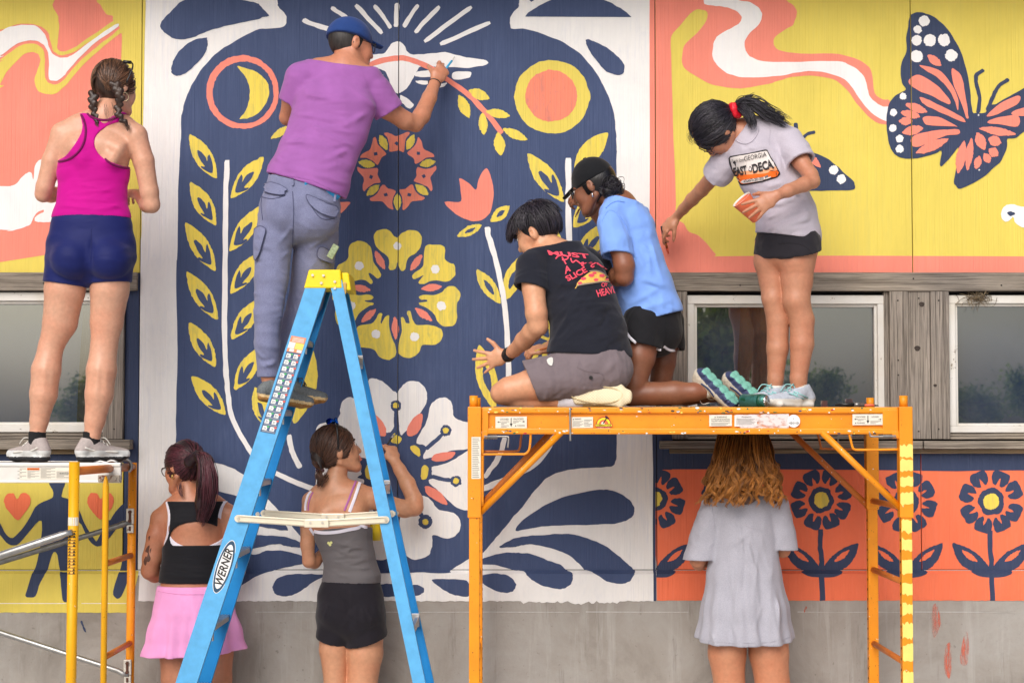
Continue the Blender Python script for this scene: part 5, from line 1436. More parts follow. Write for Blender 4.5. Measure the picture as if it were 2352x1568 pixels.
def shoe(name,ank,f,u,mats,parent,L=.262,h=.0045,sole_t=.026,laces=None):
    f,u,l=axes(f,u);a=np.asarray(ank,float)
    heel=a-f*.050-u*.058;toe=heel+f*(L-.055)
    sole=U(.012,cap(heel,heel+f*.07,.018,.018,l,1.75,1.7),cap(heel+f*.07,toe-f*.03,.017,.017,l,1.75,2.45),cap(toe-f*.03,toe+u*.006,.017,.015,l,2.45,2.0))
    up=U(.022,cap(a-f*.018+u*.012,heel+u*.030+f*.006,.034,.033),cap(a+f*.01-u*.004,heel+f*.075+u*.034,.036,.038),cap(heel+f*.07+u*.030,toe+u*.016,.037,.026,l,1.0,1.35))
    up=CUT(up,(a+u*.022,u+f*.25))
    up=SUB(up,CUT(cap(a+u*.06,a-u*.004,.031,.029),(a-u*.006,-u)),.004)
    z0=heel+u*(.018-.0);hl=u
    def mf(C):
        s=(C-heel)@u;t=(C-heel)@f
        m=np.where(s<.004,2,np.where(s<sole_t-.004,1,0))
        return m
    o=solid(name,U(.006,sole,up),mats,parent,h,mf)
    if laces is not None:
        b=bmesh.new()
        for k in range(5):
            c=a+f*(.035+.017*k)+u*(.020-.0105*k);w=.021+.001*k
            add_tube(b,[c-l*w-u*.006,c-l*w*.4+u*.006,c+l*w*.4+u*.006,c+l*w-u*.006],.0028,6)
        add_tube(b,catmull([a+f*.03+u*.026,a+f*.05+l*.03+u*.03,a+f*.08+l*.03+u*.004],4,False),.0024,6)
        add_tube(b,catmull([a+f*.03+u*.026,a+f*.05-l*.03+u*.03,a+f*.075-l*.033+u*.0],4,False),.0024,6)
        finish('laces',b,laces,o)
    return o
def foot(a,f,u=(0,0,1)):
    f,u,l=axes(f,u);a=np.asarray(a,float)
    return U(.02,cap(a-f*.02-u*.03,a+f*.12-u*.05,.026,.02,l,1.0,1.5))
# --- things laid onto a surface as the camera's picture shows them
_bv={}
def bvh(o):
    if o.name not in _bv:
        me=o.data;_bv[o.name]=BVHTree.FromPolygons([tuple(v.co)for v in me.vertices],[tuple(p.vertices)for p in me.polygons])
    return _bv[o.name]
CAMP=Vector((0,0,CAM_Z))
def hit(o,u,v,lift=.002):
    loc,no,_,_=bvh(o).ray_cast(CAMP,ray_dir(u,v))
    if loc is None:
        q=P(u,v,8.0);loc,no,_,_=bvh(o).find_nearest(Vector(q))
    if no.dot(ray_dir(u,v))>0:no=-no
    return np.array(loc+no*lift)
def piping(o,name,pts,r,mat,parent,closed=False,k=6,lift=.001,sides=6):
    c=catmull(pts,k,closed);return tube_obj(name,[hit(o,x,y,lift)for x,y in c],r,mat,parent,sides,True,closed)
def band(o,name,pts,w,mat,parent,k=6,lift=.003,across=None):
    """flat ribbon laid on a surface, w in metres"""
    c=[hit(o,x,y,lift)for x,y in catmull(pts,k,False)]
    b=bmesh.new();rows=[]
    for i,p in enumerate(c):
        t=nrm(c[min(i+1,len(c)-1)]-c[max(i-1,0)]);v=nrm(p-np.array(CAMP));s=nrm(np.cross(t,v))
        rows.append((b.verts.new(p-s*w/2),b.verts.new(p-v*.0025),b.verts.new(p+s*w/2)))
    for A,B in zip(rows,rows[1:]):
        for q in(0,1):b.faces.new((A[q],A[q+1],B[q+1],B[q])).smooth=True
    bmesh.ops.recalc_face_normals(b,faces=b.faces)
    return finish(name,b,mat,parent)
def patch(o,bm,pts,mi=0,lift=.003,smooth=0,maxlen=9.0):
    pts=[np.array(p,float)for p in pts]
    if smooth:pts=catmull(pts,smooth)
    t=bmesh.new();vs=[t.verts.new((p[0],p[1],0))for p in pts]
    for tr in tessellate_polygon([[Vector((p[0],p[1],0))for p in pts]]):
        try:t.faces.new([vs[i]for i in tr])
        except ValueError:pass
    _drape(o,bm,t,mi,lift,maxlen)
def _drape(o,bm,t,mi,lift,maxlen):
    for _ in range(5):
        es=[e for e in t.edges if e.calc_length()>maxlen]
        if not es:break
        bmesh.ops.subdivide_edges(t,edges=es,cuts=1,use_grid_fill=False)
    bmesh.ops.triangulate(t,faces=t.faces[:])
    m={v:bm.verts.new(hit(o,v.co.x,v.co.y,lift))for v in t.verts}
    for f in t.faces:
        try:bm.faces.new([m[v]for v in f.verts]).material_index=mi
        except ValueError:pass
    t.free()
def print_text(o,bm,s,org,ux,uy,mi=0,offset=0.0,shear=0.0,lift=.003,arc=0.0,maxlen=6.0):
    vs,fs=text_polys(s,offset,shear);t=bmesh.new();org,ux,uy=(np.array(q,float)for q in(org,ux,uy))
    bv=[t.verts.new((*(org+ux*a+uy*(b+arc*(1-(2*a-1)**2))),0))for a,b in vs]
    for f in fs:
        try:t.faces.new([bv[i]for i in f])
        except ValueError:pass
    _drape(o,bm,t,mi,lift,maxlen)
# --- hair
def scalp_lines(c,f,u,rad,starts,end,n,seed,lift=(.0,.006),K=9,jit=.004,bow=0.0):
    """locks that run over the skull from points (angle about u from the face, elevation) to a tie point"""
    f,u,l=axes(f,u);rs=np.random.RandomState(seed);R=np.array(rad);out=[];n=int(n*1.9)
    def dr(az,el):return np.array((math.sin(az)*math.cos(el),math.cos(az)*math.cos(el),math.sin(el)))
    for _ in range(n):
        a0,e0=starts(rs);s=dr(a0,e0);e=nrm(dr(*end)+rs.normal(size=3)*.06)
        om=math.acos(np.clip(np.dot(s,e),-1,1))+1e-6;k=1+lift[0]+rs.rand()*lift[1]*10;ph=rs.rand()*6
        ln=[]
        for t in np.linspace(0,1,K):
            d=(math.sin((1-t)*om)*s+math.sin(t*om)*e)/math.sin(om);d=nrm(d)
            q=R*d*k;ln.append(c+l*q[0]+f*q[1]+u*q[2]+rs.normal(size=3)*jit*.3+np.array((math.sin(ph+4*t),math.cos(ph+3*t),0))*jit*.5)
        out.append(ln)
    return np.array(out)
def guide_lines(guide,n,spread,seed,K=14,jit=.004,curl=0.0,cw=5.0,end_spread=None,trim=.15):
    """n locks scattered round a guide curve; spread is (start, end) in metres, curl a helix radius"""
    rs=np.random.RandomState(seed);g=np.array(catmull(guide,6,False));L=len(g);out=[];n=int(n*1.8)
    for _ in range(n):
        o=rs.normal(size=3);o=o/np.linalg.norm(o)*rs.rand()**.5;ph,w=rs.rand()*6.28,cw*(.8+.4*rs.rand());t1=1-trim*rs.rand();wob=rs.normal(size=3)*jit
        ln=[]
        for t in np.linspace(0,t1,K):
            x=t*(L-1);i=int(min(x,L-2));p=g[i]+(g[i+1]-g[i])*(x-i)
            s=spread[0]+(spread[1]-spread[0])*math.sin(min(1,t*1.3)*math.pi/2)
            if len(spread)>2:s*=1-(1-spread[2])*max(0,(t-.6)/.4)
            a=ph+w*t*6.28
            ln.append(p+o*s+wob*math.sin(3*t+ph)+np.array((math.cos(a),math.sin(a),.4*math.sin(a)))*curl*min(1,t*2.5))
        out.append(ln)
    return np.array(out)
def skullcap(c,f,u,rad,tilt=(.8,-.5),at=.045,s=1.0):
    f,u,l=axes(f,u);R=np.stack([l,f,u]).astype(np.float32)
    return CUT(ell(c+u*.024-f*.008,rad,R),(c+f*at,nrm(f*tilt[0]+u*tilt[1])))
def glasses(c,f,u,mat,parent,s=1.0,lens=None,name='glasses',out=.112):
    f,u,l=axes(f,u);b=bmesh.new();c=np.asarray(c,float);q=lambda a,bb,d:c+(l*a+f*bb+u*d)*s
    for sg in(1,-1):
        ring=[q(sg*.034+.026*math.cos(t),out-.012*abs(math.cos(t))*(math.cos(t)*sg>0),.006+.021*math.sin(t))for t in np.linspace(0,2*math.pi,16,endpoint=False)]
        add_tube(b,ring,.0022,6,closed=True)
        add_tube(b,[q(sg*.060,out-.012,.010),q(sg*.079,.05,.010),q(sg*.081,-.004,.010),q(sg*.080,-.022,-.012)],.002,6)
    add_tube(b,[q(.009,out,.010),q(0,out+.004,.012),q(-.009,out,.010)],.002,6)
    o=finish(name,b,mat,parent)
    if lens is not None:
        b=bmesh.new()
        for sg in(1,-1):b.faces.new([b.verts.new(q(sg*.034+.025*math.cos(t),out-.003,.006+.020*math.sin(t)))for t in np.linspace(0,2*math.pi,16,endpoint=False)])
        finish('lens',b,lens,o)
    return o
def ball_cap(name,c,f,u,mat,parent,rad=(.088,.104,.105),brim=.085,droop=.25,low=.012,lift=.012):
    f,u,l=axes(f,u);R=np.stack([l,f,u]).astype(np.float32);cc=c+u*.022-f*.006
    crown=CUT(ell(cc,rad,R),(c+u*low,-nrm(u+f*.10)))
    tip=c+u*(low+lift)+f*(rad[1]+brim*.55)-u*droop*brim;base=c+u*(low+lift+.006)+f*(rad[1]-.035)
    br=CUT(cap(base,tip,.008,.006,l,9.2,8.0),(base-f*.03,-f))
    br=('disp',br,lambda X:-.35*((X-A3(base))@A3(l))**2/.06)
    o=solid(name,U(.010,DISP(crown,creases([(c+u*.13,c+u*.03+f*.10,-.0016,.004),(c+u*.13,c+u*.03-f*.11,-.0016,.004),(c+u*.13,c+u*.03+l*.1,-.0016,.004),(c+u*.13,c+u*.03-l*.1,-.0016,.004)])),br),mat,parent,.005)
    b=bmesh.new();t=c+u*(.022+rad[2])-f*.006;add_tube(b,[t-u*.002,t+u*.004],.008,10);finish('cap_button',b,mat,o)
    return o
def eye(q,a,parent,iris):
    o=solid('eye',sph(q(a*.032,.084,.010),.0125),[plain_mat('eye_white',lin(232,226,220),.25)],parent,.003)
    b=bmesh.new();c,d=q(a*.032,.0975,.010),q(a*.032,.098,.010);add_tube(b,[q(a*.032,.0935,.010),q(a*.032,.0972,.010)],[.0062,.0050],12);finish('iris',b,iris,o)
def brow(q,a,parent,mat):
    tube_obj('eyebrow',catmull([q(a*.014,.098,.029),q(a*.034,.094,.035),q(a*.052,.080,.028)],4,False),.0034,mat,parent,6)

BLACK_PL=plain_mat('black_plastic',lin(24,24,26),.3)
GOLD=plain_mat('gold_ring',lin(226,190,110),.25,.9)
BROWN_HAIR=hair_mat('brown_hair',lin(40,26,20),lin(122,86,62))
DARK_BROWN=hair_mat('dark_brown_hair',lin(30,18,14),lin(100,66,48))
BLACK_HAIR=hair_mat('black_hair',lin(12,12,16),lin(52,48,58),.32)
WINE_HAIR=hair_mat('wine_tinted_hair',lin(24,10,16),lin(96,48,58),.34)
CURL_HAIR=hair_mat('golden_brown_hair',lin(54,27,12),lin(206,138,66),.40)
SOLE_W=plain_mat('white_sole',lin(226,224,216),.6,var=.06)
SOLE_D=plain_mat('dark_outsole',lin(40,40,44),.7)
# ------------------------------------------------------------------ the girl with braids on the left plank
def girl_braids():
    Y=8.0
    T=thing('person','girl with two dark braids, magenta racerback top and navy shorts on the plank','person',P(160,1062,Y))
    sk=skin_mat('fair_skin',lin(214,164,136))
    lat=(1,0,0)
    torso=tchain(lat,(222,300,8.02,66,.070),(218,340,8.0,84,.094),(214,400,8.0,77,.092),(212,445,7.99,73,.084),(210,500,7.98,84,.094),(209,560,7.98,95,.104),(209,588,7.98,97,.100))
    shl=U(.03,chain((243,262,8.0,25),(180,288,8.0,23),(143,306,8.0,24)),chain((243,262,8.0,25),(285,288,8.0,23),(312,310,8.0,25)),
            cap(P(175,340,7.93),P(190,365,7.92),.03,.02),cap(P(270,345,7.93),P(258,368,7.92),.03,.02))
    torso=U(.04,torso,shl)
    butt=U(.03,sph(P(166,596,7.915),.088),sph(P(252,598,7.915),.088))
    armA=chain((143,308,8.0,25),(120,370,8.0,23),(103,430,8.01,20),(99,446,8.02,18),(118,447,8.10,18),(165,440,8.24,12))
    armB=chain((313,312,8.0,25),(330,370,8.0,24),(343,440,8.01,21),(348,470,8.02,19),(338,470,8.09,18),(318,448,8.25,12))
    legA=chain((158,600,7.98,48),(149,665,7.98,46),(138,740,8.0,39),(117,796,8.0,28),(106,850,7.99,33),(100,905,7.99,31),(90,965,8.0,21),(85,1003,8.0,17),(84,1030,8.0,17))
    legB=chain((254,600,7.98,47),(252,665,7.98,44),(245,740,8.0,37),(239,796,8.0,30),(233,850,7.99,34),(228,905,7.99,32),(218,965,8.0,23),(211,1003,8.0,18),(210,1030,8.0,17))
    hc=P(262,202,8.03);hf,hu=(.55,.80,-.22),(.10,.22,1)
    H,q=head(hc,hf,hu,.97)
    neck=chain((244,275,8.0,28),(252,240,8.02,25))
    wa,wb=P(172,440,8.25),P(318,446,8.26)
    hands=U(.01,hand(wa,(.7,.6,.3),(0,.7,-.7),(0,0,1),(.6,.6,.6,.6)),hand(wb,(-.5,.8,.25),(-.2,.5,-.8),(-1,0,.2),(.7,.7,.7,.7)))
    fa,fb=P(85,1024,8.0),P(210,1024,8.0)
    body=U(.014,U(.03,torso,neck,butt),armA,armB,U(.006,legA,legB),hands)
    body=U(.012,body,H)
    D=lambda*l:[(P(*a,7.90),P(*b,7.90),h,w)for a,b,h,w in l]
    body=DISP(body,creases(D(((100,796),(134,798),-.0035,.006),((220,797),(256,797),-.0035,.006),((104,775),(112,830),.004,.009),((132,775),(128,820),.004,.009),((226,770),(224,830),.004,.009),((254,770),(252,822),.004,.009),((100,830),(98,925),.006,.016),((118,840),(113,915),.006,.014),((222,830),(218,920),.006,.016),((243,840),(238,915),.006,.014),((108,850),(105,920),-.004,.008),((232,850),(228,918),-.004,.008),((150,300),(185,345),.005,.018),((300,305),(268,350),.005,.018),((92,960),(90,1005),.003,.006),((214,960),(212,1005),.003,.006),((160,352),(195,340),-.004,.009),((262,352),(240,335),-.004,.009))))
    solid('body',body,sk,T,.0055)
    # top with racer back
    mag=cloth_mat('magenta_jersey',lin(196,2,140),.05,.75,.1,sheen=.1,fold=.25,fold_scale=(5,5,14))
    trim=cloth_mat('plum_binding',lin(116,0,82),.05,.8,.1,fold=0)
    def cut(cu,cv,ru,rv):return ell(P(cu,cv,8.0),np.array((ru*px(8),.6,rv*px(8))))
    top=OFF(torso,.006)
    top=CUT(top,(P(210,504,8),(0,0,-1)),(P(225,262,8),(-.05,0,1)))
    cA,cB=(134,302,63,69),(297,334,70,52)
    nk=ell(P(240,240,8.0),np.array((50*px(8),.6,36*px(8))))
    top=SUB(SUB(SUB(SUB(top,cut(*cA),.002),cut(*cB),.002),nk,.002),cut(324,282,45,30),.002)
    sd=addf(rcr(9,16,(140,288),(400,495),(4,12),(40,60),7.9,.0035,.006),creases([(P(140,470,7.9),P(215,480,7.88),.006,.010),(P(215,482,7.88),P(290,470,7.9),.006,.010),(P(137,455,7.9),P(290,462,7.88),.004,.008),(P(150,415,7.9),P(260,440,7.9),.003,.009),(P(285,415,7.9),P(215,452,7.9),.003,.009)]))
    top=HEM(DISP(top,sd),(P(210,503,8),(0,0,-1)),.04)
    ot=solid('racerback_top',top,mag,T,.005)
    el=lambda c,a0,a1,n=14:[(c[0]+c[2]*math.cos(t),c[1]-c[3]*math.sin(t))for t in np.linspace(a0,a1,n)]
    piping(ot,'binding',el((134,302,63,69),.58,-1.55,20),.0055,trim,T)
    piping(ot,'binding',el((297,334,70,52),1.75,4.72,24),.0055,trim,T)
    piping(ot,'binding',el((240,240,50,36),3.75,5.5),.0055,trim,T)
    # shorts
    nav=cloth_mat('navy_spandex',lin(20,30,92),.05,.6,.1,sheen=.12,fold=.2,fold_scale=(6,6,16))
    sh=OFF(U(.010,U(.03,CUT(tchain(lat,(210,470,7.98,78,.088),(210,520,7.98,87,.100),(209,560,7.98,96,.112),(209,590,7.98,100,.106)),(P(210,496,8),(0,0,1))),butt),
        CUT(OFF(legA,.004),(P(149,650,7.95),(-.14,0,-1))),CUT(OFF(legB,.004),(P(254,646,7.95),(.06,0,-1))),cap(P(207,600,7.97),P(207,618,7.97),.075)),.006)
    sh=CUT(sh,(P(210,497,8),(0,0,1)))
    sh=DISP(sh,creases([(P(209,545,7.86),P(208,610,7.84),-.006,.009),(P(108,590,7.9),P(150,615,7.86),.003,.007),(P(110,605,7.9),P(160,640,7.86),.003,.007),(P(308,560,7.9),P(270,580,7.87),.003,.007),(P(310,585,7.9),P(262,612,7.86),.003,.007),(P(125,522,7.9),P(295,522,7.9),.002,.005)]))
    os_=solid('shorts',sh,nav,T,.005)
    piping(os_,'seam',[(209,524),(209,560),(208,600)],.0012,nav,T)
    # feet
    sock=plain_mat('black_sock',lin(22,22,24),.9)
    for f0,ff in((fa,(-.80,.56,0)),(fb,(.76,.60,0))):
        a=f0 .copy();f_,u_,l_=axes(ff,(0,0,1))
        base_z=Z_PLK;a[2]=base_z+.058+.0185
        solid('sock',CUT(cap(a+u_*.075,a,.0375,.038),(a+u_*.060,u_)),sock,T,.005)
        o=shoe('trainer',a,ff,(0,0,1),[plain_mat('grey_mesh',lin(176,166,162),.8,var=.12,scale=90),plain_mat('silver_sole',lin(214,216,214),.5,var=.12,scale=30),SOLE_D],T,sole_t=.036,laces=SOLE_W)
        b=bmesh.new()
        for sg in(-1,1):
            c=a-f_*.012+l_*sg*.031-u_*.004;add_tube(b,[c,c+l_*sg*.004],.008,10)
            pts=[a+f_*x-u_*z+l_*sg*(.034+.004*(x>0))for x,z in((-.045,.012),(0,.026),(.06,.03),(.11,.034))]
            add_tube(b,catmull(pts,4,False),.0042,6)
        finish('shoe_stripe',b,SOLE_W,o)
    # hair: parted, two braids
    f_,u_,l_=axes(hf,hu)
    cap_h=skullcap(hc,hf,hu,(.080,.099,.100),(.85,-.42),.038)
    hair=solid('hair',cap_h,BROWN_HAIR,T,.005)
    lines=[]
    for sg,end in((1,(2.15,-.55)),(-1,(-2.35,-.60))):
        lines.append(scalp_lines(hc+u_*.024-f_*.008,hf,hu,(.081,.100,.101),lambda r:(sg*(.25+2.4*r.rand()),1.25-1.5*abs(r.rand()-.2)),end,130,5+sg,(.0,.007),9,.003))
    for sg in(1,-1):lines.append(scalp_lines(hc+u_*.024-f_*.008,hf,hu,(.081,.100,.101),lambda r:(sg*(2.1+1.0*r.rand()),1.3-1.5*r.rand()),(sg*2.4,-.62),110,15+sg,(.005,.006),9,.003))
    strands('hair_strands',np.concatenate(lines),.0021,BROWN_HAIR,hair)
    for guide,n in(([P(216,215,7.955),P(213,235,7.945),P(216,255,7.95),P(222,272,7.945),P(222,280,7.94)],9),([P(262,190,7.915),P(276,220,7.91),P(272,245,7.925),P(272,262,7.92),P(285,280,7.925),P(291,285,7.93)],14)):
        g=np.array(catmull(guide,8,False));d=np.concatenate([[0],np.cumsum(np.linalg.norm(np.diff(g,axis=0),axis=1))]);at=lambda s:np.array([np.interp(s*d[-1],d,g[:,i])for i in range(3)])
        bits=[]
        for k in range(n):
            t=(k+.5)/n;p=at(t);w=.024*(1-.42*t);s=1 if k%2 else-1;tn=nrm(at(min(1,t+.05))-at(max(0,t-.05)));sd=nrm(np.cross(tn,(0,1,0)))
            bits.append(cap(p+sd*s*w*.55-tn*w*.35,p-sd*s*w*.25+tn*w*.75,w*.62,w*.50))
        solid('braid',U(.003,*bits),BROWN_HAIR,T,.0035,relax=0)
        strands('braid_end',guide_lines([guide[-1],guide[-1]+np.array((.004,0,-.012)),guide[-1]+np.array((.006,0,-.03))],14,(.004,.007,.5),2,6),.0010,BROWN_HAIR,T)
    strands('stray_hairs',np.concatenate([guide_lines([P(245,240,7.935),P(243,260,7.925),P(252,285,7.905)],6,(.012,.012),4,8),guide_lines([P(258,236,7.93),P(262,262,7.92),P(250,290,7.905)],5,(.012,.01),6,8)]),.0004,BROWN_HAIR,T)
    # hoop, sunglasses pushed up
    e=q(-.080,-.004,-.04)
    tube_obj('hoop_earring',[e+np.array((0,0,-.017))+np.array((math.cos(t)*.9,math.cos(t)*.35,math.sin(t)))*.019 for t in np.linspace(0,2*math.pi,18,endpoint=False)],.0019,plain_mat('pale_gold',lin(232,214,170),.25,.8),T,6,True,True)
    sg=bmesh.new();p0,p1,p2,p3=P(283,142,7.97),P(302,144,7.98),P(304,158,7.95),P(290,190,7.93)
    add_tube(sg,catmull([p0,p1,p2,p3],4,False),.0035,8);add_tube(sg,[p0,p1],.0075,8)
    finish('sunglasses',sg,BLACK_PL,T)
    return T
girl_braids()

# ------------------------------------------------------------------ the man on the ladder
def man_ladder():
    T=thing('person','man in a purple tee, grey cargo trousers and blue cap painting from the ladder','person',P(650,945,7.97))
    sk=skin_mat('tanned_skin',lin(198,136,106))
    lat=(.97,-.05,.22)
    torso=tchain(lat,(786,178,8.12,70,.085),(770,240,8.09,88,.105),(756,300,8.06,83,.106),(732,356,8.03,82,.104),(706,415,8.0,84,.106),(690,470,7.97,86,.112))
    shl=U(.03,chain((793,152,8.12,26),(730,160,8.12,25),(692,178,8.11,28)),chain((793,152,8.12,26),(845,180,8.12,26),(868,215,8.13,28)))
    armB=chain((868,215,8.13,27),(890,250,8.15,24),(930,277,8.20,21),(954,284,8.24,19),(968,266,8.28,20),(986,225,8.36,17),(999,190,8.42,12.5))
    armA=chain((690,180,8.11,27),(670,230,8.14,22),(660,270,8.20,18),(668,268,8.30,16),(720,230,8.42,13))
    legA=chain((648,480,7.96,42),(630,560,7.94,36),(625,640,7.93,32),(618,720,7.92,27),(615,790,7.93,23),(619,862,7.95,19),(620,885,7.95,17))
    legB=chain((722,480,8.0,46),(726,550,8.04,42),(719,610,8.06,39),(702,690,8.08,32),(670,780,8.10,27),(648,862,8.10,20),(648,885,8.10,17))
    hc=P(803,104,8.16);hf,hu=(.84,.52,-.14),(.05,.1,1)
    H,q=head(hc,hf,hu,1.0)
    neck=chain((792,160,8.12,31),(800,128,8.14,29))
    wr=P(1000,187,8.42)
    hd=hand(wr,(.45,.35,.80),(-.35,.85,-.1),(-.9,0,.3),(.55,.7,.85,.95),.03,1.0,.75,.75)
    body=U(.014,U(.03,torso,shl,neck),armA,armB,U(.006,legA,legB))
    body=U(.008,U(.012,body,H),hd)
    solid('body',body,sk,T,.0055)
    tee=cloth_mat('purple_cotton',lin(160,98,168),.07,.9,.25,fold=.5,fold_scale=(3,3,9))
    slB=chain((866,213,8.13,35),(899,266,8.16,37));slA=chain((690,180,8.11,35),(669,240,8.15,33))
    ctr=nrm(P(899,266,8.16)-P(866,213,8.13));ctA=nrm(P(669,240,8.15)-P(690,180,8.11))
    bodyT=U(.03,OFF(tchain(lat,(784,185,8.12,76,.090),(768,240,8.09,93,.113),(754,300,8.06,89,.114),(728,356,8.03,89,.114),(708,410,8.0,94,.120),(694,460,7.98,97,.122)),.004),OFF(shl,.010))
    hemp,hemn=P(705,428,8.0),np.array((-.34,0,-1.0))
    bodyT=CUT(bodyT,(P(795,146,8.12),(.12,-.25,1)))
    S_=lambda pts,h,w:[(P(*a,y),P(*b,y),h,w)for a,b,y in pts]
    cr=creases(S_([((672,320),(760,350),7.95),((660,348),(770,372),7.93),((655,385),(790,420),7.9),((690,300),(795,330),7.96),((680,262),(815,285),7.98),((795,345),(730,380),7.93),((780,380),(700,400),7.92),((665,330),(720,322),7.95),((650,372),(730,360),7.93),((700,215),(780,235),7.99),((800,200),(868,250),8.02),((840,260),(780,300),7.98),((690,405),(760,440),7.9)],.013,.012))
    bodyT=HEM(DISP(bodyT,addf(cr,folds(3,.003,.26,(1,.4,1.3)),rcr(7,46,(655,785),(230,430),(12,14),(40,80),7.94,.006,.008),rcr(8,14,(690,860),(170,240),(25,30),(30,50),8.02,.004,.008))),(hemp,hemn),.05)
    slB_=HEM(DISP(slB,folds(8,.004,.09)),(P(893,258,8.16),ctr),.05);slA_=HEM(slA,(P(671,235,8.15),ctA),.05)
    ot=solid('tee_shirt',U(.02,bodyT,slB_,slA_),tee,T,.0055)
    piping(ot,'seam',[(612,402),(660,404),(720,416),(780,446)],.0012,tee,T)
    # trousers
    cg=cloth_mat('grey_blue_canvas',lin(130,134,164),.10,.9,.35,heather=lin(104,108,140),fold=.35,fold_scale=(4,4,5))
    hips=tchain(lat,(698,415,7.99,84,.108),(690,470,7.97,90,.118),(688,500,7.97,90,.118))
    lA=chain((645,480,7.96,48),(628,560,7.94,43),(624,640,7.93,39),(617,720,7.92,33),(614,790,7.93,29),(617,860,7.95,25),(617,880,7.95,25))
    lB=chain((725,480,8.0,54),(726,550,8.04,50),(719,610,8.06,47),(702,690,8.08,39),(670,780,8.10,34),(650,860,8.11,26),(650,880,8.11,25))
    tr=U(.02,hips,U(.004,CUT(lA,(P(619,866,7.95),(0,0,-1))),CUT(lB,(P(648,866,8.1),(0,0,-1)))),sph(P(650,490,7.915),.088),sph(P(725,500,7.935),.088))
    tr=CUT(tr,(P(695,424,7.99),(.30,0,1)))
    cr=creases(S_([((672,520),(640,560),7.86),((680,480),(672,640),7.88),((668,500),(720,530),7.88),((600,560),(650,590),7.88),((760,560),(690,590),7.9),((750,590),(685,620),7.92),((600,650),(650,640),7.89),((595,690),(645,700),7.89),((590,740),(645,725),7.9),((700,680),(650,700),7.95),((690,710),(640,760),7.97),((595,790),(640,800),7.9),((598,840),(640,828),7.9),((645,430),(625,500),7.86)],.0075,.010))
    cgs=plain_mat('trouser_seam',lin(84,88,118),.9)
    otr=solid('trousers',DISP(tr,addf(cr,folds(12,.004,.12),rcr(4,34,(590,650),(560,860),(5,25),(20,40),7.89,.007,.008),rcr(5,22,(660,770),(480,680),(-25,30),(25,50),7.93,.007,.009),rcr(6,16,(605,770),(440,500),(15,40),(20,40),7.88,.005,.008),creases(S_([((676,520),(668,640),7.89),((668,640),(644,780),7.93)],-.012,.009)))),cg,T,.005)
    for pts in([(603,433),(625,420),(660,436),(655,442),(652,450),(622,447)],[(704,449),(730,458),(770,475),(767,498),(740,492),(722,480),(708,464)]):
        b=bmesh.new();patch(otr,b,pts,0,.010,3);finish('pocket_flap',b,cg,T);piping(otr,'seam',pts,.0016,cgs,T,True,lift=.010)
    for pts in([(604,440),(600,470),(604,505)],[(672,440),(674,480),(673,530),(671,580)],[(600,452),(625,457),(655,450)],[(704,455),(735,500),(768,502)]):piping(otr,'seam',pts,.0018,cgs,T,lift=.0015)
    for pk in([(590,527),(612,525),(606,556),(596,590),(588,590)],[(732,566),(748,570),(764,585),(760,604),(745,600),(728,590)]):
        b=bmesh.new();patch(otr,b,pk,0,.012,2);finish('cargo_pocket',b,cg,T);piping(otr,'seam',pk,.0018,cgs,T,True,4,lift=.012)
    bl=plain_mat('teal_belt',lin(26,140,196),.6,var=.1)
    band(otr,'belt',[(700,421),(730,428),(755,440),(775,458)],.030,bl,T,lift=.004)
    for u,v in((676,416),(768,452)):
        band(otr,'belt_loop',[(u,v-8),(u-3,v+12)],.010,cg,T,lift=.009)
    shoeM=[plain_mat('grey_shoe_mesh',lin(104,110,112),.8,var=.25,scale=110),plain_mat('tan_midsole',lin(206,178,130),.8,var=.25,scale=40),plain_mat('gum_outsole',lin(150,108,56),.8,var=.25,scale=50)]
    zs=P(700,950,7.98)[2]+.0125
    a0=P(632,880,7.95);a0[2]=zs+.078+.03;a1=P(664,866,8.1);a1[2]=zs+.078+.045
    shoe('work_shoe',a0,(.94,.26,-.17),(.16,0,1),shoeM,T,.262,sole_t=.020,laces=plain_mat('dark_lace',lin(60,62,62),.8));shoe('work_shoe',a1,(.93,.28,-.12),(.12,0,1),shoeM,T,.262,sole_t=.020,laces=plain_mat('grey_lace',lin(70,72,72),.8))
    capm=cloth_mat('blue_cap',lin(34,64,124),.08,.8,.2,fold=.2)
    f_,u_,l_=axes(hf,hu)
    hr=hair_mat('short_grey_hair',lin(28,24,22),lin(120,110,104),.5)
    hs=CUT(ell(hc+u_*.022-f_*.008,(.077,.096,.094),np.stack([l_,f_,u_]).astype(np.float32)),(hc+f_*.030,nrm(f_*.9-u_*.25)),(hc-u_*.062-f_*.02,-nrm(u_+f_*.35)))
    solid('hair',hs,hr,T,.005)
    ball_cap('baseball_cap',hc+u_*.008,hf,hu+np.array((-.18,0,0)),capm,T,(.096,.108,.100),.100,.10,.010,.022)
    glasses(hc,hf,hu,BLACK_PL,T,1.0)
    wl=nrm(P(1003,178,8.44)-P(996,200,8.40));_,sa,sb=frame_axes(wl);wc=P(998,192,8.42)
    tube_obj('wristband',[wc+(sa*math.cos(t)+sb*math.sin(t))*.028 for t in np.linspace(0,2*math.pi,16,endpoint=False)],.0034,BLACK_PL,T,6,True,True)
    B=thing('paint_marker','slim blue paint marker in the hand of the man on the ladder','marker',P(1037,142,8.46))
    tube_obj('barrel',[P(1018,166,8.44),P(1038,140,8.475)],.0052,plain_mat('blue_barrel',lin(60,170,220),.4),B)
    tube_obj('tip',[P(1038,140,8.475),P(1042,134,8.51),P(1044,131,8.535)],[.0045,.003,.0018],SOLE_W,B)
    # a folded brush handle in the cargo pocket
    B=thing('folded_paper','folded green printed paper poking out of the man’s cargo pocket','paper',P(768,575,7.92))
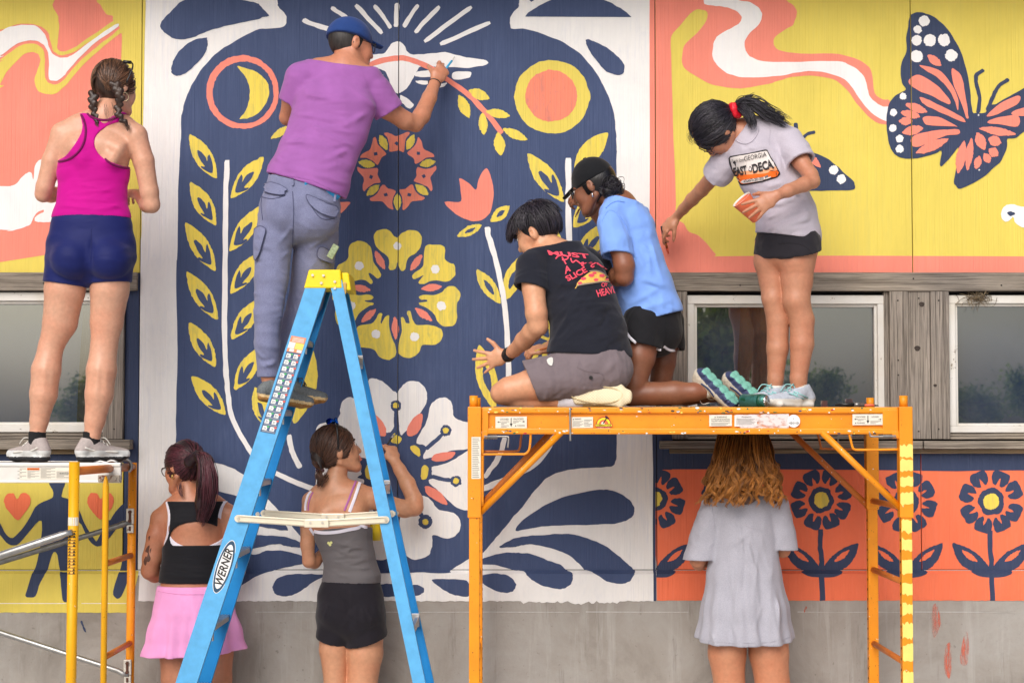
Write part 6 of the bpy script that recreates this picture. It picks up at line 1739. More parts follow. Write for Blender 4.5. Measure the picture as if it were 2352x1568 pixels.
    p=P(764,582,7.90);b=bmesh.new();add_bar(b,P(757,592,7.915),P(773,563,7.90),.030,.012,(0,-1,.1),0,.003);finish('sheet',b,plain_mat('printed_green',lin(150,165,130),.7,var=.3,scale=120),B)
    return T
man_ladder()
# ------------------------------------------------------------------ the woman in the pink skirt
def legs_down(nodes_a,nodes_b,ya):
    return nodes_a,nodes_b
def woman_pink():
    Y=8.12
    T=thing('person','woman with a long dark ponytail, black open-back crop top and pink skirt','person',P(446,1500,Y)*np.array((1,1,0)))
    sk=skin_mat('warm_brown_skin',lin(186,126,96))
    lat=(1,.12,0)
    torso=tchain(lat,(447,1165,8.13,66,.075),(449,1205,8.12,70,.095),(448,1260,8.12,68,.095),(446,1320,8.11,72,.095),(444,1360,8.11,78,.100),(444,1400,8.11,84,.10))
    shl=U(.03,chain((436,1140,8.13,22),(400,1164,8.13,22),(370,1190,8.13,24)),chain((436,1140,8.13,22),(490,1160,8.13,22),(527,1182,8.13,24)))
    armA=chain((370,1192,8.13,24),(360,1230,8.12,23),(350,1280,8.12,23),(344,1310,8.13,20),(356,1318,8.2,19),(385,1314,8.36,13))
    armB=chain((527,1185,8.13,24),(540,1250,8.12,22),(545,1310,8.14,19),(525,1318,8.25,17),(500,1290,8.36,13))
    hands=U(.01,hand(P(385,1314,8.36),(.3,.9,.2),(0,.3,-1),(1,0,0),(.5,)*4,s=.95),hand(P(500,1290,8.36),(-.3,.9,.3),(0,.3,-1),(-1,0,0),(.5,)*4,s=.95))
    legA=chain((412,1430,Y,46),(411,1500,Y,45),(413,1560,Y,43),(415,1650,Y,31),(412,1700,Y,33),(412,1800,Y,18));legB=chain((490,1430,Y,46),(491,1500,Y,45),(490,1560,Y,43),(488,1650,Y,31),(490,1700,Y,33),(490,1800,Y,18))
    hc=P(424,1072,8.14);hf,hu=(-.72,.60,-.30),(-.10,.18,1)
    H,q=head(hc,hf,hu,.95);neck=chain((436,1145,8.13,24),(430,1105,8.13,22))
    body=U(.012,U(.014,U(.03,torso,shl,neck),armA,armB,U(.006,legA,legB),hands),H)
    solid('body',body,sk,T,.006)
    blk=cloth_mat('black_rib_knit',lin(24,24,29),.1,.8,.2,fold=.25,fold_scale=(4,4,22));wht=cloth_mat('white_bra',lin(232,228,240),.03,.8,.1,fold=0)
    def cut(cu,cv,ru,rv):return ell(P(cu,cv,Y),np.array((ru*px(Y),.6,rv*px(Y))))
    base=U(.03,torso,shl)
    under=CUT(OFF(base,.004),(P(446,1275,Y),(0,0,-1)),(P(446,1150,Y),(0,0,1)))
    under=SUB(SUB(SUB(under,cut(354,1196,38,66),.002),cut(548,1196,38,66),.002),cut(458,1214,66,40),.002)
    solid('undershirt',under,wht,T,.005)
    top=CUT(OFF(base,.009),(P(446,1150,Y),(0,0,1)))
    top=SUB(SUB(SUB(top,cut(357,1196,42,68),.002),cut(543,1196,40,66),.002),CUT(cut(458,1232,63,38),(P(446,1249,Y),(0,0,-1))),.002)
    top=HEM(DISP(top,creases([(P(372,1320,8),P(500,1328,8),.004,.007),(P(376,1300,8),P(480,1308,8),.003,.007),(P(380,1275,8),P(450,1290,8),.003,.007)])),(P(446,1336,Y),(0,0,-1)),.04)
    ot=solid('crop_top',top,blk,T,.005)
    pk=cloth_mat('pink_cotton',lin(246,166,218),.05,.9,.2,fold=.3,fold_scale=(11,11,3))
    skirt=tchain(lat,(443,1338,8.11,80,.108),(444,1362,8.11,84,.114),(445,1400,8.11,92,.125),(446,1450,8.11,106,.125),(446,1510,8.11,121,.132),(446,1540,8.11,124,.134),k=.02)
    def flare(X):
        z=np.clip((P(444,1365,Y)[2]-X[:,2])/.28,0,1);a=np.arctan2(X[:,1]-P(445,1400,8.11)[1],X[:,0]-P(445,1400,8.11)[0])
        return z*(.007*np.sin(a*9+1.0)+.005*np.sin(a*15+2))
    skirt=DISP(CUT(skirt,(P(444,1343,Y),(0,0,1))),flare)
    rel=lambda X:0
    hem=('disp',('cut',ell(P(446,1300,Y),(.6,.6,.6)),[]),rel)
    skirt=SUB(CUT(skirt,(P(446,1507,8.0),(.05,.10,-1))),CUT(OFF(skirt,-.014),(P(446,1440,Y),(0,0,1))),.002)
    osk=solid('skirt',skirt,pk,T,.005)
    for pts in([(365,1357),(420,1364),(500,1362),(528,1356)],):piping(osk,'waistband',pts,.0022,pk,T)
    f_,u_,l_=axes(hf,hu)
    hair=solid('hair',U(.02,skullcap(hc,hf,hu,(.079,.100,.099),(.85,-.40),.034),cap(P(437,1060,8.03),P(452,1045,8.0),.030,.022)),WINE_HAIR,T,.005)
    tie=P(456,1044,7.99);tz=tie-(hc+u_*.024-f_*.008);e_az,e_el=math.atan2(tz@l_,tz@f_),math.asin((tz@u_)/np.linalg.norm(tz))
    strands('hair_strands',scalp_lines(hc+u_*.024-f_*.008,hf,hu,(.080,.101,.100),lambda r:(r.rand()*6.28,-.75+1.3*r.rand()),(e_az,e_el),320,3,(.0,.006),9,.003),.0020,WINE_HAIR,hair)
    solid('ponytail',U(.02,chain((457,1046,7.985,13),(472,1062,7.965,19),(476,1110,7.96,25),(470,1155,7.97,23),(460,1188,7.985,10))),WINE_HAIR,T,.005)
    strands('ponytail_strands',guide_lines([tie,P(470,1052,7.955),P(478,1085,7.945),P(478,1120,7.945),P(473,1160,7.955),P(462,1200,7.975)],230,(.010,.047,.5),9,16,.006,trim=.25),.0019,WINE_HAIR,T)
    strands('hair_wisps',guide_lines([P(415,1110,8.06),P(414,1128,8.05),P(420,1142,8.04)],14,(.010,.01),5,8),.0007,WINE_HAIR,T)
    solid('hair_tie',cap(tie+(-.008,0,.004),tie+(.008,0,-.006),.017),BLACK_PL,T,.004)
    glasses(hc,hf,hu,plain_mat('tortoise_rim',lin(70,54,44),.35),T,.96)
    e=q(.078,-.004,-.045)
    tube_obj('hoop_earring',[e+np.array((.0,0,-.008))+np.array((math.cos(t)*.6,math.cos(t)*.8,math.sin(t)))*.010 for t in np.linspace(.8,5.6,12)],.0026,GOLD,T,6)
    ink=plain_mat('tattoo_ink',lin(92,60,48),.6);ob=bpy.data.objects[[o.name for o in T.children if o.name.startswith('body')][0]]
    b=bmesh.new()
    for pts in([(341,1233),(345,1230),(343,1241)],[(338,1256),(344,1252),(342,1268),(346,1282),(341,1290),(336,1284),(340,1270),(334,1266)],[(330,1288),(336,1276),(338,1288),(334,1298)],[(344,1262),(348,1258),(345,1270)]):patch(ob,b,pts,0,.0012,3)
    finish('tattoo',b,ink,T)
    for u in(412,490):shoe('trainer',P(u,1800,Y)*np.array((1,1,0))+np.array((0,0,.085)),(.05,1,0),(0,0,1),[SOLE_W,SOLE_W,SOLE_D],T,.24,.007)
YMAP=lambda Y:Y+.235 if Y<8.13 else 8.365+(Y-8.13)*.45
woman_pink()
YMAP=None

# ------------------------------------------------------------------ the woman who looks up and laughs
def woman_grey_tank():
    Y=8.08
    T=thing('person','laughing woman in a grey tank top and black shorts with sunglasses on her head','person',P(805,1460,Y)*np.array((1,1,0)))
    sk=skin_mat('golden_skin',lin(202,148,114))
    lat=(1,-.25,0)
    torso=tchain(lat,(778,1140,8.10,62,.072),(780,1170,8.09,68,.092),(788,1222,8.08,65,.094),(802,1280,8.08,57,.085),(808,1325,8.08,64,.094),(805,1370,8.08,74,.098),(804,1392,8.08,76,.098))
    shl=U(.03,chain((766,1118,8.10,23),(735,1132,8.10,20),(714,1148,8.10,19)),chain((766,1118,8.10,23),(815,1130,8.10,23),(852,1142,8.11,23)),
            cap(P(745,1180,8.03),P(752,1205,8.03),.03,.02),cap(P(815,1175,8.03),P(812,1200,8.03),.03,.02))
    armA=chain((713,1150,8.10,19),(706,1200,8.09,17),(706,1250,8.09,16),(710,1288,8.10,15),(722,1290,8.16,15),(750,1262,8.28,11))
    armB=chain((854,1143,8.11,24),(890,1158,8.14,22),(930,1168,8.18,20),(952,1164,8.22,20),(952,1148,8.25,19),(936,1110,8.32,18),(918,1078,8.38,14),(908,1060,8.41,12))
    hB=hand(P(908,1061,8.41),(-.30,.30,.90),(-.55,.75,-.1),(-.8,-.2,0),(.75,.85,.95,1.0),.04,.93,.6,.7)
    hA=hand(P(750,1262,8.28),(.6,.7,.2),(0,.3,-1),(.6,0,.6),(.6,)*4,s=.9)
    legA=chain((772,1440,Y,40),(767,1490,Y,34),(771,1568,Y,27),(776,1640,Y,23),(776,1700,Y,26),(778,1800,Y,16));legB=chain((838,1440,Y,44),(838,1500,Y,42),(832,1568,Y,35),(828,1640,Y,27),(828,1700,Y,30),(826,1800,Y,17))
    hc=P(770,1036,8.12);hf,hu=(.86,.36,.22),(-.22,-.05,1)
    H,q=head(hc,hf,hu,.99);neck=chain((764,1120,8.10,25),(776,1080,8.11,23))
    body=U(.014,U(.03,torso,shl,neck),armA,armB,U(.006,legA,legB));body=U(.012,body,H);body=U(.008,body,hA,hB)
    ob=solid('body',body,sk,T,.005)
    gry=cloth_mat('slate_jersey',lin(102,98,100),.05,.75,.12,fold=.3,fold_scale=(4,4,16))
    tank=CUT(OFF(torso,.006),(P(790,1212,8.0),(-.06,.12,1)))
    sg=lambda a,b:(P(*a,7.98),P(*b,7.98),.006,.008)
    tank=HEM(DISP(tank,addf(rcr(2,22,(750,860),(1245,1325),(-2,14),(30,50),7.98,.0045,.006),creases([sg((748,1288),(800,1296)),sg((800,1296),(862,1280)),sg((752,1282),(830,1272)),sg((845,1250),(862,1248)),sg((840,1262),(864,1262)),sg((760,1300),(850,1305)),sg((790,1275),(810,1255))]))),(P(806,1337,Y),(0,0,-1)),.03)
    ot=solid('tank_top',tank,gry,T,.005)
    wh,pk=cloth_mat('white_strap',lin(236,232,244),.03,.7,.1,fold=0),cloth_mat('mauve_strap',lin(186,110,172),.03,.7,.1,fold=0)
    band(ot,'white_trim',[(722,1220),(745,1223),(775,1221),(800,1216),(825,1211),(845,1202),(852,1195)],.015,wh,T,lift=.003)
    band(ob,'strap',[(791,1172),(800,1150),(808,1128),(816,1108),(818,1104)],.009,pk,T,lift=.003);band(ob,'strap',[(803,1175),(812,1150),(820,1126),(826,1108)],.014,wh,T,lift=.0045)
    band(ob,'strap',[(702,1172),(703,1155),(708,1138),(716,1128)],.010,wh,T,lift=.004);band(ob,'strap',[(708,1172),(709,1156),(714,1140),(720,1130)],.006,pk,T,lift=.003)
    band(ob,'strap',[(711,1212),(717,1222),(723,1228)],.012,wh,T,lift=.004)
    b=bmesh.new()
    for cu,cv in((755,1246),(761,1245),(758.5,1250)):patch(ot,b,[(cu+3.2*math.cos(t),cv+3.2*math.sin(t))for t in np.linspace(0,6.28,9)[:-1]],0,.002)
    finish('small_emblem',b,plain_mat('pale_yellow_print',lin(226,226,150),.6),T)
    piping(ot,'side_seam',[(842,1215),(842,1250),(848,1290),(862,1325)],.0012,gry,T)
    blk=cloth_mat('black_running_cloth',lin(30,27,34),.08,.8,.15,fold=.3,fold_scale=(7,7,9))
    sA=chain((775,1410,Y,45),(766,1460,Y,40),(763,1480,Y,39));sB=chain((838,1410,Y,48),(840,1460,Y,50),(841,1490,Y,51))
    hips=tchain(lat,(808,1325,8.08,67,.100),(805,1370,8.08,78,.112),(804,1415,8.08,83,.120))
    sh=U(.03,CUT(hips,(P(806,1332,Y),(0,0,1))),sph(P(772,1405,8.04),.076),sph(P(840,1407,8.04),.078))
    sh=U(.012,sh,HEM(sA,(P(765,1470,Y),(-.22,.2,-1)),.05,.012),HEM(sB,(P(845,1468,Y),(.26,.2,-1)),.05,.012))
    sh=CUT(DISP(sh,addf(rcr(6,20,(725,880),(1345,1465),(70,40),(25,50),7.96,.004,.008),creases([(P(797,1350,7.95),P(803,1478,7.93),-.011,.010),(P(762,1360,7.96),P(760,1440,7.95),-.003,.005),(P(838,1350,7.95),P(836,1470,7.93),-.003,.005),(P(800,1470,7.95),P(860,1435,7.95),.005,.009)]))),(P(806,1331,Y),(0,0,1)))
    osh=solid('shorts',sh,blk,T,.005)
    f_,u_,l_=axes(hf,hu)
    C0=hc+u_*.024-f_*.008
    hair=solid('hair',U(.02,CUT(ell(C0,(.080,.100,.098),np.stack([l_,f_,u_]).astype(np.float32)),(hc+f_*.020,nrm(f_*.62-u_*.78)),(hc+f_*.060,nrm(f_))),cap(P(728,1050,8.06),P(735,1076,8.04),.030,.018)),DARK_BROWN,T,.005)
    tie=P(735,1080,8.035);tz=tie-C0;e_az,e_el=math.atan2(tz@l_,tz@f_),math.asin((tz@u_)/np.linalg.norm(tz))
    strands('hair_strands',scalp_lines(C0,hf,hu,(.081,.101,.099),lambda r:((r.rand()-.5)*2.6,.30+1.1*r.rand()),(e_az,e_el),330,13,(.0,.005),10,.002),.0019,DARK_BROWN,hair)
    strands('ponytail_strands',guide_lines([tie,P(733,1090,8.02),P(735,1102,8.02),P(731,1116,8.03)],80,(.008,.020,.8),9,10,.003,trim=.35),.0015,DARK_BROWN,T)
    strands('hair_knot',np.concatenate([guide_lines([P(738,1076,8.04),P(726,1068,8.02),P(719,1060,8.02)],40,(.008,.012,.7),11,9,.003),guide_lines([P(750,1090,8.04),P(742,1102,8.02),P(738,1112,8.02)],10,(.01,.01),12,9,.004)]),.0016,DARK_BROWN,T)
    solid('hair_tie',cap(tie+(-.010,0,.001),tie+(.010,0,0),.011),plain_mat('maroon_tie',lin(74,40,46),.7),T,.004)
    strands('stray_hairs',guide_lines([q(-.05,.075,.062),q(-.066,.066,.02),q(-.068,.058,-.03)],7,(.004,.01),4,8),.0005,DARK_BROWN,T)
    dk=plain_mat('dark_iris',lin(40,28,22),.2)
    for a in(-1,1):eye(q,a,T,dk);brow(q,a,T,plain_mat('dark_brow',lin(58,40,32),.8))
    lip=plain_mat('lips',lin(196,118,104),.4)
    tube_obj('lips',catmull([q(-.025,.088,-.056),q(-.014,.099,-.053),q(0,.1035,-.055),q(.014,.099,-.053),q(.025,.088,-.056)],3,False),[.002]+[.0032]*11+[.002],lip,T,8)
    tube_obj('lips',catmull([q(-.024,.088,-.060),q(-.013,.097,-.071),q(0,.101,-.074),q(.013,.097,-.071),q(.024,.088,-.060)],3,False),[.002]+[.0036]*11+[.002],lip,T,8)
    solid('teeth',CUT(ell(q(0,.086,-.062),np.array((.022,.0150,.0080)),np.stack([l_,f_,u_]).astype(np.float32)),(q(0,.08,0),-f_)),[plain_mat('teeth_white',lin(236,232,222),.3)],T,.0025)
    for u,lg in((776,1),(826,1)):shoe('trainer',P(u,1800,Y)*np.array((1,1,0))+np.array((0,0,.085)),(.2,1,0),(0,0,1),[SOLE_W,SOLE_W,SOLE_D],T,.24,.007)
    S=thing('sunglasses','sport sunglasses with blue mirror lenses pushed up on the laughing woman’s hair','sunglasses',P(778,985,8.05))
    b=bmesh.new();A=[q(-.085,-.008,.012),q(-.090,.000,.06),q(-.080,.010,.112)]
    add_tube(b,catmull(A,4,False),.0042,8);add_tube(b,catmull([q(-.080,.010,.112),q(-.04,.030,.132),q(0,.036,.137),q(.04,.030,.132),q(.08,.010,.112)],4,False),.0045,8);add_tube(b,catmull([q(.08,.010,.112),q(.09,0,.06),q(.085,-.008,.012)],4,False),.0042,8)
    fr=finish('frame',b,BLACK_PL,S)
    mir_m=plain_mat('blue_mirror',lin(20,110,220),.08,.9)
    for a in(-1,1):
        b=bmesh.new();ring=lambda d,e:[b.verts.new(q(a*(.046+.030*math.cos(t)),.030-.014*abs(math.cos(t))*(math.cos(t)>0)+d,.128+e+.017*math.sin(t)))for t in np.linspace(0,2*math.pi,16,endpoint=False)]
        r0,r1=ring(.006,.004),ring(-.006,.010);b.faces.new(r0)
        for k in range(16):b.faces.new((r0[k],r0[(k+1)%16],r1[(k+1)%16],r1[k]))
        bmesh.ops.recalc_face_normals(b,faces=b.faces);finish('lens',b,mir_m,S)
    B=thing('paint_brush','short brush with yellow paint in the laughing woman’s raised hand','paint brush',P(895,1005,8.5))
    tube_obj('brush_handle',[P(890,1020,8.44),P(897,1009,8.48),P(901,1003,8.50)],[.004,.0045,.004],BLACK_PL,B);tube_obj('ferrule',[P(899,1006,8.49),P(904,999,8.515)],.0055,STEEL,B);tube_obj('bristles',[P(904,999,8.515),P(907,995,8.535)],[.0052,.003],plain_mat('yellow_wet_paint',lin(236,214,80),.4),B)
    Cc=thing('paint_cup','yellow plastic cup partly hidden behind the woman in the grey tank top','cup',P(862,1215,8.26))
    b=bmesh.new();t0,t1=P(860,1188,8.26),P(862,1240,8.26)
    for(c,r)in((t0,.040),(t1,.030)):pass
    prof=[(.0,t1[2],.001),(.0,t1[2],.030),(0,t0[2],.040),(0,t0[2],.037),(0,t1[2]+.004,.027),(0,t1[2]+.004,.001)]
    rings=[[b.verts.new((t0[0]+r*math.cos(a),t0[1]+r*math.sin(a),z))for a in np.linspace(0,2*math.pi,24,endpoint=False)]for _,z,r in prof]
    for A_,B_ in zip(rings,rings[1:]):
        for k in range(24):b.faces.new((A_[k],A_[(k+1)%24],B_[(k+1)%24],B_[k])).smooth=True
    bmesh.ops.recalc_face_normals(b,faces=b.faces);finish('cup',b,plain_mat('yellow_cup_plastic',lin(236,206,30),.4,var=.05),Cc)
YMAP=lambda Y:Y+.20 if Y<8.10 else 8.30+(Y-8.10)*.52
woman_grey_tank()
YMAP=None

# ------------------------------------------------------------------ the woman with curly hair
def woman_curly():
    Y=8.12
    T=thing('person','woman with long curly golden brown hair and an oversized grey T-shirt','person',P(1710,1480,Y)*np.array((1,1,0)))
    sk=skin_mat('freckled_tan_skin',lin(198,138,104))
    lat=(1,0,0)
    torso=tchain(lat,(1708,1160,Y,64,.08),(1709,1230,Y,66,.095),(1709,1320,Y,62,.09),(1710,1380,Y,78,.10))
    shl=U(.03,chain((1708,1130,Y,24),(1660,1150,Y,22),(1640,1165,Y,22)),chain((1708,1130,Y,24),(1760,1146,Y,22),(1782,1160,Y,22)))
    armA=chain((1640,1166,Y,22),(1618,1230,Y,20),(1603,1285,Y,18),(1606,1292,8.2,17),(1650,1275,8.38,11));armB=chain((1782,1160,Y,22),(1796,1220,Y,20),(1798,1262,8.16,17),(1770,1250,8.36,11))
    hA=U(.01,hand(P(1650,1275,8.38),(.5,.8,.2),(0,.3,-1),(1,0,0),(.5,)*4,s=.9),hand(P(1770,1250,8.36),(-.5,.8,.2),(0,.3,-1),(-1,0,0),(.5,)*4,s=.9))
    legA=chain((1672,1430,Y,46),(1670,1500,Y,43),(1675,1568,Y,35),(1680,1640,Y,28),(1680,1700,Y,31),(1684,1800,Y,18));legB=chain((1762,1430,Y,48),(1766,1500,Y,45),(1774,1568,Y,39),(1772,1640,Y,30),(1772,1700,Y,33),(1768,1800,Y,18))
    hc=P(1708,1030,8.13);hf,hu=(.12,.97,-.12),(0,.1,1)
    H,q=head(hc,hf,hu,.97);neck=chain((1708,1135,Y,25),(1708,1085,Y,23))
    body=U(.012,U(.014,U(.03,torso,shl,neck),armA,armB,U(.005,legA,legB),hA),H)
    ob=solid('body',body,sk,T,.006)
    tee=cloth_mat('heather_grey_cotton',lin(178,178,188),.05,.95,.3,heather=lin(152,153,166),fold=.35,fold_scale=(5,5,3.5))
    big=tchain(lat,(1709,1165,Y,74,.095),(1709,1240,Y,76,.118),(1708,1320,Y,85,.130),(1711,1400,Y,99,.142),(1711,1470,Y,110,.150),(1711,1500,Y,113,.152))
    S_=lambda pts,h,w:[(P(*a,7.99),P(*b,7.99),h,w)for a,b in pts]
    def drape(X):
        z=np.clip((P(1710,1260,Y)[2]-X[:,2])/.38,0,1);a=np.arctan2(X[:,1]-Y,X[:,0]-P(1710,1300,Y)[0])
        return z*(.008*np.sin(a*7+.6)+.006*np.sin(a*12+2.2+X[:,2]*4))
    cr=creases(S_([((1642,1200),(1636,1270)),((1650,1225),(1632,1262)),((1655,1245),(1640,1320)),((1782,1200),(1778,1290)),((1790,1225),(1775,1330)),((1640,1350),(1632,1440)),((1785,1360),(1800,1450)),((1700,1380),(1705,1460))],.009,.012))
    bodyT=U(.03,big,OFF(shl,.012));bodyT=CUT(bodyT,(P(1708,1120,Y),(0,0,1)))
    bodyT=SUB(CUT(DISP(bodyT,addf(drape,cr,rcr(3,40,(1625,1795),(1180,1480),(84,14),(50,80),7.99,.006,.009),rcr(5,16,(1640,1780),(1180,1260),(20,50),(25,40),8.0,.005,.008))),(P(1711,1484,7.99),(0,.10,-1))),CUT(OFF(big,-.024),(P(1711,1445,Y),(0,0,1))),.003)
    slA=chain((1641,1166,Y,31),(1622,1230,Y,35),(1606,1300,Y,41));slB=chain((1781,1162,Y,31),(1793,1225,Y,33),(1800,1280,Y,36))
    slA=HEM(DISP(slA,folds(4,.006,.1)),(P(1611,1285,Y),nrm(P(1606,1300,Y)-P(1641,1166,Y))+np.array((0.25,0,.1))),.05,.014);slB=HEM(DISP(slB,folds(6,.006,.1)),(P(1798,1262,Y),nrm(P(1800,1280,Y)-P(1781,1162,Y))+np.array((-.2,0,0))),.05,.014)
    ot=solid('tee_shirt',U(.012,bodyT,slA,slB),tee,T,.0055)
    piping(ot,'hem_stitch',[(1606,1466),(1640,1473),(1710,1476),(1780,1472),(1815,1462)],.0009,tee,T);piping(ot,'sleeve_seam',[(1635,1160),(1640,1200),(1646,1232)],.0014,tee,T)
    # curls
    f_,u_,l_=axes(hf,hu)
    solid('hair',U(.04,ell(hc+u_*.02-f_*.012,(.092,.100,.104),np.stack([l_,f_,u_]).astype(np.float32)),cap(P(1708,1050,8.06),P(1707,1120,8.035),.085,.075,lat,1.1)),CURL_HAIR,T,.006)
    rs=np.random.RandomState(17);L=[];tint=[];n=34;ts=np.linspace(0,1,n)
    for k in range(105):
        a=(rs.rand()-.5)*3.9;x=math.sin(a);y=-math.cos(a)  # round the back of the head
        el=.05+1.3*rs.rand();rt=hc+u_*(.03+.112*math.sin(el))-f_*.012+np.array((x*.106*math.cos(el),y*.112*math.cos(el),0))
        endv=1098+70*rs.rand()**.5;endu=1708+x*(46+52*rs.rand())+rs.normal()*7
        mid1=P(1708+x*(56+10*rs.rand()),1042+8*rs.rand(),8.04+.09*y+rs.normal()*.006);end=P(endu,endv,8.02+.085*y+.012*rs.normal())
        mid2=P(1708+x*(62+22*rs.rand())+rs.normal()*4,1050+(endv-1050)*.55,8.025+.10*y+rs.normal()*.010)
        g=np.array(catmull([rt,mid1,mid2,end],9,False));g=np.stack([np.interp(ts,np.linspace(0,1,len(g)),g[:,i])for i in range(3)],1)
        ph,w=rs.rand()*6.28,2.6+1.6*rs.rand();am0=(.006+.010*rs.rand());s=rs.choice((-1,1));tb=rs.rand()*.5
        for q in range(15):
            o=rs.normal(size=3)*np.array((.0050,.0050,.004));o2=rs.normal()*.35;cut=1-.10*rs.rand();tt=ts*cut
            p=np.stack([np.interp(tt,ts,g[:,i])for i in range(3)],1)+o*(1.5-.9*np.clip((tt-.3)/.4,0,1))[:,None]
            am=.001+am0*np.clip((tt-.28)/.35,0,1);an=ph+o2*.5+s*w*tt*6.28
            p[:,0]+=am*np.cos(an);p[:,1]+=am*np.sin(an);p[:,2]+=am*.4*np.sin(an+2)
            L.append(p);tint.append(np.clip(tb+rs.normal()*.10-.12+.55*np.clip((tt-.15)/.7,0,1),0,1))
    strands('curls',np.array(L),.0012+.0012*rs.rand(len(L)),CURL_HAIR,T,4,tint,.35)
    for u in(1684,1768):shoe('trainer',P(u,1800,Y)*np.array((1,1,0))+np.array((0,0,.085)),(0,1,0),(0,0,1),[SOLE_W,SOLE_W,SOLE_D],T,.24,.007)
woman_curly()
# ------------------------------------------------------------------ the boy kneeling on the deck
def tread_mat():
    m,n,l,b=new_mat('cream_rubber')
    w=[]
    for a in(.75,-.75):
        t=n.new('ShaderNodeTexWave');t.inputs['Scale'].default_value=36;t.inputs['Distortion'].default_value=.4
        l.new(coords(n,l,(1,0,1),rot=(0,a,0)),t.inputs['Vector']);w.append(t.outputs['Fac'])
    h=mathn(n,l,'MULTIPLY',w[0],w[1])
    l.new(mixc(n,l,ramp(n,l,h,[(.02,BLACK),(.2,WHITE)]),lin(212,198,160),lin(242,232,200)),b.inputs['Base Color'])
    bump(n,l,b,h,.25,.003);setv(b,rough=.6,spec=.3)
    return m
def boy_kneeling():
    Y=7.80
    T=thing('person','young man with short black hair kneeling in a black pizza T-shirt on the deck','person',P(1330,934,Y))
    sk=skin_mat('light_tan_skin',lin(216,160,124))
    ax=nrm(P(1355,790,Y)-P(1275,580,Y));lat=nrm(np.cross(ax,(0,1,0)));lat=nrm(lat+np.array((0,.25,0)))
    torso=tchain(lat,(1300,600,7.90,52,.085),(1316,640,7.88,70,.110),(1336,705,7.86,76,.112),(1352,760,7.84,80,.110),(1358,810,7.83,86,.118),(1362,845,7.83,80,.12))
    shl=U(.03,chain((1276,578,7.92,27),(1240,592,7.88,27),(1221,615,7.84,29)),chain((1276,578,7.92,27),(1345,600,8.0,27),(1375,620,8.03,28)))
    armA=chain((1221,617,7.84,29),(1226,665,7.80,26),(1232,720,7.78,25),(1236,748,7.79,23),(1222,762,7.83,22),(1204,782,7.90,21),(1182,804,7.98,15),(1166,815,8.03,13.5))
    armB=chain((1375,622,8.03,28),(1350,700,8.12,24),(1310,760,8.16,22),(1275,790,8.18,16),(1256,800,8.2,13))
    hdA=hand(P(1165,816,8.03),(-.93,.22,-.24),(.15,.95,.1),(.1,0,1),(.10,.12,.10,.08),.42,1.02,1.15,-.05)
    hdB=hand(P(1256,801,8.2),(-.95,.1,-.1),(.1,.6,-.8),(0,-.5,.8),(.7,.8,.9,.9),.03,.95,.5,.6)
    thA=chain((1378,850,7.80,52),(1300,868,7.78,46),(1225,884,7.76,38),(1168,896,7.76,30),(1152,902,7.77,26));thB=chain((1380,850,7.98,50),(1290,870,8.05,44),(1200,895,8.1,32))
    shA=chain((1154,904,7.78,25),(1190,914,7.78,24),(1230,918,7.78,25),(1280,920,7.77,17),(1312,920,7.76,15));shB=chain((1202,900,8.1,26),(1300,912,8.06,22),(1380,915,8.03,15))
    hc=P(1238,535,7.96);hf,hu=(-.80,.42,-.42),(-.38,.1,.92)
    H,q=head(hc,hf,hu,1.0);neck=chain((1274,580,7.92,29),(1252,555,7.94,27))
    body=U(.014,U(.03,torso,shl,neck),armA,armB,U(.008,thA,shA),U(.008,thB,shB));body=U(.008,U(.012,body,H),hdA,hdB)
    ob=solid('body',body,sk,T,.005)
    tee=cloth_mat('black_cotton',lin(34,36,46),.12,.95,.3,fold=.45,fold_scale=(5,5,7))
    bt=tchain(lat,(1296,590,7.90,52,.092),(1314,635,7.88,76,.120),(1338,705,7.86,82,.124),(1352,760,7.84,88,.126),(1354,812,7.83,98,.134),(1356,850,7.83,102,.138))
    S_=lambda pts,h,w:[(P(*a,7.74),P(*b,7.74),h,w)for a,b in pts]
    cr=creases(S_([((1265,780),(1330,700)),((1275,800),(1360,730)),((1300,810),(1400,760)),((1440,760),(1370,780)),((1425,690),(1360,720)),((1260,660),(1268,760)),((1275,790),(1330,800))],.009,.014))
    btx=CUT(U(.03,bt,OFF(shl,.010)),(P(1276,566,7.9),(-.2,.1,1)))
    hemn=np.array((-.06,.0,-1));btx=HEM(DISP(btx,addf(cr,folds(5,.004,.15),rcr(11,34,(1260,1440),(650,810),(-40,22),(40,70),7.74,.006,.009))),(P(1352,815,Y),hemn),.05)
    sa=nrm(P(1228,690,7.80)-P(1221,612,7.84));slA=HEM(DISP(chain((1222,612,7.84,36),(1222,650,7.82,40),(1222,690,7.80,44)),folds(9,.005,.1)),(P(1222,664,7.81),sa+np.array((-.32,0,0))),.05,.014)
    ot=solid('tee_shirt',U(.014,btx,slA),tee,T,.005)
    red=cloth_mat('coral_red_print',lin(240,84,104),.05,.8,.1,fold=0)
    m=lambda x,y:np.array((1231.1+x*.093750*1.0,551.25+y*.09375))
    m=lambda x,y:np.array(((1340+x/9.8)*.91875,(600+y/9.8)*.91875))
    b=bmesh.new()
    for s,o,ux,uy,of,sh in(('MUST',(320,372),(1000,100),(-50,-118),.03,.0),('A',(715,845),(145,-90),(-35,-160),.03,0),('SLICE',(790,1020),(470,-240),(-85,-120),.03,0),('OF',(1605,1170),(150,-40),(-25,-110),.03,0),('HEAVEN',(1520,1400),(560,-130),(-60,-165),.03,0)):
        O=m(*o);print_text(ot,b,s,O,m(o[0]+ux[0],o[1]+ux[1])-O,m(o[0]+uy[0],o[1]+uy[1])-O,0,of,sh)
    def script(pts,w=3.0):
        c=stroke([m(*p)for p in pts],w,5,.8);patch(ot,b,c,0,.003)
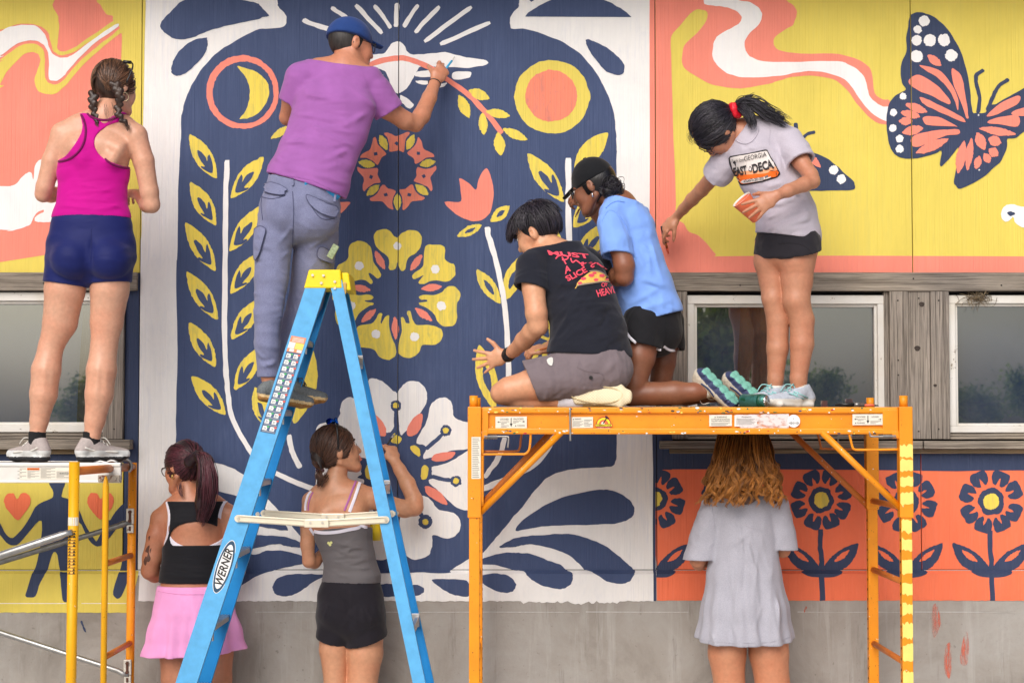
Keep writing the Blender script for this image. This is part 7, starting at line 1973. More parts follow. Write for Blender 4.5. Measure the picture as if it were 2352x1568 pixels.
    script([(490,470),(540,410),(640,380),(740,395),(790,430),(760,475),(690,495),(640,490)]);script([(640,420),(690,510),(740,600)])
    script([(850,450),(870,520),(905,555),(950,520),(985,510),(1040,545),(1090,590)]);script([(1090,580),(1150,560),(1160,600),(1110,610),(1150,650),(1180,660)]);script([(1190,580),(1250,545),(1330,570),(1390,560),(1380,600),(1340,640),(1380,668),(1420,640)]);script([(1400,600),(1450,560),(1510,550),(1490,585),(1530,600),(1600,650),(1740,730)])
    finish('shirt_lettering',b,red,T)
    b=bmesh.new()
    patch(ot,b,[m(*p)for p in((950,1195),(985,1130),(1000,1060),(1090,960),(1200,870),(1320,790),(1440,770),(1560,790),(1680,850),(1770,930),(1840,1040),(1700,1020),(1500,1050),(1300,1080),(1130,1110),(1010,1135),(985,1180))],0,.003,2)
    patch(ot,b,[m(*p)for p in((1310,755),(1450,742),(1580,775),(1700,850),(1790,940),(1760,935),(1660,850),(1550,795),(1440,775),(1310,780))],2,.004,2);patch(ot,b,[m(*p)for p in((1010,1110),(1200,1060),(1400,1040),(1600,1010),(1830,1030),(1840,1050),(1600,1045),(1400,1070),(1200,1100),(1020,1135))],2,.004,2)
    for x,y,r in((1420,815,52),(1345,872,70),(1600,880,68),(1160,950,68),(1460,980,60),(1720,970,45),(1075,1060,60)):patch(ot,b,[m(x+r*math.cos(t),y+r*.58*math.sin(t))for t in np.linspace(0,6.28,11)[:-1]],1,.0045)
    finish('pizza_print',b,[plain_mat('print_cheese',lin(248,196,96),.8,var=.15,scale=150,wear=lin(90,70,60),wear_lo=.66,wear_scale=120),red,plain_mat('print_crust',lin(150,132,118),.8,var=.2,scale=150)],T)
    grey=cloth_mat('taupe_cotton',lin(124,112,116),.07,.95,.25,fold=.45,fold_scale=(10,10,8))
    sA=chain((1385,848,7.80,60),(1320,862,7.775,56),(1250,872,7.76,52),(1190,880,7.76,50));sB=chain((1380,850,7.98,54),(1290,868,8.04,50),(1240,880,8.06,46))
    hp=tchain(lat,(1352,800,7.83,88,.124),(1362,845,7.83,86,.130))
    sh=U(.03,CUT(hp,(P(1352,805,Y),(-.05,0,1))),HEM(sA,(P(1218,876,7.76),(-1,0,-.42)),.05,.008),CUT(sB,(P(1250,880,8.06),(-1,0,0))),sph(P(1405,850,7.80),.085))
    sh=CUT(DISP(sh,addf(folds(14,.005,.1),rcr(15,26,(1215,1440),(825,915),(-50,30),(25,45),7.70,.005,.008),creases(S_([((1225,860),(1300,900)),((1260,840),(1280,900)),((1330,900),(1400,840)),((1300,840),(1330,880)),((1420,820),(1440,860))],.007,.010)))),(P(1350,806,Y),(-.05,0,1)),(P(1350,921,7.7),(0,0,-1)))
    osh=solid('shorts',sh,grey,T,.005)
    piping(osh,'pocket_seam',[(1325,843),(1345,852),(1385,860),(1378,886)],.0014,grey,T);patch(osh,(b:=bmesh.new()),[(1264,822),(1270,824),(1268,840),(1260,838),(1256,828)],0,.004,2);finish('pocket_lining',b,SOLE_W,T)
    c=hit(osh,1357,867,.002);tube_obj('pocket_snap',[c,c+np.array((0,-.003,0))],.008,BLACK_PL,T)
    sock=cloth_mat('white_sock',lin(228,228,238),.04,.9,.2,fold=.2)
    solid('sock',CUT(chain((1278,920,7.77,19),(1330,921,7.755,18)),(P(1281,920,7.77),(-1,0,.12))),sock,T,.005)
    # cream shoe, sole towards the camera
    f=nrm(P(1455,911,7.70)-P(1312,908,7.73));n=nrm(np.array((0,-.93,.30)));f,u,l=axes(f,-n)
    heel=P(1324,908,7.73);cr_m=tread_mat()
    mid=lambda t,d=0:heel+f*t+u*d
    so=U(.01,cap(mid(0),mid(.08),.016,.016,l,2.5,2.3),cap(mid(.08),mid(.19),.016,.016,l,2.3,3.0),cap(mid(.19),mid(.225),.016,.014,l,3.0,2.2))
    upr=U(.02,cap(mid(-.005,.028),mid(.02,.060),.034,.030),cap(mid(.03,.030),mid(.17,.020),.036,.028,l,1.1,1.4))
    oshoe=solid('trainer',U(.006,so,upr),[cr_m],T,.0035)
    ring=[heel+f*t-u*.0165+l*w for t,w in[(.085+.112*math.cos(a),(.036+.007*math.cos(a))*math.sin(a))for a in np.linspace(0,6.28,28)[:-1]]]
    tube_obj('outsole_rim',ring,.0022,plain_mat('pale_rubber',lin(224,206,160),.6),oshoe,6,True,True)
    dg=bmesh.new();c=P(1446,915,7.70)
    shoe('trainer',P(1385,915,8.02),(1,0,-.05),(0,.86,-.5),[cr_m,cr_m,cr_m],T,.26,.006)
    hair=hair_mat('boy_black_hair',lin(14,13,18),lin(56,50,60),.35)
    f_,u_,l_=axes(hf,hu)
    o=solid('hair',U(.015,CUT(ell(hc+u_*.030-f_*.012,(.079,.099,.096),np.stack([l_,f_,u_]).astype(np.float32)),(hc+f_*.045,nrm(f_*.8-u_*.55)),(hc-u_*.060,-u_))),hair,T,.005)
    C0=hc+u_*.030-f_*.012
    rs=np.random.RandomState(8);L2=[];L1=[]
    for k in range(420):
        az=1.75+2.8*rs.rand();e0=.1+1.1*rs.rand();e1=max(-.72,e0-.75-.4*rs.rand());ln=[]
        for t in np.linspace(0,1,8):
            e=e0+(e1-e0)*t;k_=1.01+.03*math.sin(t*3)+.02*(k%3)+.05*(k%5==0)*t*t;ln.append(C0+l_*math.sin(az)*math.cos(e)*.082*k_+f_*math.cos(az)*math.cos(e)*.102*k_+u_*math.sin(e)*.099*k_)
        L1 .append(ln)
    for k in range(480):
        a=rs.rand()*6.28;d0=np.array((math.sin(a)*.25+rs.normal()*.25,math.cos(a)*.3+rs.normal()*.25+.05,1.0));d0/=np.linalg.norm(d0)
        out=np.array((d0[0]*1.3+rs.normal()*.5,d0[1]*1.1+.45+rs.normal()*.45,0));fl=.10+.12*rs.rand();R=np.array((.084,.105,.102));ln=[];lenk=.75+.35*rs.rand()
        for t in np.linspace(0,1,8):
            d=d0+out*t*1.5*lenk-np.array((0,0,t*t*.9*lenk));d/=np.linalg.norm(d);r=1.02+fl*t
            ln.append(C0+l_*d[0]*R[0]*r+f_*d[1]*R[1]*r+u_*d[2]*R[2]*r+f_*.035*t*t*max(0,d[1]))
        L2 .append(ln)
    strands('hair_strands',np.concatenate([L1,np.array(L2)]),.0021,hair,T)
    blkb=plain_mat('watch_rubber',lin(26,26,30),.5)
    w0,w1=P(1176,807,8.00),P(1158,822,8.06);wd=nrm(w1-w0);_,sa_,sb_=frame_axes(wd);wc=P(1168,814,8.025)
    wt=solid('wristwatch',SUB(cap(wc-wd*.011,wc+wd*.011,.0315),cap(wc-wd*.05,wc+wd*.05,.0265),.002),blkb,T,.0035)
    b=bmesh.new();cc=wc+np.array((-.012,-.030,.010));add_bar(b,cc-wd*.0+np.array((0,0,-.014)),cc+np.array((.003,0,.018)),.022,.010,(0,-1,0),0,.004);finish('watch_face',b,plain_mat('watch_glass',lin(18,18,22),.12),wt)
    for a in(-1,1):eye(q,a,T,plain_mat('brown_iris',lin(34,22,18),.2));brow(q,a,T,plain_mat('black_brow',lin(24,20,20),.8))
    B=thing('paint_brush','brush loaded with yellow paint in the kneeling young man’s far hand','paint brush',P(1232,806,8.18))
    tube_obj('brush_handle',[P(1262,797,8.17),P(1240,803,8.18)],.0042,plain_mat('orange_handle',lin(214,120,60),.5),B);tube_obj('ferrule',[P(1240,803,8.18),P(1232,806,8.185)],.0048,plain_mat('painted_ferrule',lin(220,190,70),.5),B);tube_obj('bristles',[P(1232,806,8.185),P(1219,812,8.19)],[.0056,.003],plain_mat('yellow_bristles',lin(232,208,60),.5),B)
boy_kneeling()

# ------------------------------------------------------------------ the woman in the black cap
def clear_lens():
    m,n,l,b=new_mat('clear_lens');b.inputs['Alpha'].default_value=.18;b.inputs['Base Color'].default_value=lin(210,220,200);setv(b,rough=.05)
    return m
def woman_cap():
    Y=8.05
    T=thing('person','woman in a black cap, sky blue T-shirt and black shorts kneeling at the mural','person',P(1500,934,Y))
    sk=skin_mat('deep_brown_skin',lin(142,94,70),spot=.1)
    lat=nrm((.80,-.55,.25))
    torso=tchain(lat,(1428,485,8.06,40,.075),(1440,525,8.06,54,.100),(1462,600,8.05,56,.105),(1480,660,8.05,58,.098),(1496,720,8.05,64,.110),(1503,760,8.05,62,.112))
    shl=U(.03,chain((1425,462,8.06,24),(1405,490,8.0,23),(1402,515,7.97,25)),chain((1425,462,8.06,24),(1460,490,8.14,24),(1475,520,8.18,24)))
    armA=chain((1404,515,7.96,26),(1424,570,7.92,24),(1434,610,7.91,24),(1434,636,7.92,21),(1420,636,7.98,21),(1395,625,8.06,15),(1376,610,8.10,12))
    armB=chain((1475,522,8.18,24),(1440,540,8.26,22),(1400,530,8.30,18),(1370,490,8.33,15),(1352,470,8.34,12))
    hA=hand(P(1376,610,8.10),(-.55,.25,.70),(-.3,.8,0),(.4,-.4,.4),(.5,)*4,.05,.92,.9,.5)
    hB=hand(P(1354,472,8.34),(-.85,.10,.38),(-.2,.75,-.55),(0,.3,.9),(.6,.75,.9,1.0),.05,.92,.5,.6)
    thA=chain((1478,760,8.0,42),(1468,820,7.98,37),(1456,880,7.97,29),(1448,905,7.97,27));thB=chain((1528,760,8.16,36),(1524,830,8.16,28),(1516,890,8.17,24),(1512,905,8.17,24))
    shA=chain((1450,906,7.97,26),(1500,904,7.965,26),(1550,902,7.96,27),(1595,900,7.95,21),(1618,897,7.95,18));shB=chain((1514,906,8.17,24),(1580,905,8.14,25),(1680,902,8.10,17))
    hc=P(1366,428,8.10);hf,hu=(-.84,.36,-.38),(-.38,.12,.92)
    H,q=head(hc,hf,hu,.97);neck=chain((1424,470,8.06,24),(1392,450,8.09,22))
    body=U(.014,U(.03,torso,shl,neck),armA,armB,U(.008,thA,shA),U(.008,thB,shB));body=U(.008,U(.012,body,H),hA,hB)
    ob=solid('body',body,sk,T,.0055)
    blue=cloth_mat('sky_blue_cotton',lin(130,170,244),.06,.92,.3,fold=.5,fold_scale=(6,6,6))
    bt=tchain(lat,(1430,485,8.06,46,.085),(1444,525,8.06,60,.112),(1462,600,8.05,62,.118),(1480,660,8.05,67,.120),(1497,720,8.05,72,.126),(1505,770,8.05,75,.128))
    S_=lambda pts,h,w:[(P(*a,7.93),P(*b,7.93),h,w)for a,b in pts]
    cr=creases(S_([((1452,560),(1480,620)),((1450,575),(1462,660)),((1500,560),(1520,640)),((1440,700),(1520,660)),((1445,720),(1540,690)),((1490,520),(1510,600)),((1470,640),(1540,660)),((1430,490),(1455,560))],.009,.013))
    bt=CUT(U(.03,bt,OFF(shl,.010)),(P(1424,456,8.06),(.25,.0,1)))
    bt=HEM(DISP(bt,addf(cr,folds(7,.004,.14),rcr(12,34,(1390,1560),(500,740),(50,35),(30,60),7.93,.006,.009))),(P(1500,732,Y),(.27,0,-1)),.05)
    sa=nrm(P(1424,590,7.92)-P(1404,515,7.96));sl=HEM(DISP(chain((1405,514,7.965,32),(1414,560,7.93,35),(1420,600,7.92,38)),addf(folds(3,.005,.09),creases(S_([((1440,560),(1452,580)),((1430,545),(1452,566))],.006,.008)))),(P(1418,588,7.92),sa+np.array((-.25,0,.0))),.05,.014)
    ot=solid('tee_shirt',U(.014,bt,sl),blue,T,.005)
    piping(ot,'neck_band',[(1392,478),(1402,468),(1418,462),(1434,464)],.004,blue,T);piping(ot,'shoulder_seam',[(1383,508),(1396,486),(1410,486),(1432,508),(1447,545)],.0014,blue,T)
    blk=cloth_mat('black_running_cloth',lin(26,26,30),.08,.8,.15,fold=.35,fold_scale=(8,8,8));wh=cloth_mat('white_edge',lin(232,230,238),.03,.8,.1,fold=0)
    sA=chain((1480,740,8.0,50),(1474,790,7.985,49),(1470,820,7.98,49));sB=chain((1532,740,8.14,40),(1536,790,8.14,36),(1536,820,8.14,36))
    sh=U(.02,CUT(tchain(lat,(1498,705,8.05,66,.118),(1503,760,8.05,66,.120)),(P(1500,715,Y),(0,0,1))),HEM(DISP(sA,folds(6,.004,.1)),(P(1478,797,7.98),(-.20,-.1,-1)),.04,.013),HEM(DISP(sB,folds(7,.004,.1)),(P(1542,798,8.14),(-.25,-.1,-1)),.04,.013))
    osh=solid('shorts',sh,blk,T,.005)
    band(osh,'white_edge',[(1437,755),(1444,770),(1458,784),(1478,793),(1500,799),(1518,801)],.011,wh,T,lift=.004);band(osh,'white_edge',[(1523,795),(1540,803),(1562,801)],.011,wh,T,lift=.004)
    piping(osh,'seam',[(1531,735),(1528,770),(1522,795)],.0014,blk,T)
    capm=cloth_mat('black_cap',lin(22,23,27),.08,.85,.2,fold=.15)
    f_,u_,l_=axes(hf,hu)
    bh=BLACK_HAIR
    solid('hair',CUT(ell(hc+u_*.018-f_*.012,(.079,.098,.096),np.stack([l_,f_,u_]).astype(np.float32)),(hc+f_*.035,nrm(f_*.9-u_*.1)),(hc-u_*.06-f_*.03,-nrm(u_+f_*.4))),bh,T,.005)
    ball_cap('baseball_cap',hc+u_*.012,hf,hu,capm,T,(.086,.100,.100),.10,.26,.006,.020)
    b=bmesh.new();c=P(1323,425,8.02);rs=np.random.RandomState(2)
    solid('hair_bun',U(.012,sph(P(1408,426,8.03),.034),sph(P(1398,440,8.02),.030),sph(P(1416,434,8.02),.030),sph(P(1406,416,8.03),.028)),bh,T,.005)
    L=[]
    for k in range(120):
        c=P(1408+rs.normal()*6,429+rs.normal()*6,8.01);a0=rs.rand()*6.28;R_=.020+.018*rs.rand();n_=nrm(rs.normal(size=3));_,e1,e2=frame_axes(n_)
        L.append([c+(e1*math.cos(a0+t)+e2*math.sin(a0+t))*R_ for t in np.linspace(0,3.6,12)])
    strands('hair_strands',np.array(L),.0015,bh,T);strands('stray_hairs',guide_lines([P(1408,430,8.04),P(1425,440,8.03),P(1430,452,8.03)],16,(.02,.02),6,8,.01),.0004,bh,T)
    strands('hair_wisps',guide_lines([P(1380,436,8.03),P(1395,446,8.02),P(1418,458,8.03)],60,(.014,.012),8,9,.004),.0014,bh,T)
    glasses(hc,hf,hu,BLACK_PL,T,.98,clear_lens())
    e=q(.078,.0,-.04);tube_obj('earring',[e,e+np.array((0,-.004,-.006)),e+np.array((0,-.004,-.02))],[.004,.003,.005],plain_mat('silver',lin(220,220,224),.2,.9),T,8)
    for a in(-1,1):eye(q,a,T,plain_mat('dark_eye',lin(24,16,14),.2))
    # shoes: toes down, teal soles up
    up=plain_mat('off_white_mesh',lin(206,198,180),.8,var=.15,scale=80);nv=plain_mat('navy_midsole',lin(56,66,104),.6,var=.1);tl=plain_mat('teal_rubber',lin(120,186,170),.6,var=.08,scale=40)
    for(a,heel,toe,nr)in((P(1620,897,7.95),P(1607,842,7.94),P(1690,926,7.90),(.56,-.68,.50)),(P(1690,900,8.10),P(1672,850,8.06),P(1752,924,8.02),(.52,-.72,.48))):
        f=nrm(toe-heel);f,u,l=axes(f,-np.array(nr));hl=heel+f*.03;Ls=.195
        base=U(.01,cap(hl,hl+f*.08,.017,.017,l,2.0,1.8),cap(hl+f*.08,hl+f*(Ls-.03),.016,.016,l,1.8,2.5),cap(hl+f*(Ls-.03),hl+f*Ls,.016,.013,l,2.5,2.0))
        lug=DISP(OFF(base,-.003),lambda X,hl=hl,f=f,l=l:.0030*(np.sin(((X-A3(hl))@A3(f))*170+40*np.abs((X-A3(hl))@A3(l)))>-.55)*(np.abs((X-A3(hl))@A3(l))>.006))
        upper=U(.02,cap(hl+u*.03,hl+u*.066+f*.012,.035,.033),cap(hl+u*.03+f*.04,hl+f*(Ls-.01)+u*.018,.038,.027,l,1.05,1.4))
        upper=SUB(upper,cap(hl+u*.075+f*.01,hl+u*.12+f*.01,.030,.030),.004)
        mf=lambda C,hl=hl,u=u:np.where((C-hl)@u<-.0085,2,np.where((C-hl)@u<.014,1,0))
        o=solid('running_shoe',U(.005,lug,upper),[up,nv,tl],T,.004,mf)
        b=bmesh.new()
        for k in range(4):c=hl+f*(.07+.02*k)+u*(.066-.009*k);add_tube(b,[c-l*.02,c+u*.005,c+l*.02],.0028,6)
        for sgn in(-1,1):add_tube(b,catmull([hl+f*.07+u*.072,hl+f*.06+u*.10+l*sgn*.02,hl+f*.09+u*.11+l*sgn*.03,hl+f*.11+u*.085+l*sgn*.02],4,False),.0024,6)
        finish('laces',b,SOLE_W,o)
        b=bmesh.new();s_=-1 if l[1]>0 else 1
        add_tube(b,catmull([hl+l*s_*.038+u*.03+f*.03,hl+l*s_*.040+u*.022+f*.07,hl+l*s_*.038+u*.03+f*.11],4,False),.0045,6);finish('shoe_stripe',b,nv,o)
        solid('sock',CUT(cap(a-np.array((.03,0,0)),a+np.array((.012,0,.0)),.034,.033),(a-np.array((.008,0,0)),(-1,0,0))),SOLE_W,T,.005)
    B=thing('paint_brush','thin brush touching the yellow leaf beside the woman in the black cap','paint brush',P(1326,495,8.44))
    tube_obj('brush_handle',[P(1348,455,8.30),P(1330,482,8.43)],.0034,plain_mat('wooden_handle',lin(150,100,60),.5),B);tube_obj('ferrule',[P(1330,482,8.43),P(1324,493,8.49)],.0042,plain_mat('copper_ferrule',lin(170,110,70),.4,.6),B);tube_obj('bristles',[P(1324,493,8.49),P(1321,499,8.52)],[.004,.0018],plain_mat('ochre_bristle',lin(190,140,50),.6),B)
    Cc=thing('paint_cup','clear plastic cup with a little white paint held behind the black pizza shirt','cup',P(1361,590,8.14))
    b=bmesh.new();t0,t1=P(1361,577,8.14),P(1362,608,8.14)
    rings=[[b.verts.new((t0[0]+r*math.cos(a),t0[1]+r*math.sin(a),z))for a in np.linspace(0,2*math.pi,24,endpoint=False)]for z,r in((t1[2],.001),(t1[2],.020),(t0[2],.025),(t0[2]+.002,.027),(t0[2],.0238),(t1[2]+.003,.018),(t1[2]+.003,.001))]
    for A_,B_ in zip(rings,rings[1:]):
        for k in range(24):b.faces.new((A_[k],A_[(k+1)%24],B_[(k+1)%24],B_[k])).smooth=True
    bmesh.ops.recalc_face_normals(b,faces=b.faces);m_,n_,l_,bs=new_mat('clear_plastic');bs.inputs['Alpha'].default_value=.30;bs.inputs['Base Color'].default_value=lin(220,216,200);setv(bs,rough=.1);finish('cup',b,m_,Cc)
    b=bmesh.new();add_tube(b,[t1+np.array((0,0,.005)),t1+np.array((0,0,.020))],[.0178,.0195],20);finish('paint',b,SOLE_W,Cc)
woman_cap()

# ------------------------------------------------------------------ the girl bending over with the cup
def girl_cup():
    Y=7.98
    T=thing('person','girl in a pale licence-plate T-shirt and black shorts bending left with a paint cup','person',P(1815,934,Y))
    sk=skin_mat('light_brown_skin',lin(192,136,106))
    lat=nrm((.93,.30,.26))
    torso=tchain(lat,(1725,320,8.00,48,.080),(1742,350,7.99,62,.100),(1762,400,7.98,60,.098),(1786,445,7.98,56,.088),(1806,495,7.98,60,.096),(1811,545,7.98,66,.108),(1812,575,7.98,66,.108))
    shl=U(.03,chain((1706,300,8.0,24),(1672,345,8.02,23),(1658,378,8.04,24)),chain((1706,300,8.0,24),(1780,302,7.96,24),(1812,325,7.93,25)))
    armA=chain((1658,380,8.04,24),(1640,404,8.10,19),(1612,436,8.20,16),(1590,458,8.28,15),(1570,480,8.36,12),(1554,498,8.41,10))
    armB=chain((1814,328,7.93,26),(1840,372,7.88,20),(1862,402,7.83,17),(1866,416,7.81,17),(1846,424,7.78,17),(1810,438,7.73,15),(1782,450,7.705,11.5))
    hdA=hand(P(1553,499,8.41),(-.62,.25,-.62),(.35,.55,-.55),(.35,-.75,-.5),(.35,.6,.75,.8),.06,.98,.55,.55)
    hdB=hand(P(1782,450,7.698),(-.80,.05,-.50),(.05,.98,-.1),(-.5,0,.8),(.10,.12,.14,.16),.30,.98,.8,.75)
    legB=chain((1836,560,7.95,46),(1829,600,7.95,43),(1830,646,7.95,36),(1829,690,7.94,31),(1842,735,7.95,28),(1842,790,7.95,27),(1834,870,7.95,19),(1836,900,7.95,17));legA=chain((1775,560,8.0,42),(1768,600,8.0,36),(1774,646,8.0,30),(1776,685,7.99,26),(1787,735,8.0,26),(1786,800,8.0,25),(1781,870,8.0,18),(1780,900,8.0,16))
    hc=P(1646,296,7.96);hf,hu=(-.36,.22,-.90),(-.86,-.36,.30)
    H,q=head(hc,hf,hu,.97);neck=chain((1708,302,8.0,25),(1675,298,7.98,22))
    body=U(.014,U(.03,torso,shl,neck),armA,armB,U(.005,legA,legB));body=U(.008,U(.012,body,H),hdA,hdB)
    ob=solid('body',body,sk,T,.005)
    tee=cloth_mat('pale_lilac_cotton',lin(196,189,200),.05,.92,.3,heather=lin(180,173,186),fold=.4,fold_scale=(6,6,9))
    bt=tchain(lat,(1720,312,8.0,48,.088),(1740,350,7.99,70,.112),(1762,400,7.98,68,.118),(1788,445,7.98,68,.116),(1806,495,7.98,71,.122),(1811,540,7.98,76,.128),(1812,580,7.98,78,.130))
    S_=lambda pts,h,w,y=7.86:[(P(*a,y),P(*b,y),h,w)for a,b in pts]
    cr=creases(S_([((1760,500),(1850,480)),((1765,520),(1860,505)),((1770,475),(1830,455)),((1775,340),(1775,400)),((1785,330),(1795,390)),((1755,430),(1800,420)),((1700,350),(1690,380)),((1830,510),(1870,490)),((1780,530),(1860,520)),((1800,430),(1840,450))],.009,.012))
    bt=CUT(U(.03,bt,OFF(shl,.010)),(P(1698,296,8.0),nrm((-.75,-.2,.55))))
    bt=HEM(DISP(bt,addf(cr,folds(15,.003,.13),rcr(13,26,(1750,1880),(440,545),(-14,14),(40,60),7.86,.006,.008),rcr(14,10,(1700,1850),(320,360),(60,30),(25,30),7.88,.004,.008))),(P(1810,544,Y),(-.13,.06,-1)),.05)
    dA=nrm(P(1640,404,8.10)-P(1658,378,8.04));slA=HEM(DISP(chain((1660,376,8.04,32),(1652,395,8.06,34),(1632,420,8.10,33)),folds(5,.004,.09)),(P(1644,400,8.08),dA),.05,.014)
    dB=nrm(P(1840,372,7.88)-P(1814,328,7.93));slB=HEM(DISP(chain((1812,325,7.93,33),(1826,350,7.905,35),(1850,390,7.86,37)),folds(8,.005,.09)),(P(1841,373,7.88),dB),.05,.014)
    ot=solid('tee_shirt',U(.014,bt,slA,slB),tee,T,.005)
    piping(ot,'neck_band',[(1690,322),(1705,330),(1722,328),(1735,315),(1742,300)],.0035,tee,T);piping(ot,'sleeve_seam',[(1770,300),(1766,330),(1775,365)],.0013,tee,T)
    # licence plate print, measured in a close crop of the photograph
    g=lambda x,y:np.array(((1800+x/13.067)*.91875,(360+y/13.067)*.91875))
    wm,km,om,gm=[plain_mat(n_,c_,.85)for n_,c_ in(('print_white',lin(230,222,216)),('print_black',lin(44,40,42)),('print_orange',lin(248,112,30)),('print_grey',lin(120,114,112)))]
    pm,pn,pl,pb=new_mat('print_fade')
    b=bmesh.new();G=lambda*pp:[g(*p)for p in pp]
    patch(ot,b,G((290,470),(340,400),(900,310),(1480,185),(1540,200),(1720,520),(1960,940),(1960,1010),(1860,1100),(1400,1240),(1000,1320),(740,1355),(680,1340),(540,1150),(400,880),(310,640)),1,.0025,1)
    patch(ot,b,G((350,470),(370,440),(900,345),(1490,235),(1530,250),(1700,560),(1910,950),(1830,1040),(1380,1190),(1000,1265),(760,1300),(700,1270),(570,1080),(430,810)),0,.0038,1)
    patch(ot,b,G((440,830),(560,1080),(700,1270),(760,1300),(1000,1265),(1380,1190),(1830,1040),(1910,950),(1800,740),(1500,840),(1200,880),(900,880),(600,900)),3,.0046,1)
    patch(ot,b,G((540,1000),(700,1270),(760,1300),(1000,1265),(1380,1190),(1830,1040),(1910,950),(1850,850),(1500,960),(1000,1000)),2,.0054,1)
    patch(ot,b,[g(1720+160*math.cos(t),980+110*math.sin(t))for t in np.linspace(0,6.28,14)[:-1]],2,.0062)
    patch(ot,b,G((700,1240),(780,1170),(1460,1070),(1490,1140),(1400,1190),(800,1280)),0,.0066,1)
    patch(ot,b,G((1450,1060),(1560,1010),(1570,1090),(1490,1130)),4,.0066,1);patch(ot,b,G((1490,1120),(1650,1060),(1650,1100),(1500,1150)),0,.0072,1)
    for pts in(((1610,880),(1680,860),(1790,890),(1700,880)),((1790,890),(1860,880),(1900,900),(1850,895)),((1800,900),(1830,980),(1815,1070),(1808,980)),((560,1090),(640,1110),(720,1180),(640,1140))):patch(ot,b,[g(*p)for p in pts],1,.0075,1)
    for s,o,ux,uy,of in(('GEORGIA',(815,560),(690,-135),(-20,-150),.0),('EAST',(530,1055),(405,-65),(-60,-300),.035),('DECA',(1110,970),(650,-170),(-60,-290),.035),('ATLANTA 2021-2022',(820,1255),(620,-100),(-15,-90),.015),("Peach State",(420,620),(390,-60),(-10,-110),.0)):
        O=g(*o);print_text(ot,b,s,O,g(o[0]+ux[0],o[1]+ux[1])-O,g(o[0]+uy[0],o[1]+uy[1])-O,1,of,.3 if s[0]=='P' else 0,.0085)
    patch(ot,b,G((985,720),(1065,800),(1045,920),(955,870)),1,.0080,1);patch(ot,b,G((992,755),(1042,805),(1030,890),(972,858)),0,.0088,1)
    finish('plate_print',b,[wm,km,om,plain_mat('print_peach',lin(252,176,130),.85),gm],T)
    blk=cloth_mat('charcoal_running_cloth',lin(40,38,44),.08,.85,.15,fold=.35,fold_scale=(9,9,9))
    sA=chain((1778,560,8.0,44),(1770,600,8.0,40),(1768,620,8.0,40));sB=chain((1836,560,7.95,50),(1834,590,7.95,52),(1834,620,7.95,54))
    sh=U(.02,CUT(tchain(lat,(1805,495,7.98,62,.102),(1809,525,7.98,68,.110),(1811,560,7.98,72,.116)),(P(1811,500,Y),(0,0,1))),CUT(chain((1794,545,7.95,46),(1796,600,7.95,42)),(P(1796,590,7.95),(0,.1,-1))),HEM(DISP(sA,folds(4,.004,.09)),(P(1765,588,8.0),(-.12,.1,-1)),.04,.013),HEM(DISP(sB,folds(6,.004,.09)),(P(1836,580,7.95),(.14,.25,-1)),.04,.013))
    osh=solid('shorts',sh,blk,T,.005)
    piping(osh,'seam',[(1785,560),(1820,558),(1850,566),(1868,585)],.0015,blk,T)
    gmsh=plain_mat('grey_mint_mesh',lin(184,192,204),.75,var=.14,scale=70);mint=plain_mat('mint_lace',lin(150,206,206),.7)
    for a,ff in((P(1836,890,7.95),(-.90,-.36,0)),(P(1780,890,8.0),(-.80,-.55,0))):
        a=a.copy();a[2]=Z_DECK-.004+.076
        o=shoe('trainer',a,ff,(0,0,1),[gmsh,SOLE_W,SOLE_W],T,.25,laces=mint);f_,u_,l_=axes(ff,(0,0,1));s_=-1 if l_[1]>0 else 1
        b=bmesh.new()
        for x0,z0,x1,z1 in((-.02,-.03,.05,-.002),(.0,-.036,.075,-.008),(.03,-.004,.045,-.036),(.055,-.008,.02,-.036)):add_tube(b,[a+f_*x0+u_*z0+l_*s_*.0385,a+f_*(x0+x1)/2+u_*(z0+z1)/2+l_*s_*.0415,a+f_*x1+u_*z1+l_*s_*.036],.003,6)
        finish('shoe_stripe',b,mint,o)
        solid('sock',CUT(cap(a-u_*.02,a+u_*.03,.035,.034),(a+u_*.030,u_+f_*.15)),SOLE_W,T,.005)
    f_,u_,l_=axes(hf,hu);C0=hc+u_*.024-f_*.008
    hair=solid('hair',U(.02,CUT(ell(C0,(.082,.103,.100),np.stack([l_,f_,u_]).astype(np.float32)),(hc+f_*.022,nrm(f_*.80-u_*.55)))),BLACK_HAIR,T,.005)
    tie=P(1688,254,7.93);tz=tie-C0;e_az,e_el=math.atan2(tz@l_,tz@f_),math.asin(np.clip((tz@u_)/np.linalg.norm(tz),-1,1))
    strands('hair_strands',scalp_lines(C0,hf,hu,(.083,.104,.101),lambda r:((r.rand()-.5)*4.0,.12+1.3*r.rand()),(e_az,e_el),420,23,(.0,.007),10,.004),.0019,BLACK_HAIR,hair)
    par=[C0+f_*.104*math.cos(t)+u_*.102*math.sin(t)+l_*.012 for t in np.linspace(.45,1.5,8)];tube_obj('hair_parting',par,.0032,plain_mat('scalp',lin(170,120,92),.6),T,6)
    strands('ponytail_strands',np.concatenate([guide_lines([tie,P(1706,236,7.92),P(1735,240,7.91),P(1765,262,7.90),P(1790,274,7.89),P(1806,284,7.88)],130,(.012,.036,.8),7,14,.010,.004,1.5,trim=.35),guide_lines([tie,P(1704,250,7.91),P(1722,268,7.89),P(1726,290,7.88)],110,(.012,.028,.8),9,14,.006,trim=.3),guide_lines([tie,P(1700,236,7.92),P(1720,224,7.91),P(1732,218,7.90)],10,(.008,.010),12,14,.004)]),.0016,BLACK_HAIR,T)
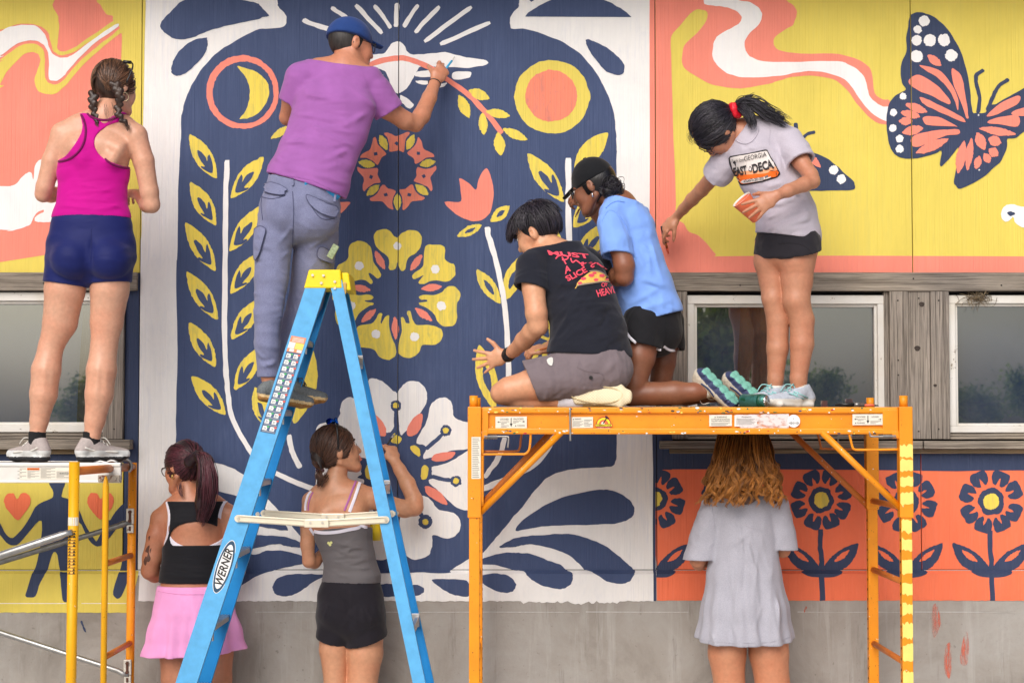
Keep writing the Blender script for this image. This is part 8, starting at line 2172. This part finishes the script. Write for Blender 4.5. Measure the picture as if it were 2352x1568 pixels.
    strands('stray_hairs',np.concatenate([guide_lines([P(1590,300,7.93),P(1584,318,7.92),P(1594,328,7.92)],14,(.012,.016),3,8,.006),guide_lines([P(1612,250,7.92),P(1632,240,7.91),P(1655,240,7.91)],12,(.006,.010),5,8,.004)]),.0004,BLACK_HAIR,T)
    sc=bmesh.new();cen=tie;ax_=nrm(P(1704,246,7.92)-tie);_,e1,e2=frame_axes(ax_)
    solid('scrunchie',DISP(U(.008,*[sph(cen+(e1*math.cos(t)+e2*math.sin(t))*.024+ax_*.006*math.sin(3*t),.0165)for t in np.linspace(0,6.28,9)[:-1]]),folds(3,.005,.025)),plain_mat('red_satin',lin(226,20,44),.45),T,.004)
    glasses(hc,hf,hu,plain_mat('dark_rim',lin(48,30,28),.3),T,.98)
    b=thing('paint_brush','black handled brush with coral bristles in the bending girl’s lower hand','paint brush',P(1524,545,8.46))
    tube_obj('brush_handle',[P(1519,520,8.43),P(1522,535,8.45),P(1529,558,8.475)],[.0042,.0058,.0050],BLACK_PL,b);tube_obj('ferrule',[P(1529,558,8.475),P(1532,569,8.49)],[.0055,.0062],plain_mat('copper',lin(190,110,60),.35,.7),b);tube_obj('bristles',[P(1532,569,8.49),P(1535,582,8.52)],[.0065,.004],plain_mat('coral_bristles',lin(240,110,80),.6),b)
    Cc=thing('paint_cup','orange ridged cup tilted in the hand of the girl with the red scrunchie','cup',P(1720,480,7.74))
    rim,bs_=P(1703,458,7.785),P(1741,502,7.81);d,e1,e2=frame_axes(bs_-rim);H_=np.linalg.norm(bs_-rim);cb=bmesh.new();rings=[]
    prof=[(0,.0455)]+[(t,.0455-.0175*t+(.0012 if k%2 else-.0004))for k,t in enumerate(np.linspace(.03,.98,34))]+[(1,.0275),(1,.001)]
    for t,r in prof:rings.append([cb.verts.new(rim+d*H_*t+(e1*math.cos(a)+e2*math.sin(a))*r)for a in np.linspace(0,2*math.pi,32,endpoint=False)])
    inner=[[cb.verts.new(rim+d*H_*t+(e1*math.cos(a)+e2*math.sin(a))*r)for a in np.linspace(0,2*math.pi,32,endpoint=False)]for t,r in((-.01,.047),(-.012,.0445),(.05,.042),(.45,.034),(.46,.001))]
    seq=inner[::-1]+rings
    for qi,(A_,B_)in enumerate(zip(seq,seq[1:])):
        for k in range(32):fc=cb.faces.new((A_[k],A_[(k+1)%32],B_[(k+1)%32],B_[k]));fc.smooth=True;fc.material_index=1 if qi in(2,3)else(2 if qi<1 else 0)
    bmesh.ops.recalc_face_normals(cb,faces=cb.faces)
    finish('cup',cb,[plain_mat('orange_ridged_card',lin(250,124,84),.5,var=.10,scale=18),plain_mat('cup_rim',lin(232,226,214),.5),plain_mat('coral_liquid',lin(250,120,90),.2)],Cc)
girl_cup()

# ------------------------------------------------------------------ small things on the deck
S=thing('drink_can','green and silver drink can lying on its side by the grey shoe','can',P(1740,921,7.80))
zc_=Z_DECK-.004
a0,a1=np.array((P(1704,920,7.86)[0],7.88,zc_+.031)),np.array((P(1762,920,7.78)[0],7.80,zc_+.031));d=nrm(a1-a0)
tube_obj('can_body',[a0,a0+d*.006,a1-d*.012,a1-d*.003,a1],[.024,.031,.031,.028,.0265],plain_mat('green_print',lin(70,128,120),.35,.5,var=.25,scale=70,wear=lin(30,90,60),wear_lo=.56),S,24)
b=bmesh.new();add_tube(b,[a1-d*.034,a1-d*.018],.0314,24);finish('can_label',b,plain_mat('dark_green_band',lin(14,80,60),.4),S)
b=bmesh.new();add_tube(b,[a1-d*.001,a1+d*.001,a1-d*.002],[.0268,.025,.023],24);finish('can_end',b,plain_mat('aluminium_end',lin(206,206,208),.25,.9),S)
S=thing('paint_brush','black handled flat brush lying near the right end of the deck','paint brush',P(1945,930,7.8))
za=zc_+.010
def dk(u,Y,dz=0):return np.array((P(u,930,Y)[0],Y,za+dz))
tube_obj('brush_handle',[dk(1918,7.80,.004),dk(1940,7.79,.006),dk(1962,7.78,.006)],[.004,.008,.007],BLACK_PL,S);tube_obj('ferrule',[dk(1962,7.78,.006),dk(1974,7.775,.006)],.009,STEEL,S);tube_obj('bristles',[dk(1974,7.775,.006),dk(1990,7.77,.005)],[.009,.010],plain_mat('grey_bristles',lin(90,80,76),.8),S)
S=thing('craft_knife','orange and black craft knife lying beside the flat brush on the deck','knife',P(1998,930,7.74))
tube_obj('knife_body',[dk(1986,7.72,.002),dk(2000,7.72,.003),dk(2008,7.72,.002)],[.005,.006,.005],plain_mat('coral_plastic',lin(240,110,80),.4),S);tube_obj('knife_tip',[dk(2008,7.72,.002),dk(2018,7.72,.001)],[.0045,.002],BLACK_PL,S)
S=thing('lid','small black plastic lid standing on the deck behind the flat brush','lid',P(1951,926,7.9));c=dk(1951,7.92,-.008);tube_obj('lid_disc',[c,c+np.array((0,0,.024))],.017,BLACK_PL,S,20)
for i,(u,Y_,w,h_,lab)in enumerate(((1180,7.70,.085,.05,'grey paint stained card at the left end of the deck under the knee'),(1535,7.69,.06,.03,'small torn cardboard scrap on the deck below the dark knee'),(1630,7.68,.08,.03,'brown cardboard scrap on the deck edge below the laced shoe'))):
    o=box_obj('card_scrap',(P(u,930,Y_)[0]-w,Y_-h_,Z_DECK+.0005),(P(u,930,Y_)[0]+w,Y_+h_,Z_DECK+.0035),plain_mat('card',(lin(120,118,118),lin(170,140,104),lin(176,140,96))[i],.9,var=.2,wear=lin(225,220,210),wear_lo=.62),None,0);tag(o,lab,'card')
# ------------------------------------------------------------------ trees across the yard behind the camera: the windows mirror them
BARK=wood_mat('bark',lin(70,58,48),lin(104,90,76),'Z')
def leaf_material():
    m,n,l,b=new_mat('leaf_green')
    c=ramp(n,l,noise(n,l,coords(n,l,(1,1,1)),1.3,4),[(.35,lin(84,104,40)),(.65,lin(150,158,76))])
    t=n.new('ShaderNodeBsdfTranslucent');mx=n.new('ShaderNodeMixShader');mx.inputs[0].default_value=.5
    l.new(c,b.inputs['Base Color']);l.new(c,t.inputs['Color']);l.new(b.outputs[0],mx.inputs[1]);l.new(t.outputs[0],mx.inputs[2]);l.new(mx.outputs[0],n['Material Output'].inputs['Surface'])
    setv(b,rough=.7,spec=.2)
    return m
LEAF=leaf_material()
def tree(x,y,h,r,label,seed):
    rs=np.random.RandomState(seed);T=thing('tree',label,'tree',(x,y,0),'trees across the yard')
    b=bmesh.new();c=np.array((x,y,0.));add_tube(b,[c,c+(.1,0,h*.3),c+(-.05,.1,h*.6),c+(0,0,h*.85)],[r*.13,r*.10,r*.06,r*.02],10)
    for k in range(7):
        a=rs.rand()*6.28;z=h*(.3+.4*rs.rand());e=c+(math.cos(a)*r*.7,math.sin(a)*r*.7,z+h*.2);add_tube(b,[c+(0,0,z),(c+(0,0,z)+e)/2+(0,0,.1*h*.3),e],[r*.05,r*.035,r*.012],6)
    finish('trunk',b,BARK,T)
    n=2600;cl=rs.normal(size=(26,3));cl/=np.linalg.norm(cl,axis=1,keepdims=True);cl*=rs.rand(26,1)**.4
    cen=c+np.array((0,0,h*.62))+cl*np.array((r*.8,r*.8,h*.34));p=cen[rs.randint(26,size=n)]+rs.normal(size=(n,3))*r*.20
    d1=rs.normal(size=(n,3));d1/=np.linalg.norm(d1,axis=1,keepdims=True);d2=np.cross(d1,rs.normal(size=(n,3)));d2/=np.linalg.norm(d2,axis=1,keepdims=True);s=r*.075
    v=np.stack([p-d1*s,p+d2*s*.5,p+d1*s,p-d2*s*.5],1).reshape(-1,3)
    o=link_mesh('crown',np_mesh('crown',v,np.arange(n*4).reshape(-1,4),False),LEAF,T)
for a in((6.3,-40,6.6,2.2,'broad green tree across the yard behind the camera',1),(42.6,-150,5.0,2.6,'small round tree far across the yard',2),(47.8,-150,7.4,3.2,'taller tree beside the small round tree far across the yard',3),(21.9,-110,6.4,2.2,'slim young tree between the broad tree and the far ones',4),(-18,-60,3.4,1.5,'low bushy tree on the far left of the yard',5)):tree(*a)
